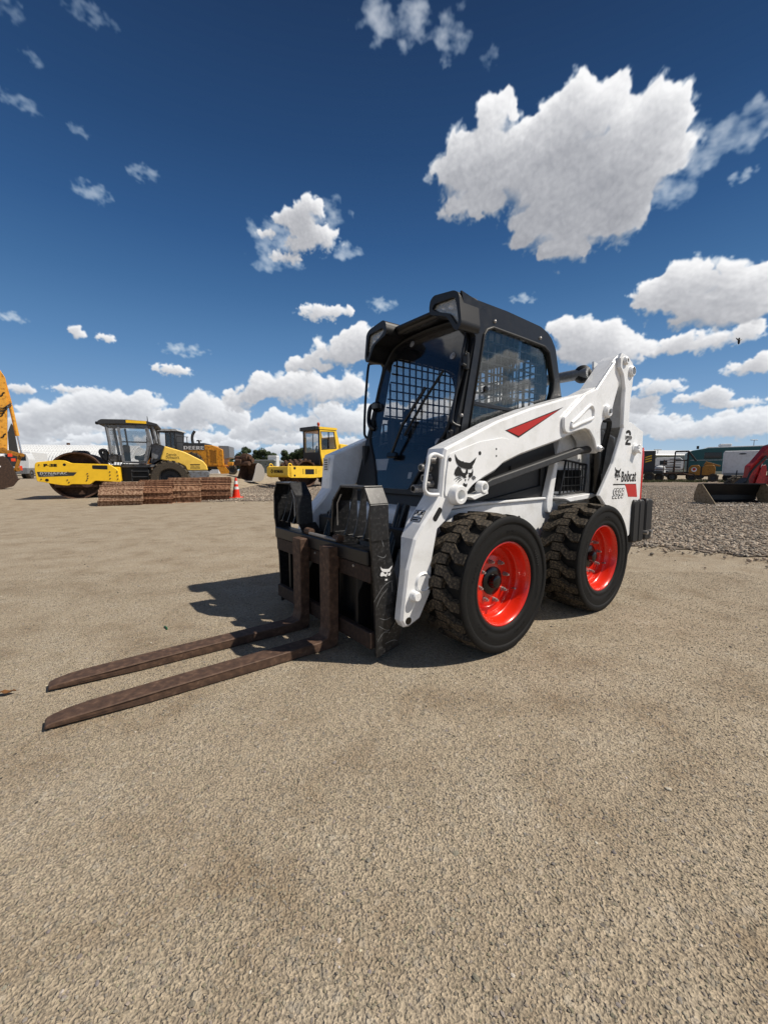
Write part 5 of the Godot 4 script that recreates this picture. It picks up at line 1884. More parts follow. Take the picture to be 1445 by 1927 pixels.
func plain_wheel(parent: Node3D, at: Vector3, r: float, w: float, rim_mat: Material, tread := 0, rim_share := 0.55) -> Node3D:
	var o := node_part("wheel", parent, at)
	var t := MB.new()
	var h := w * 0.5
	var q := r * rim_share
	t.lathe(P([q, -h * 0.8, q * 1.1, -h, r * 0.93, -h, r, -h * 0.78, r, h * 0.78, r * 0.93, h, q * 1.1, h, q, h * 0.8]), 36)
	if tread > 0:
		for i in tread:
			for s in [-1.0, 1.0]:
				t.t = Transform3D(Basis(Vector3(0, 0, 1), TAU * (i + (0.5 if s > 0 else 0.0)) / tread), Vector3.ZERO) * Transform3D(Basis(Vector3(1, 0, 0), s * 0.55), Vector3(r * 1.0, 0, s * h * 0.5))
				t.box(Vector3.ZERO, Vector3(r * 0.09, r * 0.09, h * 1.15))
	part("tyre", t, M.tyre_rubber, o)
	var d := MB.new()
	d.lathe(P([0.0, -h * 0.8, q, -h * 0.8, q, h * 0.7, q * 0.94, h * 0.75, q * 0.85, h * 0.3, q * 0.35, h * 0.2, q * 0.3, h * 0.4, 0.0, h * 0.4]), 28)
	part("rim", d, rim_mat, o)
	return o


func make_compactor() -> void:
	# local x runs to the rear, z to the camera, the drum's axle stands over the origin
	var C := thing("soil_compactor", "yellow and grey soil compactor with smooth rusty drum, parked behind the rusty track sections", "compactor", Vector3(-10.9, 0, -14.9), 24.0)
	var f := P([-1.00, 1.19, -0.95, 1.25, -0.39, 1.32, -0.20, 1.31, -0.02, 1.22, 1.07, 1.19, 1.31, 0.99, 1.37, 0.57, 0.61, 0.63, 0.47, 0.50, -0.06, 0.52, -0.14, 0.47, -0.36, 0.49, -0.64, 0.55, -0.79, 0.59, -0.98, 0.62, -1.02, 1.01])
	for s in [1.0, -1.0]:
		var m := MB.new()
		m.prism(rounded(f, 0.05, 3), 0.93 if s > 0 else -1.05, 1.05 if s > 0 else -0.93, 0.012)
		part("drum_frame", m, M.machine_yellow, C)
	var cb := MB.new()
	cb.box(Vector3(-0.98, 0.95, 0), Vector3(0.10, 0.5, 1.86), 0.02)
	cb.box(Vector3(1.25, 0.85, 0), Vector3(0.2, 0.5, 1.86), 0.02)
	part("frame_beam", cb, M.machine_yellow, C)
	var drum := MB.new()
	drum.lathe(P([0.745, -0.86, 0.80, -0.88, 0.80, 0.88, 0.745, 0.86, 0.735, 0.5, 0.0, 0.45]), 72)
	var dr := part("drum", drum, M.drum_rust, C)
	dr.position = Vector3(0.05, 0.80, 0)
	var hubm := MB.new()
	hubm.cyl(Vector3(0.05, 0.80, 0.4), Vector3(0.05, 0.80, 0.94), 0.34, 0.30, 28)
	hubm.box(Vector3(0.05, 1.60, 0.0), Vector3(0.45, 0.16, 0.6), 0.06)
	part("drum_motor", hubm, M.dark_grey, C)
	var scr := MB.new()
	scr.prism(P([0.20, 0.52, 0.55, 0.52, 0.48, 0.42, 0.38, 0.40, 0.28, 0.42]), 0.90, 1.04, 0.005)
	scr.box(Vector3(0.05, 0.45, 0.94), Vector3(1.2, 0.08, 0.04), 0.01)
	part("scraper", scr, M.drum_rust, C)
	var dk := MB.new()
	dk.prism(rounded(P([-0.96, 0.935, 0.12, 0.915, 0.02, 0.80, -0.92, 0.765]), 0.02, 2), 1.049, 1.054)
	part("stripe", dk, M.dark_grey, C)
	for e in [0.0]:
		lettering(C, "DYNAPAC", -0.88 + e, 0.842, 0.74, 0.078, 1.055, M.off_white, true, "lettering", 0.15)
	lettering(C, "CA2500", -0.86, 0.785, 0.34, 0.04, 1.055, M.off_white, false, "lettering", 0.15)
	for e in [0.0, 0.012, 0.022]:
		lettering(C, "P-38", -0.77 + e, 1.10, 0.34, 0.095, 1.052, M.decal_black)
	var hl := MB.new()
	for q in [[-0.21, 1.17, 0.045], [-0.71, 0.66, 0.05]]:
		hl.cyl(Vector3(q[0], q[1], 1.048), Vector3(q[0], q[1], 1.053), q[2], q[2], 16)
	hl.prism(rounded(P([0.56, 1.155, 1.0, 1.15, 1.0, 1.01, 0.56, 1.03]), 0.03, 3), 1.048, 1.053)
	part("frame_opening", hl, M.decal_black, C)
	for q in [[-0.89, 1.16], [0.41, 0.87], [0.42, 0.79], [0.41, 0.71], [0.38, 0.64], [1.06, 0.93], [1.06, 0.82], [1.06, 0.70], [-0.86, 0.69], [-0.13, 0.92], [-0.16, 0.66], [-0.12, 0.58], [1.27, 0.93], [1.28, 0.80], [1.28, 0.68]]:
		var b := MB.new()
		b.cyl(Vector3(q[0], q[1], 1.05), Vector3(q[0], q[1], 1.066), 0.022, 0.018, 8)
		part("frame_bolt", b, M.drum_rust, C)
	# rear frame, cab and hood
	var under := MB.new()
	under.box(Vector3(1.75, 0.85, 0), Vector3(0.9, 0.55, 1.1), 0.02)
	under.box(Vector3(2.9, 0.8, 0), Vector3(1.7, 0.4, 1.0), 0.02)
	part("rear_frame", under, M.satin_black, C)
	var step := MB.new()
	for i in 3:
		step.box(Vector3(1.95, 0.55 + i * 0.2, 0.80), Vector3(0.5, 0.03, 0.2), 0.005)
	step.box(Vector3(1.69, 0.75, 0.80), Vector3(0.03, 0.5, 0.16), 0.005)
	step.box(Vector3(2.21, 0.75, 0.80), Vector3(0.03, 0.5, 0.16), 0.005)
	part("step", step, M.dark_grey, C)
	var body := MB.new()
	body.prism(rounded(P([1.0, 1.32, 1.12, 1.58, 1.36, 1.56, 1.44, 1.20, 2.30, 1.16, 2.37, 1.42, 2.60, 1.38, 2.76, 1.87, 2.52, 1.97, 2.35, 1.95, 2.20, 1.32, 1.5, 1.26, 1.44, 1.28, 1.40, 1.14, 1.15, 1.16]), 0.02, 2), 0.70, 0.84, 0.01)
	body.box(Vector3(1.9, 1.15, 0), Vector3(1.1, 0.12, 1.5), 0.02)
	body.prism(P([2.3, 1.2, 2.60, 1.38, 2.76, 1.87, 2.52, 1.97, 2.35, 1.93]), -0.84, 0.70, 0.01)
	part("cab_base", body, M.machine_grey, C)
	var fen := MB.new()
	fen.box(Vector3(1.14, 1.42, 0.0), Vector3(0.30, 0.26, 1.5), 0.05)
	part("front_console", fen, M.machine_grey, C)
	var cage := node_part("cab", C)
	var posts := MB.new()
	for s in [1.0, -1.0]:
		var z: float = s * 0.76
		posts.tube(PackedVector3Array([Vector3(0.98, 2.58, z), Vector3(1.10, 1.55, z)]), 0.05, 6)
		posts.tube(PackedVector3Array([Vector3(1.34, 2.58, z), Vector3(1.46, 1.28, z)]), 0.035, 6)
		posts.tube(PackedVector3Array([Vector3(2.22, 2.62, z), Vector3(2.33, 1.98, z), Vector3(2.14, 1.26, z)]), 0.05, 6)
		posts.tube(PackedVector3Array([Vector3(2.40, 2.58, z), Vector3(2.52, 1.95, z)]), 0.05, 6)
	part("cab_post", posts, M.machine_grey, cage)
	var dfr := MB.new()
	dfr.frame(P([1.31, 2.56, 2.24, 2.60, 2.34, 2.01, 2.17, 1.22, 1.42, 1.24]), P([1.39, 2.50, 2.16, 2.54, 2.23, 2.03, 2.07, 1.29, 1.49, 1.31]), 0.75, 0.80)
	part("cab_door", dfr, M.machine_grey, cage)
	var dgl := MB.new()
	dgl.prism(P([1.39, 2.50, 2.16, 2.54, 2.23, 2.03, 2.07, 1.29, 1.49, 1.31]), 0.77, 0.775)
	part("door_pane", dgl, M.cab_glass, cage)
	var rail := MB.new()
	rail.box(Vector3(1.83, 1.99, 0.785), Vector3(0.8, 0.04, 0.03), 0.005)
	part("door_rail", rail, M.dark_grey, cage)
	var fgl := MB.new()
	fgl.prism(P([0.98, 2.56, 1.34, 2.56, 1.42, 1.56, 1.09, 1.56]), 0.75, 0.755)
	fgl.prism(P([0.98, 2.56, 1.34, 2.56, 1.42, 1.56, 1.09, 1.56]), -0.755, -0.75)
	fgl.prism(P([1.35, 2.5, 2.3, 2.5, 2.4, 1.9, 1.45, 1.4]), -0.762, -0.758)
	fgl.t = Transform3D(Basis(Vector3(0, 0, 1), Vector3(0, 1, 0), Vector3(-1, 0, 0)), Vector3(1.0, 0, 0))
	fgl.prism(P([-0.74, 1.56, 0.74, 1.56, 0.74, 2.56, -0.74, 2.56]), 0.0, 0.005)
	part("cab_pane", fgl, M.cab_glass, cage)
	var roof := MB.new()
	roof.prism(rounded(P([0.86, 2.75, 1.61, 2.77, 2.26, 2.74, 2.58, 2.66, 2.55, 2.56, 2.25, 2.60, 1.36, 2.60, 0.76, 2.56, 0.75, 2.68]), 0.04, 3), -0.85, 0.85, 0.02)
	part("cab_roof", roof, M.dark_grey, cage)
	var yr := MB.new()
	yr.prism(P([1.60, 2.752, 2.23, 2.738, 2.23, 2.645, 1.60, 2.655]), 0.849, 0.858)
	part("roof_band", yr, M.machine_yellow, cage)
	var ant := MB.new()
	ant.cyl(Vector3(2.27, 2.72, 0.8), Vector3(2.26, 2.92, 0.8), 0.018, 0.008, 8)
	ant.box(Vector3(0.72, 2.62, 0.7), Vector3(0.10, 0.10, 0.14), 0.02)
	part("roof_aerial", ant, M.satin_black, cage)
	var seat := MB.new()
	seat.box(Vector3(1.95, 1.45, 0), Vector3(0.45, 0.15, 0.5), 0.04)
	seat.box(Vector3(2.2, 1.85, 0), Vector3(0.14, 0.8, 0.45), 0.04)
	seat.box(Vector3(1.45, 1.62, 0), Vector3(0.2, 0.6, 0.4), 0.04)
	part("seat", seat, M.seat_fabric, cage)
	var hood := MB.new()
	hood.prism(rounded(P([2.765, 1.87, 3.42, 1.67, 4.05, 1.33, 4.17, 1.16, 4.20, 0.98, 3.47, 0.98, 3.42, 1.14, 3.3, 1.2, 2.61, 1.38]), 0.05, 3), -0.86, 0.86, 0.03)
	part("hood", hood, M.hood_yellow, C)
	lettering(C, "Dennis", 2.83, 1.50, 0.32, 0.11, 0.862, M.decal_black, false)
	lettering(C, "DirtworX", 2.80, 1.40, 0.44, 0.10, 0.862, M.decal_black, false)
	var bars := MB.new()
	bars.box(Vector3(3.76, 1.20, 0.862), Vector3(0.34, 0.028, 0.006))
	bars.box(Vector3(3.76, 1.075, 0.862), Vector3(0.34, 0.028, 0.006))
	part("stripe", bars, M.decal_black, C)
	lettering(C, "Atlas Copco", 3.60, 1.115, 0.32, 0.05, 0.862, M.decal_black, true)
	var rl := MB.new()
	rl.prism(rounded(P([3.48, 0.97, 4.22, 0.97, 4.26, 0.86, 4.20, 0.60, 3.60, 0.55, 3.48, 0.68]), 0.05, 3), -0.88, 0.88, 0.03)
	part("rear_bumper", rl, M.machine_grey, C)
	for s in [1.0, -1.0]:
		plain_wheel(C, Vector3(2.90, 0.66, s * 0.72), 0.66, 0.5, M.dark_grey, 20)
	var sh := MB.new()
	sh.tube(smooth_path(P3([0.92, 1.66, 0.5, 0.80, 1.70, 0.5, 0.72, 1.62, 0.5, 0.85, 1.38, 0.5, 1.1, 1.25, 0.5]), 4), 0.06, 8)
	sh.box(Vector3(0.88, 1.48, 0.4), Vector3(0.16, 0.4, 0.3), 0.05)
	part("hitch_arm", sh, M.dark_grey, C)


func make_track_sections() -> void:
	# sections of wide rusty crawler track laid over themselves, plates one above the other
	var spots := [[-7.33, -11.5, 1.06, 27.0, "leftmost of four rusty crawler track bundles before the yellow compactor"], [-6.70, -12.05, 0.95, 22.0, "second rusty crawler track bundle from the compactor drum, between two others"], [-6.08, -12.55, 0.95, 24.0, "third rusty crawler track bundle, in front of the compactor's rear tyre"], [-5.50, -13.35, 1.0, 19.0, "rusty crawler track bundle standing next to the orange traffic cone"]]
	var n := 0
	for q in spots:
		var T := thing("track_bundle", q[4], "crawler track", Vector3(q[0], 0, q[1]), q[3], "rusty track bundles in a row")
		n += 1
		var m: Material = [M.track_rust, M.track_rust_brown, M.track_rust_pale, M.track_rust_brown][n - 1]
		var w: float = q[2]
		# the chain of plates runs up the front, over the top and down the back
		var path := [[0.06, 0.10, 80.0], [0.06, 0.29, 90.0], [0.01, 0.47, 112.0], [-0.12, 0.58, 152.0], [-0.31, 0.63, 162.0], [-0.49, 0.69, 160.0], [-0.67, 0.74, 168.0], [-0.86, 0.76, 180.0], [-1.02, 0.68, 225.0], [-1.10, 0.50, 258.0], [-1.12, 0.31, 270.0], [-1.12, 0.12, 272.0]]
		var lean := rng.randf_range(-0.03, 0.03)
		var tall := [0.76, 0.82, 0.9, 0.9][n - 1] as float
		var plate := MB.new()
		plate.box(Vector3(0, 0.006, 0), Vector3(w, 0.172, 0.018), 0.004)
		plate.box(Vector3(0, -0.080, 0.036), Vector3(w, 0.026, 0.06), 0.006)
		plate.box(Vector3(0, 0.01, -0.05), Vector3(0.3, 0.16, 0.08), 0.01)
		for k in [-1, 1]:
			for j in [0, 1]:
				plate.cyl(Vector3(k * 0.07, 0.018 + j * 0.04, 0.008), Vector3(k * 0.07, 0.018 + j * 0.04, 0.028), 0.017, 0.015, 6)
		var pm := plate.mesh()
		for e in path:
			var o := part_mesh("track_plate", pm, m, T)
			o.position = Vector3(rng.randf_range(-0.03, 0.03), e[1] * tall, e[0] + lean * e[1])
			o.rotation_degrees = Vector3(90.0 - e[2] + rng.randf_range(-5, 5), rng.randf_range(-2.5, 2.5), rng.randf_range(-1.5, 1.5))
		var core := MB.new()
		for x in [-0.13, 0.13]:
			core.prism(rounded(P([0.05, 0.03, 1.0, 0.03, 0.95, 0.55, 0.60, 0.52, 0.12, 0.42]), 0.06, 3), x - 0.04, x + 0.04, 0.01)
		var co := part("track_chain", core, M.drum_rust, T)
		co.rotation.y = PI / 2.0


func make_padfoot_roller() -> void:
	var B := thing("padfoot_roller", "yellow padfoot roller with beacon on its cab, behind the pallet fork frame", "roller", Vector3(-4.55, ground_y(-4.5, -24.6), -24.6), 47.0)
	var dc := Vector3(-0.70, 0.80, 0)
	for s in [1.0, -1.0]:
		var m := MB.new()
		m.prism(rounded(P([-2.0, 1.22, 0.55, 1.22, 0.60, 0.95, 0.50, 0.60, -0.40, 0.55, -1.9, 0.58, -2.0, 0.70]), 0.05, 3), 0.93 if s > 0 else -1.05, 1.05 if s > 0 else -0.93, 0.012)
		part("drum_frame", m, M.roller_yellow, B)
	var fb := MB.new()
	fb.prism(rounded(P([-2.06, 1.18, -1.86, 1.20, -1.80, 0.62, -1.98, 0.60, -2.08, 0.70]), 0.04, 3), -1.05, 1.05, 0.012)
	fb.box(Vector3(0.5, 0.9, 0), Vector3(0.2, 0.5, 1.86), 0.02)
	part("frame_beam", fb, M.roller_yellow, B)
	var mark := node_part("maker_sign", B)
	mark.transform = Transform3D(Basis(Vector3(0, 0, 1), Vector3(0, 1, 0), Vector3(-1, 0, 0)), Vector3(-2.075, 0, 0))
	for e in [0.0, 0.018]:
		lettering(mark, "BOMAG", -0.28 + e, 0.84, 0.88, 0.17, 0.004, M.decal_black)
	var dia := MB.new()
	dia.frame(P([-0.62, 0.93, -0.49, 1.06, -0.36, 0.93, -0.49, 0.80]), P([-0.55, 0.93, -0.49, 0.99, -0.43, 0.93, -0.49, 0.87]), 0.0, 0.006)
	part("emblem", dia, M.decal_black, mark)
	var op := MB.new()
	op.prism(rounded(P([-0.92, 1.05, -0.30, 1.05, -0.30, 0.76, -0.92, 0.76]), 0.03, 3), 1.049, 1.054)
	for q in [[-1.62, 1.10, 0.075], [-1.62, 0.70, 0.06], [0.40, 1.08, 0.07]]:
		op.cyl(Vector3(q[0], q[1], 1.048), Vector3(q[0], q[1], 1.055), q[2], q[2], 16)
	for x in [-1.06, -0.16]:
		for i in 5:
			op.box(Vector3(x, 0.80 + i * 0.06, 1.051), Vector3(0.07, 0.03, 0.006))
	part("frame_opening", op, M.decal_black, B)
	for z in [-0.95, 0.95]:
		var eye := MB.new()
		eye.tube(smooth_path(P3([-1.95, 1.20, z, -1.93, 1.32, z, -1.84, 1.35, z, -1.76, 1.30, z, -1.70, 1.20, z]), 4), 0.03, 8)
		part("lifting_eye", eye, M.roller_yellow, B)
	var drum := MB.new()
	drum.lathe(P([0.66, -0.88, 0.74, -0.90, 0.74, 0.90, 0.68, 0.88, 0.66, 0.5, 0.0, 0.45]), 48)
	part("drum", drum, M.drum_rust, B).position = dc
	var pad := MB.new()
	pad.prism(rounded(P([-0.075, -0.07, 0.075, -0.07, 0.075, 0.07, -0.075, 0.07]), 0.02, 2), 0.0, 0.10, 0.02)
	var pm := pad.mesh()
	for i in 16:
		for k in 7:
			var a := TAU * (i + 0.5 * (k % 2)) / 16.0
			var o := part_mesh("drum_pad", pm, M.drum_rust, B)
			var out := Vector3(cos(a), sin(a), 0)
			o.transform = Transform3D(Basis(Vector3(-sin(a), cos(a), 0), Vector3(0, 0, 1), out), dc + out * 0.73 + Vector3(0, 0, -0.76 + k * 0.253))
	var hm := MB.new()
	hm.cyl(dc + Vector3(0, 0, 0.4), dc + Vector3(0, 0, 0.95), 0.3, 0.27, 24)
	part("drum_motor", hm, M.dark_grey, B)
	# cab
	var cab := node_part("cab", B)
	var cs := P([0.30, 3.40, 1.62, 3.44, 2.05, 2.05, 1.95, 1.25, 0.60, 1.25, 0.42, 1.9])
	var win := P([0.46, 3.22, 1.44, 3.26, 1.60, 2.32, 0.52, 2.22])
	for s in [1.0, -1.0]:
		var m := MB.new()
		m.frame(cs, win, 0.70 if s > 0 else -0.76, 0.76 if s > 0 else -0.70)
		part("cab_side", m, M.roller_yellow, cab)
		var g := MB.new()
		g.prism(win, s * 0.73 - 0.003, s * 0.73 + 0.003)
		part("cab_pane", g, M.cab_glass, cab)
		var wf := MB.new()
		wf.frame(MB.inset(reversed(win) if MB.area2(win) < 0 else win, -0.03), win, s * 0.762 - 0.01, s * 0.762 + 0.01)
		wf.box(Vector3(1.03, 2.75, s * 0.762), Vector3(0.06, 1.0, 0.03))
		part("window_frame", wf, M.satin_black, cab)
	var ff := MB.new()
	ff.t = basis_x(Vector3(0.32, 0, 0))
	ff.frame(P([-0.78, 3.40, 0.78, 3.40, 0.78, 1.30, -0.78, 1.30]), P([-0.70, 3.30, 0.70, 3.30, 0.70, 2.05, -0.70, 2.05]), -0.04, 0.02)
	part("front_frame", ff, M.satin_black, cab)
	var fg := MB.new()
	fg.t = basis_x(Vector3(0.32, 0, 0))
	fg.prism(P([-0.70, 3.30, 0.70, 3.30, 0.70, 2.05, -0.70, 2.05]), 0.0, 0.005)
	part("windscreen", fg, M.cab_glass, cab)
	var rf := MB.new()
	rf.prism(rounded(P([0.36, 3.52, 1.66, 3.52, 1.68, 3.40, 0.30, 3.38]), 0.04, 3), -0.80, 0.80, 0.02)
	rf.box(Vector3(1.55, 2.2, 0), Vector3(0.08, 1.6, 1.4), 0.01)
	part("cab_roof", rf, M.roller_yellow, cab)
	var lamps := MB.new()
	lamps.box(Vector3(0.18, 3.42, 0.0), Vector3(0.30, 0.22, 1.5), 0.03)
	part("lamp_bar", lamps, M.satin_black, cab)
	var bc := MB.new()
	bc.cyl(Vector3(0.45, 3.52, 0.55), Vector3(0.45, 3.62, 0.55), 0.05, 0.05, 12)
	bc.ball(Vector3(0.45, 3.68, 0.55), Vector3(0.085, 0.11, 0.085), 12, 8)
	part("beacon", bc, M.beacon_orange, cab)
	var st := MB.new()
	st.box(Vector3(1.1, 2.1, 0), Vector3(0.5, 0.2, 0.5), 0.05)
	st.box(Vector3(1.38, 2.5, 0), Vector3(0.16, 0.8, 0.45), 0.05)
	st.tube(PackedVector3Array([Vector3(0.6, 1.9, 0), Vector3(0.75, 2.45, 0)]), 0.05, 8)
	part("seat", st, M.seat_fabric, cab)
	var hood := MB.new()
	hood.prism(rounded(P([1.85, 2.60, 3.1, 2.50, 3.9, 2.2, 4.1, 1.2, 1.9, 1.1]), 0.08, 3), -0.85, 0.85, 0.03)
	part("hood", hood, M.roller_yellow, B)
	var low := MB.new()
	low.box(Vector3(1.9, 0.95, 0), Vector3(2.6, 0.6, 1.2), 0.03)
	part("rear_frame", low, M.dark_grey, B)
	for s in [1.0, -1.0]:
		plain_wheel(B, Vector3(2.25, 0.72, s * 0.78), 0.72, 0.55, M.roller_yellow, 18)
	lettering(B, "Dirtworx", 1.0, 1.75, 0.6, 0.12, 0.763, M.decal_black, false)


func make_deere() -> void:
	var gy := ground_y(-12.2, -27.5)
	var D := thing("wheel_loader", "yellow wheel loader with large white letters on its dark hood, beyond the compactor", "wheel loader", Vector3(-12.2, gy, -27.5), 8.0)
	var hood := MB.new()
	hood.prism(rounded(P([-0.70, 1.90, 0.64, 1.92, 1.13, 1.90, 1.70, 1.63, 1.72, 0.58, 0.50, 0.56, -0.75, 0.95]), 0.06, 3), -0.9, 0.9, 0.03)
	part("hood", hood, M.deere_yellow, D)
	var top := MB.new()
	top.prism(P([-0.72, 1.60, 0.60, 1.60, 0.60, 2.05, -0.70, 2.04]), -0.92, 0.92, 0.02)
	part("hood_top", top, M.dark_grey, D)
	for e in [0.0, 0.018]:
		lettering(D, "DEERE", -0.66 + e, 1.63, 1.20, 0.22, 0.925, M.decal_white)
	var gri := MB.new()
	gri.frame(P([0.78, 1.72, 1.40, 1.62, 1.42, 0.66, 0.80, 0.66]), P([0.88, 1.62, 1.28, 1.55, 1.30, 0.74, 0.90, 0.74]), 0.90, 0.93)
	part("grille_frame", gri, M.deere_yellow, D)
	var lv := MB.new()
	for i in 9:
		lv.box(Vector3(0.90 + i * 0.048, 1.15, 0.908), Vector3(0.018, 0.84, 0.02))
	part("grille", lv, M.ochre_paint, D)
	var cab := node_part("cab", D)
	var cf := MB.new()
	for s in [1.0, -1.0]:
		cf.frame(P([-2.22, 2.80, -1.15, 2.80, -1.20, 1.60, -2.28, 1.60]), P([-2.10, 2.68, -1.78, 2.68, -1.78, 1.75, -2.14, 1.75]), s * 0.8 - 0.03, s * 0.8 + 0.03)
	cf.box(Vector3(-1.45, 2.2, 0.84), Vector3(0.08, 1.1, 0.04))
	cf.box(Vector3(-1.2, 2.2, 0), Vector3(0.06, 1.2, 1.6))
	part("cab_frame", cf, M.dark_grey, cab)
	var cg := MB.new()
	cg.prism(P([-2.10, 2.68, -1.78, 2.68, -1.78, 1.75, -2.14, 1.75]), 0.79, 0.80)
	cg.prism(P([-1.70, 2.68, -1.25, 2.68, -1.25, 1.75, -1.70, 1.75]), 0.835, 0.842)
	part("cab_pane", cg, M.cab_glass, cab)
	var cr := MB.new()
	cr.prism(rounded(P([-2.35, 2.92, -1.10, 2.92, -1.02, 2.80, -2.40, 2.78]), 0.05, 3), -0.9, 0.9, 0.02)
	part("cab_roof", cr, M.off_white, cab)
	var st := MB.new()
	st.tube(smooth_path(P3([-0.30, 2.0, 0.2, -0.34, 2.35, 0.2, -0.30, 2.62, 0.2, -0.16, 2.86, 0.2]), 5), 0.085, 10)
	part("exhaust_stack", st, M.dark_grey, D)
	var mush := MB.new()
	mush.cyl(Vector3(0.08, 2.0, 0.2), Vector3(0.08, 2.22, 0.2), 0.06, 0.06, 12)
	mush.cyl(Vector3(0.08, 2.2, 0.2), Vector3(0.08, 2.28, 0.2), 0.18, 0.14, 16)
	part("air_cap", mush, M.satin_black, D)
	var rail := MB.new()
	for q in [[-1.1, 1.7, -1.1, 2.46], [-0.72, 2.0, -0.72, 2.44], [-0.48, 2.0, -0.48, 2.42]]:
		rail.tube(PackedVector3Array([Vector3(q[0], q[1], 0.8), Vector3(q[2], q[3], 0.8)]), 0.022, 6)
	rail.tube(PackedVector3Array([Vector3(-1.1, 2.46, 0.8), Vector3(-0.40, 2.42, 0.8)]), 0.022, 6)
	rail.tube(PackedVector3Array([Vector3(-1.1, 2.08, 0.8), Vector3(-0.40, 2.06, 0.8)]), 0.022, 6)
	part("hand_rail", rail, M.dark_grey, D)
	var rad := MB.new()
	rad.prism(rounded(P([1.40, 1.90, 2.06, 1.88, 2.08, 1.12, 1.66, 1.05]), 0.06, 3), -0.75, 0.75, 0.03)
	part("radiator", rad, M.galvanised, D)
	var ly := MB.new()
	ly.prism(rounded(P([1.30, 0.56, 1.80, 0.56, 2.04, 0.26, 2.02, 0.10, 1.55, 0.08]), 0.04, 3), -0.9, 0.95, 0.02)
	ly.box(Vector3(2.12, 0.72, 0.3), Vector3(0.34, 0.24, 1.1), 0.03)
	part("counterweight", ly, M.deere_yellow, D)
	var bx := MB.new()
	bx.box(Vector3(0.2, 0.62, 0.0), Vector3(2.6, 0.5, 1.3), 0.03)
	part("rear_frame", bx, M.dark_grey, D)
	for q in [[-0.2, 0.72], [-2.6, 0.72]]:
		for s in [1.0, -1.0]:
			plain_wheel(D, Vector3(q[0], q[1], s * 0.85), 0.72, 0.5, M.deere_yellow, 14)
	plain_wheel(D, Vector3(2.22, 0.32, 0.75), 0.31, 0.22, M.dark_grey)


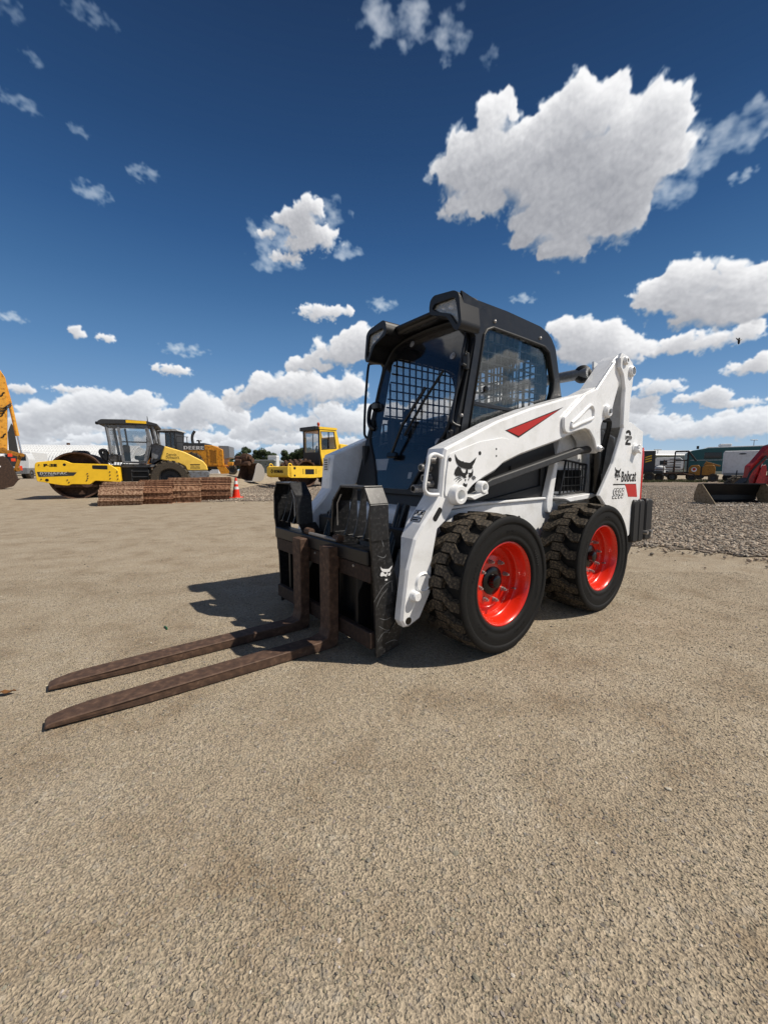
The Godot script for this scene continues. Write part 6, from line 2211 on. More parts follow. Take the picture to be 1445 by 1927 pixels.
func make_excavator() -> void:
	var E := thing("excavator", "mustard yellow excavator arm and rusty bucket cut by the picture edge", "excavator", Vector3(-19.6, 0, -21.6), 40.0)
	var boom := MB.new()
	boom.prism(rounded(P([-1.4, 7.9, -0.7, 7.4, 0.05, 6.06, 0.24, 5.67, 0.23, 4.9, 0.20, 4.22, 0.06, 2.06, -0.1, 1.84, -0.32, 1.86, -0.5, 2.4, -0.9, 6.0, -1.5, 7.2]), 0.06, 3), -0.25, 0.30, 0.02)
	part("stick", boom, M.digger_yellow, E)
	var bm := MB.new()
	bm.prism(rounded(P([-0.7, 7.5, -1.5, 7.2, -3.2, 6.6, -4.9, 4.6, -5.9, 2.2, -5.4, 1.9, -4.2, 4.1, -2.8, 5.7, -1.2, 6.5]), 0.1, 3), -0.22, 0.27, 0.02)
	part("boom", bm, M.digger_yellow, E)
	var house := MB.new()
	house.prism(rounded(P([-5.2, 1.15, -5.2, 2.2, -6.2, 2.5, -8.6, 2.5, -9.0, 2.1, -8.9, 1.15]), 0.12, 3), -1.4, 1.2, 0.04)
	part("engine_house", house, M.digger_yellow, E)
	var oc := MB.new()
	oc.prism(rounded(P([-4.9, 1.2, -4.8, 2.4, -5.1, 3.1, -6.3, 3.1, -6.4, 1.2]), 0.1, 3), 0.35, 1.35, 0.03)
	part("operator_cab", oc, M.dark_grey, E)
	for z in [-1.2, 1.2]:
		var tk := MB.new()
		tk.prism(rounded(P([-4.4, 0.25, -4.2, 0.7, -4.5, 0.95, -8.5, 0.95, -8.8, 0.7, -8.6, 0.25, -8.3, 0.0, -4.7, 0.0]), 0.12, 4), z - 0.3, z + 0.3, 0.03)
		part("crawler_track", tk, M.drum_rust, E)
	var fl := MB.new()
	fl.prism(P([0.235, 5.60, 0.40, 4.48, 0.38, 4.30, 0.20, 4.28]), 0.0, 0.16, 0.01)
	part("cylinder_lug", fl, M.digger_yellow, E)
	var cyl := MB.new()
	cyl.cyl(Vector3(0.33, 4.36, 0.08), Vector3(0.50, 2.78, 0.08), 0.085, 0.085, 16)
	part("bucket_cylinder", cyl, M.digger_yellow, E)
	var rod := MB.new()
	rod.cyl(Vector3(0.50, 2.78, 0.08), Vector3(0.60, 1.85, 0.08), 0.04, 0.04, 12)
	part("cylinder_rod", rod, M.chrome, E)
	var hs := MB.new()
	for i in 2:
		hs.tube(smooth_path(P3([-0.5, 4.25 - i * 0.16, 0.34, 0.0, 4.12 - i * 0.16, 0.36, 0.2, 4.25 - i * 0.1, 0.34, 0.36, 4.42 - i * 0.1, 0.2]), 5), 0.03, 8)
	part("hydraulic_hose", hs, M.hose_black, E)
	for q in [[0.06, 4.83], [-0.01, 3.82], [-0.03, 2.76]]:
		var fg := MB.new()
		fg.tube(smooth_path(P3([q[0] - 0.10, q[1] - 0.1, 0.31, q[0], q[1] - 0.06, 0.31, q[0] + 0.02, q[1] + 0.04, 0.31, q[0] + 0.1, q[1] + 0.1, 0.31]), 4), 0.03, 6)
		part("pipe_clamp", fg, M.hose_black, E)
	var link := MB.new()
	link.prism(rounded(P([-0.25, 2.05, -0.06, 2.08, 0.62, 1.86, 0.70, 1.72, 0.52, 1.68, -0.1, 1.86]), 0.04, 3), -0.1, 0.3, 0.01)
	part("bucket_link", link, M.ochre_paint, E)
	var link2 := MB.new()
	link2.prism(rounded(P([0.62, 1.75, 0.50, 1.34, 0.36, 0.90, 0.22, 0.95, 0.36, 1.40, 0.46, 1.78]), 0.04, 3), 0.08, 0.3, 0.01)
	part("bucket_link", link2, M.ochre_paint, E)
	for q in [[0.62, 1.78, 0.10], [-0.10, 2.0, 0.15], [-0.08, 1.42, 0.14], [0.42, 1.04, 0.11]]:
		var pn := MB.new()
		pn.cyl(Vector3(q[0], q[1], -0.25), Vector3(q[0], q[1], 0.40), q[2], q[2], 16)
		part("link_pin", pn, M.ochre_paint, E)
	for q in [[0.15, 1.76, 0.18, 0.16], [0.26, 1.52, 0.18, 0.15], [0.53, 1.10, 0.12, 0.24]]:
		var tag := MB.new()
		tag.box(Vector3(q[0], q[1], 0.36), Vector3(q[2], q[3], 0.04), 0.01)
		part("orange_flag", tag, M.orange_paint, E)
	var bp := rounded(P([-1.2, 0.05, -0.35, 0.0, 0.17, 0.17, 0.34, 0.42, 0.36, 0.60, 0.20, 1.20, 0.04, 1.60, -0.12, 1.72, -0.5, 1.62, -1.2, 1.0]), 0.06, 3)
	for z in [0.62, -0.80]:
		var bk := MB.new()
		bk.prism(bp, z - 0.03, z + 0.03, 0.01)
		part("bucket_side", bk, M.bucket_dark, E)
	var shl := MB.new()
	shl.prism(P([0.36, 0.60, 0.20, 1.20, 0.04, 1.60, -0.12, 1.72, -0.16, 1.64, -0.02, 1.54, 0.14, 1.18, 0.30, 0.58, 0.28, 0.45, 0.13, 0.23, -0.35, 0.07, -1.2, 0.10, -1.2, 0.04, -0.35, 0.0, 0.17, 0.17, 0.34, 0.42]), -0.77, 0.59)
	part("bucket_shell", shl, M.bucket_dark, E)
	for i in 4:
		var tooth := MB.new()
		tooth.prism(P([0.28, 0.40, 0.44, 0.50, 0.42, 0.56, 0.30, 0.54]), -0.72 + i * 0.40, -0.62 + i * 0.40, 0.01)
		part("bucket_tooth", tooth, M.bucket_dark, E)
	var dark := MB.new()
	dark.prism(P([0.05, 1.2, 0.09, 3.04, 0.26, 3.53, 0.34, 3.40, 0.46, 1.9, 0.46, 1.2]), -1.3, -1.2, 0.02)
	part("counterweight", dark, M.dark_grey, E)
	var wt := MB.new()
	wt.box(Vector3(-0.28, 1.18, 0.652), Vector3(0.12, 0.07, 0.01))
	part("bucket_sticker", wt, M.decal_white, E)


func make_left_background() -> void:
	# loose digger bucket with its coupler lying on the gravel
	var K := thing("loose_bucket", "dark muddy excavator bucket with bare steel side lying on the gravel", "bucket", Vector3(-8.0, ground_y(-8.0, -25.0), -25.0), -24.0)
	# the profile lies across x: curved back to one side, mouth to the camera
	var turn := Transform3D(Basis(Vector3(0, 0, 1), Vector3(0, 1, 0), Vector3(-1, 0, 0)), Vector3.ZERO)
	var sh := MB.new()
	sh.t = turn
	sh.prism(rounded(P([0.62, 0.03, 0.0, 0.02, -0.30, 0.14, -0.46, 0.42, -0.42, 0.74, -0.20, 1.02, 0.10, 1.12, 0.12, 1.06, -0.14, 0.96, -0.34, 0.70, -0.38, 0.44, -0.24, 0.20, 0.02, 0.08, 0.62, 0.08]), 0.04, 3), -0.60, 0.55, 0.01)
	part("bucket_shell", sh, M.mud_bucket, K)
	var cheek := rounded(P([0.66, 0.03, 0.0, 0.02, -0.30, 0.13, -0.46, 0.42, -0.42, 0.75, -0.20, 1.03, 0.12, 1.13, 0.30, 0.95, 0.42, 0.55]), 0.06, 3)
	for x in [-0.62, 0.57]:
		var sd := MB.new()
		sd.t = turn
		sd.prism(cheek, x - 0.02, x + 0.02, 0.008)
		part("side_cheek", sd, M.bucket_worn if x < 0 else M.mud_bucket, K)
	var cp := MB.new()
	cp.t = turn
	cp.prism(rounded(P([-0.15, 1.0, -0.30, 1.25, -0.10, 1.62, 0.30, 1.70, 0.40, 1.40, 0.25, 1.15, 0.12, 1.02]), 0.08, 3), 0.0, 0.45, 0.03)
	cp.prism(rounded(P([0.1, 0.95, 0.0, 1.20, 0.25, 1.42, 0.50, 1.30, 0.45, 1.0]), 0.06, 3), 0.35, 0.85, 0.03)
	part("coupler", cp, M.mud_bucket, K)
	for q in [[1.28, 0.0, 0.13], [1.45, 0.2, 0.11], [1.1, 0.3, 0.13]]:
		var pn := MB.new()
		pn.cyl(Vector3(-0.95, q[0], q[1]), Vector3(0.15, q[0], q[1]), q[2], q[2], 14)
		part("coupler_pin", pn, M.mud_bucket, K)
	var hs := MB.new()
	hs.tube(smooth_path(P3([-0.8, 1.2, 0.3, -1.05, 1.0, 0.32, -1.02, 0.72, 0.32, -0.85, 0.75, 0.3, -0.8, 0.95, 0.3]), 5), 0.025, 8)
	part("hydraulic_hose", hs, M.hose_black, K)
	var et := MB.new()
	et.box(Vector3(0.02, 0.04, 0.68), Vector3(1.22, 0.05, 0.16), 0.01)
	part("cutting_edge", et, M.off_white, K)
	# traffic cone
	var N := thing("traffic_cone", "orange traffic cone with two white bands beside the rusty track bundles", "cone", Vector3(-5.16, ground_y(-5.16, -14.4), -14.4), 0.0)
	var b := MB.new()
	b.box(Vector3(0, 0.02, 0), Vector3(0.38, 0.04, 0.38), 0.012)
	part("cone_base", b, M.cone_orange, N)
	var cn := MB.new()
	cn.cyl(Vector3(0, 0.04, 0), Vector3(0, 0.71, 0), 0.135, 0.03, 28)
	part("cone_body", cn, M.cone_orange, N)
	for q in [[0.31, 0.40], [0.49, 0.60]]:
		var bd := MB.new()
		bd.cyl(Vector3(0, q[0], 0), Vector3(0, q[1], 0), lerpf(0.137, 0.032, (q[0] - 0.04) / 0.67), lerpf(0.137, 0.032, (q[1] - 0.04) / 0.67), 28, false)
		part("reflective_band", bd, M.cone_band, N)
	# white truck far left
	var W := thing("truck", "white truck seen small between the excavator bucket and the compactor", "truck", Vector3(-43.2, ground_y(-43, -50), -50), 20.0)
	var tb := MB.new()
	tb.box(Vector3(0.0, 2.35, -1.6), Vector3(1.9, 1.9, 4.6), 0.12)
	part("truck_box", tb, M.white_body, W)
	var tc := MB.new()
	tc.prism(rounded(P([-1.2, 1.2, 1.2, 1.2, 1.25, 2.3, 1.0, 3.0, -1.0, 3.0, -1.25, 2.3]), 0.15, 3), 0.6, 2.2, 0.05)
	part("truck_cab", tc, M.white_body, W)
	var tg := MB.new()
	tg.box(Vector3(0.0, 2.5, 2.205), Vector3(1.9, 0.7, 0.02), 0.0)
	part("windscreen", tg, M.dark_pane, W)
	var tf := MB.new()
	tf.box(Vector3(0, 0.95, -0.6), Vector3(2.3, 0.7, 6.2), 0.05)
	part("truck_frame", tf, M.machine_grey, W)
	for q in [[-1.0, 1.6], [1.0, 1.6], [-1.0, -2.4], [1.0, -2.4]]:
		var w := plain_wheel(W, Vector3(q[0], 0.55, q[1]), 0.55, 0.4, M.dark_grey, 0)
		w.rotation.y = PI / 2.0


func far_window(parent: Node3D, at: Vector3, s: Vector2) -> void:
	var f := MB.new()
	f.box(at, Vector3(s.x + 0.12, s.y + 0.12, 0.06), 0.01)
	part("window", f, M.off_white, parent)
	var g := MB.new()
	g.box(at + Vector3(0, 0, 0.035), Vector3(s.x, s.y, 0.02))
	part("pane", g, M.dark_pane, parent)


func make_far_buildings() -> void:
	# long arched shed with ribbed white sheets
	var S := thing("arched_shed", "long white arched shed with ribbed metal sheets behind the compactor", "shed", Vector3(-66, 0, -85), 12.0)
	var rib := MB.new()
	var n := 58
	for i in n:
		var x0 := -15.0 + 30.0 * i / n
		var pitch := 30.0 / n
		var pr := []
		for k in 12:
			var a := lerpf(0.02, PI * 0.5, k / 11.0)
			pr.append(Vector2(cos(a) * 6.2, 0.3 + sin(a) * 5.6))
		for k in 11:
			var a: Vector2 = pr[k]
			var b: Vector2 = pr[k + 1]
			var o := Vector2(a.y - b.y, 0).normalized()
			var nn := Vector2(b.y - a.y, a.x - b.x).normalized() * 0.3
			for e in [[0.0, 0.25, 0.0, 1.0], [0.25, 0.55, 1.0, 1.0], [0.55, 0.8, 1.0, 0.0], [0.8, 1.0, 0.0, 0.0]]:
				var p0 := Vector3(x0 + pitch * e[0], a.y + nn.y * e[2], a.x + nn.x * e[2])
				var p1 := Vector3(x0 + pitch * e[1], a.y + nn.y * e[3], a.x + nn.x * e[3])
				var p2 := Vector3(x0 + pitch * e[1], b.y + nn.y * e[3], b.x + nn.x * e[3])
				var p3 := Vector3(x0 + pitch * e[0], b.y + nn.y * e[2], b.x + nn.x * e[2])
				rib.quad(p0, p1, p2, p3)
	part("ribbed_roof", rib, M.white_sheet, S)
	var core := MB.new()
	var half := PackedVector2Array()
	for k in 17:
		var a := PI * k / 16.0
		half.append(Vector2(cos(a) * 6.1, 0.3 + sin(a) * 5.5))
	core.t = Transform3D(Basis(Vector3(0, 0, -1), Vector3(0, 1, 0), Vector3(1, 0, 0)), Vector3.ZERO)
	core.prism(half, -14.9, 14.9)
	part("end_wall", core, M.white_sheet, S)
	var vent := MB.new()
	vent.cyl(Vector3(1.5, 5.8, 0), Vector3(1.5, 6.6, 0), 0.3, 0.3, 12)
	part("roof_vent", vent, M.drum_rust, S)
	# low grey buildings
	for q in [["low_building", "low grey flat roofed building below the tree line", -29.0, -100.0, 7.6, 3.5, 8.0, "grey_roof"], ["white_hut", "small white hut in front of the tree line", -26.0, -98.0, 2.0, 4.5, 2.5, "white_body"], ["white_tent", "small white tent roof left of the muddy bucket", -39.0, -96.0, 2.6, 3.0, 3.0, "white_body"]]:
		var b := thing(q[0], q[1], "building", Vector3(q[2], 0, q[3]), 0.0)
		var m := MB.new()
		m.box(Vector3(0, q[5] * 0.45, 0), Vector3(q[4], q[5] * 0.9, q[6]))
		part("wall", m, M.grey_wall if q[0] == "low_building" else M[q[7]], b)
		var r := MB.new()
		r.prism(P([-q[4] * 0.52, q[5] * 0.9, q[4] * 0.52, q[5] * 0.9, q[4] * 0.46, q[5], -q[4] * 0.46, q[5]]), -q[6] * 0.52, q[6] * 0.52)
		part("roof", r, M[q[7]], b)
		if q[0] == "low_building":
			for i in 3:
				far_window(b, Vector3(-2.5 + i * 2.4, 1.7, q[6] * 0.5 + 0.02), Vector2(0.9, 0.9))
	# long building at the right
	var B := thing("long_building", "long grey building with pale roof behind the parked trailers", "building", Vector3(77, 0, -112), 4.0)
	var wl := MB.new()
	wl.box(Vector3(0, 2.4, 0), Vector3(34, 4.8, 14))
	part("wall", wl, M.grey_wall, B)
	var rf := MB.new()
	rf.t = Transform3D(Basis(Vector3(0, 0, -1), Vector3(0, 1, 0), Vector3(1, 0, 0)), Vector3.ZERO)
	rf.prism(P([-7.6, 4.8, 7.6, 4.8, 7.4, 5.1, 0.0, 6.4, -7.4, 5.1]), -17.4, 17.4)
	part("roof", rf, M.white_sheet, B)
	for i in 9:
		far_window(B, Vector3(-15 + i * 3.6, 3.9, 7.03), Vector2(2.2, 0.8))
	for q in [[97.5, -110.0, "tall light pole above the teal bus roof"], [69.0, -105.0, "slender light pole left of the teal bus"]]:
		var p := thing("light_pole", q[2], "light pole", Vector3(q[0], 0, q[1]), 0.0)
		var m := MB.new()
		m.cyl(Vector3.ZERO, Vector3(0, 9.0 if q[0] > 80 else 6.2, 0), 0.12, 0.07, 8)
		part("pole", m, M.galvanised, p)
		var h := MB.new()
		h.box(Vector3(0, 9.0 if q[0] > 80 else 6.2, 0), Vector3(1.8, 0.18, 0.3), 0.03)
		part("lamp_head", h, M.galvanised, p)


func make_trees() -> void:
	var spots := [[-46.0, 7.0, "wide leafy tree at the far end of the tree line beside the wheel loader"], [-42.8, 8.4, "tall dark tree behind the muddy bucket"], [-40.2, 8.2, "dense rounded tree right of the tall dark tree"], [-37.4, 7.6, "tree with a notched top behind the low grey building"], [-34.6, 6.6, "low bushy tree above the low grey building"], [-31.8, 7.6, "pointed tree in the middle of the tree line"], [-29.2, 7.0, "smaller tree left of the white hut"], [-26.6, 7.7, "tree behind the white hut"], [-24.0, 8.3, "tall tree left of the padfoot roller cab"], [-21.2, 8.0, "tree partly hidden by the padfoot roller cab"], [-49.5, 6.2, "small tree next to the wheel loader radiator"], [-17.5, 7.4, "tree partly hidden by the loader's far arm"]]
	var idx := 0
	for q in spots:
		var r := RandomNumberGenerator.new()
		r.seed = 900 + idx
		idx += 1
		var T := thing("tree", q[2], "tree", Vector3(q[0], 0, -128.0 - r.randf_range(0, 8)), r.randf_range(0, 360), "tree line")
		var h: float = q[1] * 1.03
		var tr := MB.new()
		tr.tube(PackedVector3Array([Vector3.ZERO, Vector3(0.1, h * 0.35, 0), Vector3(-0.05, h * 0.75, 0.1)]), 0.2, 7)
		for k in 5:
			var a := r.randf() * TAU
			tr.tube(PackedVector3Array([Vector3(0, h * (0.25 + k * 0.1), 0), Vector3(cos(a) * 1.1, h * (0.4 + k * 0.1), sin(a) * 1.1)]), 0.08, 5)
		part("trunk", tr, M.bark, T)
		var v := PackedVector3Array()
		var n := PackedVector3Array()
		var c := PackedColorArray()
		var lobes := []
		for k in 20:
			var a := r.randf() * TAU
			var d := r.randf_range(0.0, 2.5)
			var y := h * r.randf_range(0.16, 0.86)
			lobes.append([Vector3(cos(a) * d * (1.15 - y / h * 0.6), y, sin(a) * d * (1.15 - y / h * 0.6)), r.randf_range(0.7, 1.35)])
		for k in 6500:
			var lb: Array = lobes[r.randi() % lobes.size()]
			var dir := Vector3(r.randfn(), r.randfn(), r.randfn()).normalized()
			var p: Vector3 = lb[0] + dir * lb[1] * pow(r.randf(), 0.4) * Vector3(1, 0.85, 1)
			if p.y > h:
				continue
			var s := r.randf_range(0.13, 0.28)
			var u := Vector3(r.randfn(), r.randfn(), r.randfn()).normalized()
			var w := u.cross(dir).normalized()
			v.append(p - u * s); v.append(p + u * s); v.append(p + w * s * 1.6)
			var nn := (dir + Vector3(r.randfn(), r.randfn(), r.randfn()) * 0.4).normalized()
			for e in 3:
				n.append(nn)
			var g := r.randf_range(0.65, 1.25)
			var col := Color(0.045 * g, 0.072 * g, 0.028 * g) if idx % 3 else Color(0.055 * g, 0.08 * g, 0.03 * g)
			for e in 3:
				c.append(col)
		var a := []
		a.resize(Mesh.ARRAY_MAX)
		a[Mesh.ARRAY_VERTEX] = v
		a[Mesh.ARRAY_NORMAL] = n
		a[Mesh.ARRAY_COLOR] = c
		var m := ArrayMesh.new()
		m.add_surface_from_arrays(Mesh.PRIMITIVE_TRIANGLES, a)
		part_mesh("crown", m, M.leaves, T)


func make_right_background() -> void:
	# red skid steer at the edge of the picture
	var R := thing("red_loader", "red loader with empty dark bucket cut by the picture edge", "loader", Vector3(9.2, ground_y(9.5, -11.4), -11.4), 0.0)
	var bk := node_part("bucket", R)
	var sd := MB.new()
	sd.prism(P([0.0, 0.03, 0.25, 0.55, 0.40, 0.55, 0.30, 0.05]), -0.75, 0.06, 0.01)
	var side := MB.new()
	side.t = Transform3D(Basis(Vector3(0, 0, -1), Vector3(0, 1, 0), Vector3(1, 0, 0)), Vector3.ZERO)
	side.prism(rounded(P([0.0, 0.02, 0.75, 0.02, 0.85, 0.25, 0.72, 0.56, 0.55, 0.58]), 0.03, 3), 0.0, 0.025, 0.003)
	side.prism(rounded(P([0.0, 0.02, 0.75, 0.02, 0.85, 0.25, 0.72, 0.56, 0.55, 0.58]), 0.03, 3), 1.85, 1.875, 0.003)
	part("bucket_side", side, M.bucket_tan, bk)
	var shl := MB.new()
	shl.t = Transform3D(Basis(Vector3(0, 0, -1), Vector3(0, 1, 0), Vector3(1, 0, 0)), Vector3.ZERO)
	shl.prism(P([0.0, 0.0, 0.72, 0.0, 0.86, 0.10, 0.87, 0.25, 0.74, 0.58, 0.55, 0.60, 0.55, 0.57, 0.71, 0.55, 0.84, 0.25, 0.83, 0.11, 0.71, 0.025, 0.0, 0.02]), 0.025, 1.85)
	part("bucket_shell", shl, M.satin_black, bk)
	var edge := MB.new()
	edge.box(Vector3(0.92, 0.012, 0.06), Vector3(1.95, 0.02, 0.16), 0.004)
	part("cutting_edge", edge, M.bucket_worn, bk)
	var arm := MB.new()
	arm.t = Transform3D(Basis.IDENTITY, Vector3(0, 0, -1.15))
	arm.prism(rounded(P([1.75, 0.50, 1.78, 1.10, 1.90, 1.20, 2.30, 1.72, 2.9, 1.9, 2.9, 1.6, 2.35, 1.45, 2.12, 1.10, 2.12, 0.50]), 0.04, 3), -0.10, 0.10, 0.015)
	part("lift_arm", arm, M.red_paint, R)
	var panel := MB.new()
	panel.prism(rounded(P([1.93, 0.56, 2.10, 1.12, 2.22, 1.14, 2.26, 0.95, 2.20, 0.56]), 0.04, 3), -1.02, -1.0, 0.004)
	panel.box(Vector3(2.45, 0.55, -1.4), Vector3(0.6, 0.55, 0.7), 0.04)
	part("front_panel", panel, M.red_paint, R)
	var cab := MB.new()
	cab.prism(P([2.70, 0.75, 2.70, 2.25, 3.5, 2.25, 3.5, 0.75]), -1.5, -0.95, 0.03)
	part("cab", cab, M.satin_black, R)
	var hose := MB.new()
	hose.tube(smooth_path(P3([1.5, 0.50, -1.1, 1.65, 0.62, -1.0, 1.8, 0.95, -1.0, 2.2, 1.4, -1.0]), 5), 0.03, 8)
	hose.prism(P([1.4, 0.45, 1.75, 0.75, 1.75, 0.45]), -1.3, -1.0, 0.01)
	part("tilt_linkage", hose, M.satin_black, R)
	for z in [-1.1, -2.6]:
		for x in [2.75, 3.8]:
			plain_wheel(R, Vector3(x, 0.38, z), 0.38, 0.28, M.dark_grey, 14)
	# white enclosed trailer
	var T := thing("cargo_trailer", "white enclosed cargo trailer parked before the teal bus", "trailer", Vector3(31.1, ground_y(31, -36), -36), -38.0)
	var bx := MB.new()
	bx.box(Vector3(0.0, 1.65, -2.0), Vector3(2.56, 2.1, 4.0), 0.05)
	part("trailer_box", bx, M.white_body, T)
	var skirt := MB.new()
	skirt.box(Vector3(0.0, 0.66, 0.01), Vector3(2.52, 0.22, 0.04), 0.005)
	part("lower_panel", skirt, M.galvanised, T)
	var vent := MB.new()
	vent.prism(rounded(P([-0.35, 2.40, -0.2, 2.48, 0.1, 2.48, 0.25, 2.40, 0.0, 2.36, -0.15, 2.36]), 0.03, 2), -0.01, 0.012)
	part("emblem", vent, M.dark_grey, T)
	var jack := MB.new()
	jack.cyl(Vector3(-0.4, 0.3, 0.5), Vector3(-0.36, 1.0, 0.5), 0.05, 0.04, 8)
	jack.tube(PackedVector3Array([Vector3(-1.2, 0.5, 0.0), Vector3(-0.4, 0.5, 0.9), Vector3(0.5, 0.5, 0.0)]), 0.05, 6)
	part("tongue_jack", jack, M.dark_grey, T)
	for x in [-0.95, 0.95]:
		plain_wheel(T, Vector3(x, 0.34, -0.9), 0.34, 0.24, M.dark_grey)
	# teal bus
	var B := thing("bus", "teal bus with pale roof and dark window behind the white trailer", "bus", Vector3(37.0, ground_y(36, -44), -44), -30.0)
	var body := MB.new()
	body.prism(rounded(P([-3.95, 1.1, -4.0, 2.85, -3.6, 3.15, -2.2, 3.40, 4.8, 3.5, 4.8, 0.9, -3.8, 0.9]), 0.08, 3), -2.4, 0.0, 0.04)
	part("bus_body", body, M.teal_paint, B)
	var rf := MB.new()
	rf.prism(P([-2.4, 3.37, 4.8, 3.49, 4.8, 3.60, -2.2, 3.50]), -2.35, -0.05, 0.03)
	part("bus_roof", rf, M.white_body, B)
	for q in [[-1.76, 1.5], [2.4, 1.5], [3.9, 1.1]]:
		var w := MB.new()
		w.box(Vector3(q[0], 2.58, 0.005), Vector3(q[1], 0.68, 0.03), 0.01)
		part("window", w, M.dark_pane, B)
	var wl := MB.new()
	wl.box(Vector3(0.5, 2.1, 0.005), Vector3(8.4, 0.05, 0.02))
	part("trim_line", wl, M.off_white, B)
	var acm := MB.new()
	acm.box(Vector3(-0.66, 3.68, -0.9), Vector3(1.0, 0.30, 1.1), 0.06)
	part("air_conditioner", acm, M.white_body, B)
	var pipe := MB.new()
	pipe.box(Vector3(-3.0, 3.52, -1.0), Vector3(0.22, 0.34, 0.2), 0.02)
	part("roof_vent", pipe, M.satin_black, B)
	for x in [-2.8, 3.9]:
		plain_wheel(B, Vector3(x, 0.5, -0.25), 0.5, 0.3, M.dark_grey)
	# ochre chipper on wheels
	var Y := thing("tow_chipper", "ochre towed machine with rounded engine covers left of the white trailer", "chipper", Vector3(27.6, ground_y(27.6, -36), -36), -36.0)
	for q in [[-0.93, -0.10], [0.0, 0.92]]:
		var c := MB.new()
		c.prism(rounded(P([q[0], 0.56, q[0], 1.20, q[0] + 0.15, 1.42, q[1] - 0.12, 1.45, q[1], 1.2, q[1], 0.56]), 0.1, 4), -0.9, 0.1, 0.03)
		part("engine_cover", c, M.ochre_paint, Y)
	var md := MB.new()
	md.box(Vector3(-0.05, 0.95, -0.4), Vector3(0.14, 0.75, 0.9), 0.02)
	md.box(Vector3(0.1, 0.5, -0.4), Vector3(2.2, 0.12, 0.8), 0.02)
	part("chassis", md, M.satin_black, Y)
	var mk := MB.new()
	mk.cyl(Vector3(-0.55, 1.05, 0.1), Vector3(-0.55, 1.05, 0.112), 0.20, 0.20, 18)
	part("warning_disc", mk, M.decal_white, Y)
	var mk2 := MB.new()
	mk2.cyl(Vector3(-0.55, 1.08, 0.11), Vector3(-0.55, 1.08, 0.118), 0.12, 0.12, 14)
	part("warning_print", mk2, M.decal_red, Y)
	for x in [-0.7, 0.8]:
		plain_wheel(Y, Vector3(x, 0.36, 0.0), 0.36, 0.26, M.dark_grey)
	var ch := MB.new()
	ch.prism(P([0.1, 1.45, 0.25, 1.75, 0.75, 1.58, 1.25, 1.40, 1.2, 1.3, 0.6, 1.42]), -0.5, -0.1, 0.01)
	part("chute", ch, M.ochre_paint, Y)
	# rack frame on a small trailer
	var V := thing("cage_trailer", "dark open frame vehicle with ladder rack left of the ochre chipper", "trailer", Vector3(26.9, ground_y(26.6, -37.5), -37.8), -34.0)
	var fr := MB.new()
	for p in [[-0.45, 0.5, -0.35, 2.72], [0.62, 0.5, 0.62, 2.72], [0.62, 2.72, 1.25, 1.8], [-0.35, 2.72, 0.62, 2.72], [-0.4, 1.9, 0.62, 1.9]]:
		for z in [0.0, -1.4]:
			fr.tube(PackedVector3Array([Vector3(p[0], p[1], z), Vector3(p[2], p[3], z)]), 0.05, 6)
	for i in 6:
		fr.tube(PackedVector3Array([Vector3(-0.75, 0.7 + i * 0.26, 0.1), Vector3(0.1, 0.7 + i * 0.26, 0.1)]), 0.028, 5)
	part("rack_frame", fr, M.satin_black, V)
	var gl := MB.new()
	gl.prism(P([-0.32, 2.66, 0.6, 2.66, 0.6, 1.95, -0.38, 1.95]), -0.72, -0.70)
	part("pane", gl, M.cab_glass, V)
	var bed := MB.new()
	bed.box(Vector3(0.1, 0.7, -0.7), Vector3(1.9, 0.35, 1.4), 0.03)
	part("bed", bed, M.dark_grey, V)
	plain_wheel(V, Vector3(-0.5, 0.40, 0.2), 0.40, 0.28, M.machine_grey)
	plain_wheel(V, Vector3(0.95, 0.40, -1.4), 0.40, 0.28, M.machine_grey)
	# utility trailer with open racks, between the loader's tail and the frame vehicle
	var U := thing("utility_trailer", "low flat utility trailer with rusty rails and white tank on it", "trailer", Vector3(24.4, ground_y(24.4, -36), -36.4), -25.0)
	var ud := MB.new()
	ud.box(Vector3(0, 0.72, -0.8), Vector3(3.2, 0.10, 1.7), 0.01)
	ud.tube(PackedVector3Array([Vector3(1.6, 0.7, -0.8), Vector3(2.4, 0.55, -0.8)]), 0.06, 6)
	part("deck", ud, M.drum_rust, U)
	var rl := MB.new()
	for x in [-1.55, -0.75, 0.1, 0.9, 1.55]:
		rl.tube(PackedVector3Array([Vector3(x, 0.72, 0.05), Vector3(x, 1.35 if x < 0 else 1.9, 0.05)]), 0.035, 5)
	rl.tube(PackedVector3Array([Vector3(-1.55, 1.05, 0.05), Vector3(1.55, 1.05, 0.05)]), 0.03, 5)
	for i in 4:
		rl.tube(PackedVector3Array([Vector3(0.1, 1.2 + i * 0.22, 0.05), Vector3(0.9, 1.2 + i * 0.22, 0.05)]), 0.025, 5)
	part("side_rail", rl, M.drum_rust, U)
	var tk := MB.new()
	tk.cyl(Vector3(-0.05, 0.78, -0.6), Vector3(-0.05, 1.22, -0.6), 0.42, 0.40, 20)
	tk.ball(Vector3(-0.05, 1.22, -0.6), Vector3(0.40, 0.16, 0.40), 16, 8)
	part("tank", tk, M.white_body, U)
	for x in [-0.9, -0.2]:
		plain_wheel(U, Vector3(x, 0.36, 0.05), 0.36, 0.22, M.dark_grey)
	# dark cabinet with yellow stripes just behind the loader's tail
	var G := thing("generator_cabinet", "dark grey cabinet with yellow stripes on a trailer just behind the loader's tail", "generator", Vector3(22.4, ground_y(22.2, -36), -36), -32.0)
	var gb := MB.new()
	gb.box(Vector3(0, 1.82, -0.7), Vector3(1.85, 1.65, 1.4), 0.03)
	part("cabinet", gb, M.dark_grey, G)
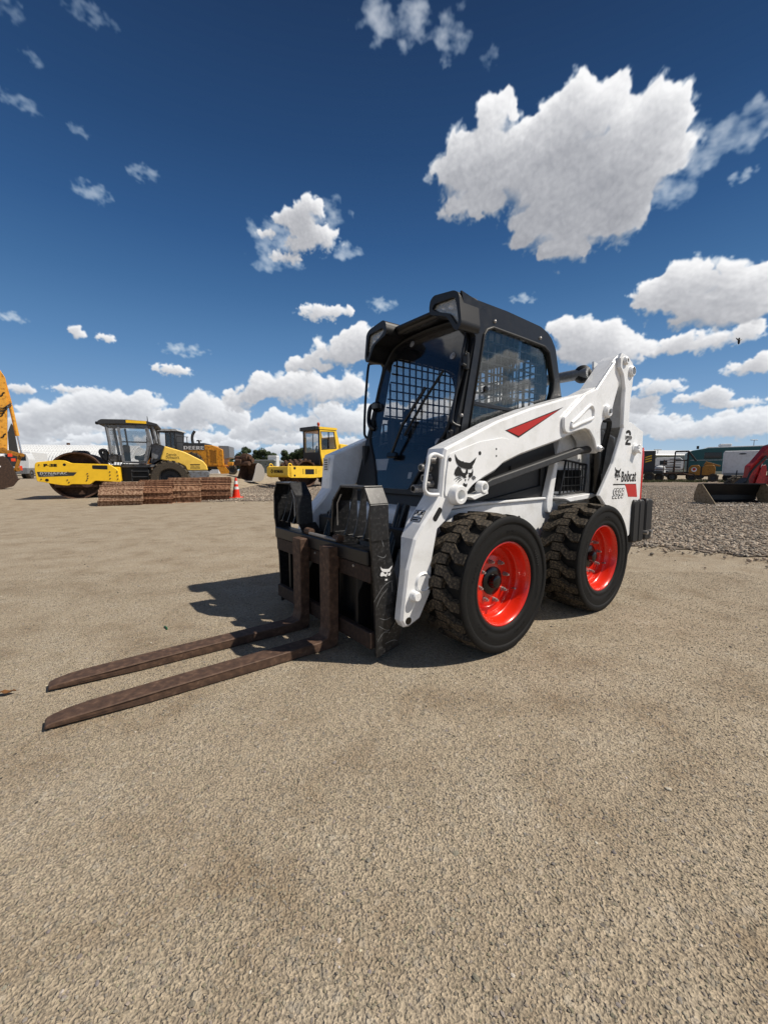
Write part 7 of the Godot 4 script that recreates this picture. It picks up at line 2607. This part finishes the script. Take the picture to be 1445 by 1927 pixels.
	for i in 3:
		var ys := MB.new()
		ys.t = Transform3D(Basis(Vector3(0, 0, 1), 0.3), Vector3(0.42, 1.75 + i * 0.20, 0.003))
		ys.box(Vector3.ZERO, Vector3(0.5, 0.08, 0.008))
		part("stripe", ys, M.machine_yellow, G)
	var gc := MB.new()
	gc.box(Vector3(0.2, 0.8, -0.7), Vector3(2.6, 0.25, 1.2), 0.02)
	part("chassis", gc, M.satin_black, G)
	for x in [-0.3, 0.55]:
		plain_wheel(G, Vector3(x, 0.42, -0.1), 0.42, 0.26, M.dark_grey)
	# camper and pickup farther off
	var A := thing("camper", "rounded white camper trailer far behind the utility trailer", "camper", Vector3(41.2, 0, -60), -32.0)
	var cb := MB.new()
	cb.prism(rounded(P([-1.7, 0.9, -1.7, 2.85, 1.2, 2.9, 1.75, 2.4, 1.85, 1.7, 1.4, 0.9]), 0.25, 4), -2.2, 0.0, 0.05)
	part("camper_body", cb, M.white_body, A)
	var cw := MB.new()
	cw.box(Vector3(-0.7, 2.1, 0.01), Vector3(0.9, 0.6, 0.03), 0.01)
	part("window", cw, M.dark_pane, A)
	var cl := MB.new()
	cl.box(Vector3(-0.1, 1.45, 0.008), Vector3(2.9, 0.28, 0.02))
	part("stripe", cl, M.machine_grey, A)
	plain_wheel(A, Vector3(-0.1, 0.38, -0.15), 0.38, 0.24, M.dark_grey)
	var Q := thing("pickup", "dark blue pickup with red load, far off behind the loader's tail", "pickup", Vector3(39.4, 0, -61), -25.0)
	var pb := MB.new()
	pb.prism(rounded(P([-2.4, 0.6, -2.4, 1.5, -0.6, 1.55, 0.3, 1.6, 0.7, 1.75, 1.3, 1.4, 2.0, 1.3, 2.1, 0.6]), 0.1, 3), -1.8, 0.0, 0.04)
	part("pickup_body", pb, M.blue_paint, Q)
	var pr := MB.new()
	pr.prism(rounded(P([-2.3, 1.5, -2.2, 2.25, -0.4, 2.35, 0.6, 1.95, 0.9, 1.6]), 0.1, 3), -1.7, -0.1, 0.04)
	part("load_cover", pr, M.red_paint, Q)
	for x in [-1.4, 1.3]:
		plain_wheel(Q, Vector3(x, 0.38, -0.1), 0.38, 0.24, M.machine_grey)


func make_small_things() -> void:
	var lf := MB.new()
	for i in 6:
		var x := i * 0.012
		var w := 0.016 * sin(PI * (i + 0.3) / 6.5)
		var w2 := 0.016 * sin(PI * (i + 1.3) / 6.5)
		var y0 := 0.004 + 0.012 * absf(sin(i * 0.9))
		var y1 := 0.004 + 0.012 * absf(sin((i + 1) * 0.9))
		lf.quad(Vector3(x, y0 + 0.006, w), Vector3(x + 0.012, y1 + 0.006, w2), Vector3(x + 0.012, y1, 0), Vector3(x, y0, 0))
		lf.quad(Vector3(x, y0, 0), Vector3(x + 0.012, y1, 0), Vector3(x + 0.012, y1 + 0.004, -w2), Vector3(x, y0 + 0.004, -w))
	single("dry_leaf", lf, M.leaf_dry, "curled brown leaf on the ground at the picture edge", "leaf", Vector3(-1.68, 0.0, -1.70), 15.0)
	var gs := MB.new()
	gs.tube(smooth_path(P3([0, 0.005, 0, 0.03, 0.008, 0.006, 0.055, 0.005, 0.018]), 4), 0.0045, 6)
	single("green_scrap", gs, M.green_scrap, "small green plastic scrap on the bare ground", "scrap", Vector3(-1.37, 0.0, -2.49), -30.0)
	# a bird in the air at the right
	var B := thing("bird", "small dark bird flying in front of the clouds at the upper side", "bird", Vector3(33.2, 13.0, -40.0), 20.0)
	var body := MB.new()
	body.ball(Vector3.ZERO, Vector3(0.09, 0.26, 0.10), 10, 8)
	body.ball(Vector3(0.02, 0.28, 0), Vector3(0.07, 0.08, 0.07), 8, 6)
	part("body", body, M.bird_dark, B)
	for s in [-1.0, 1.0]:
		var w := MB.new()
		w.prism(P([0.0, 0.16, s * 0.22, 0.25, s * 0.46, 0.30, s * 0.44, 0.22, s * 0.20, 0.08, 0.0, 0.02]), -0.012, 0.012, 0.004)
		part("wing", w, M.bird_dark if s < 0 else M.off_white, B)
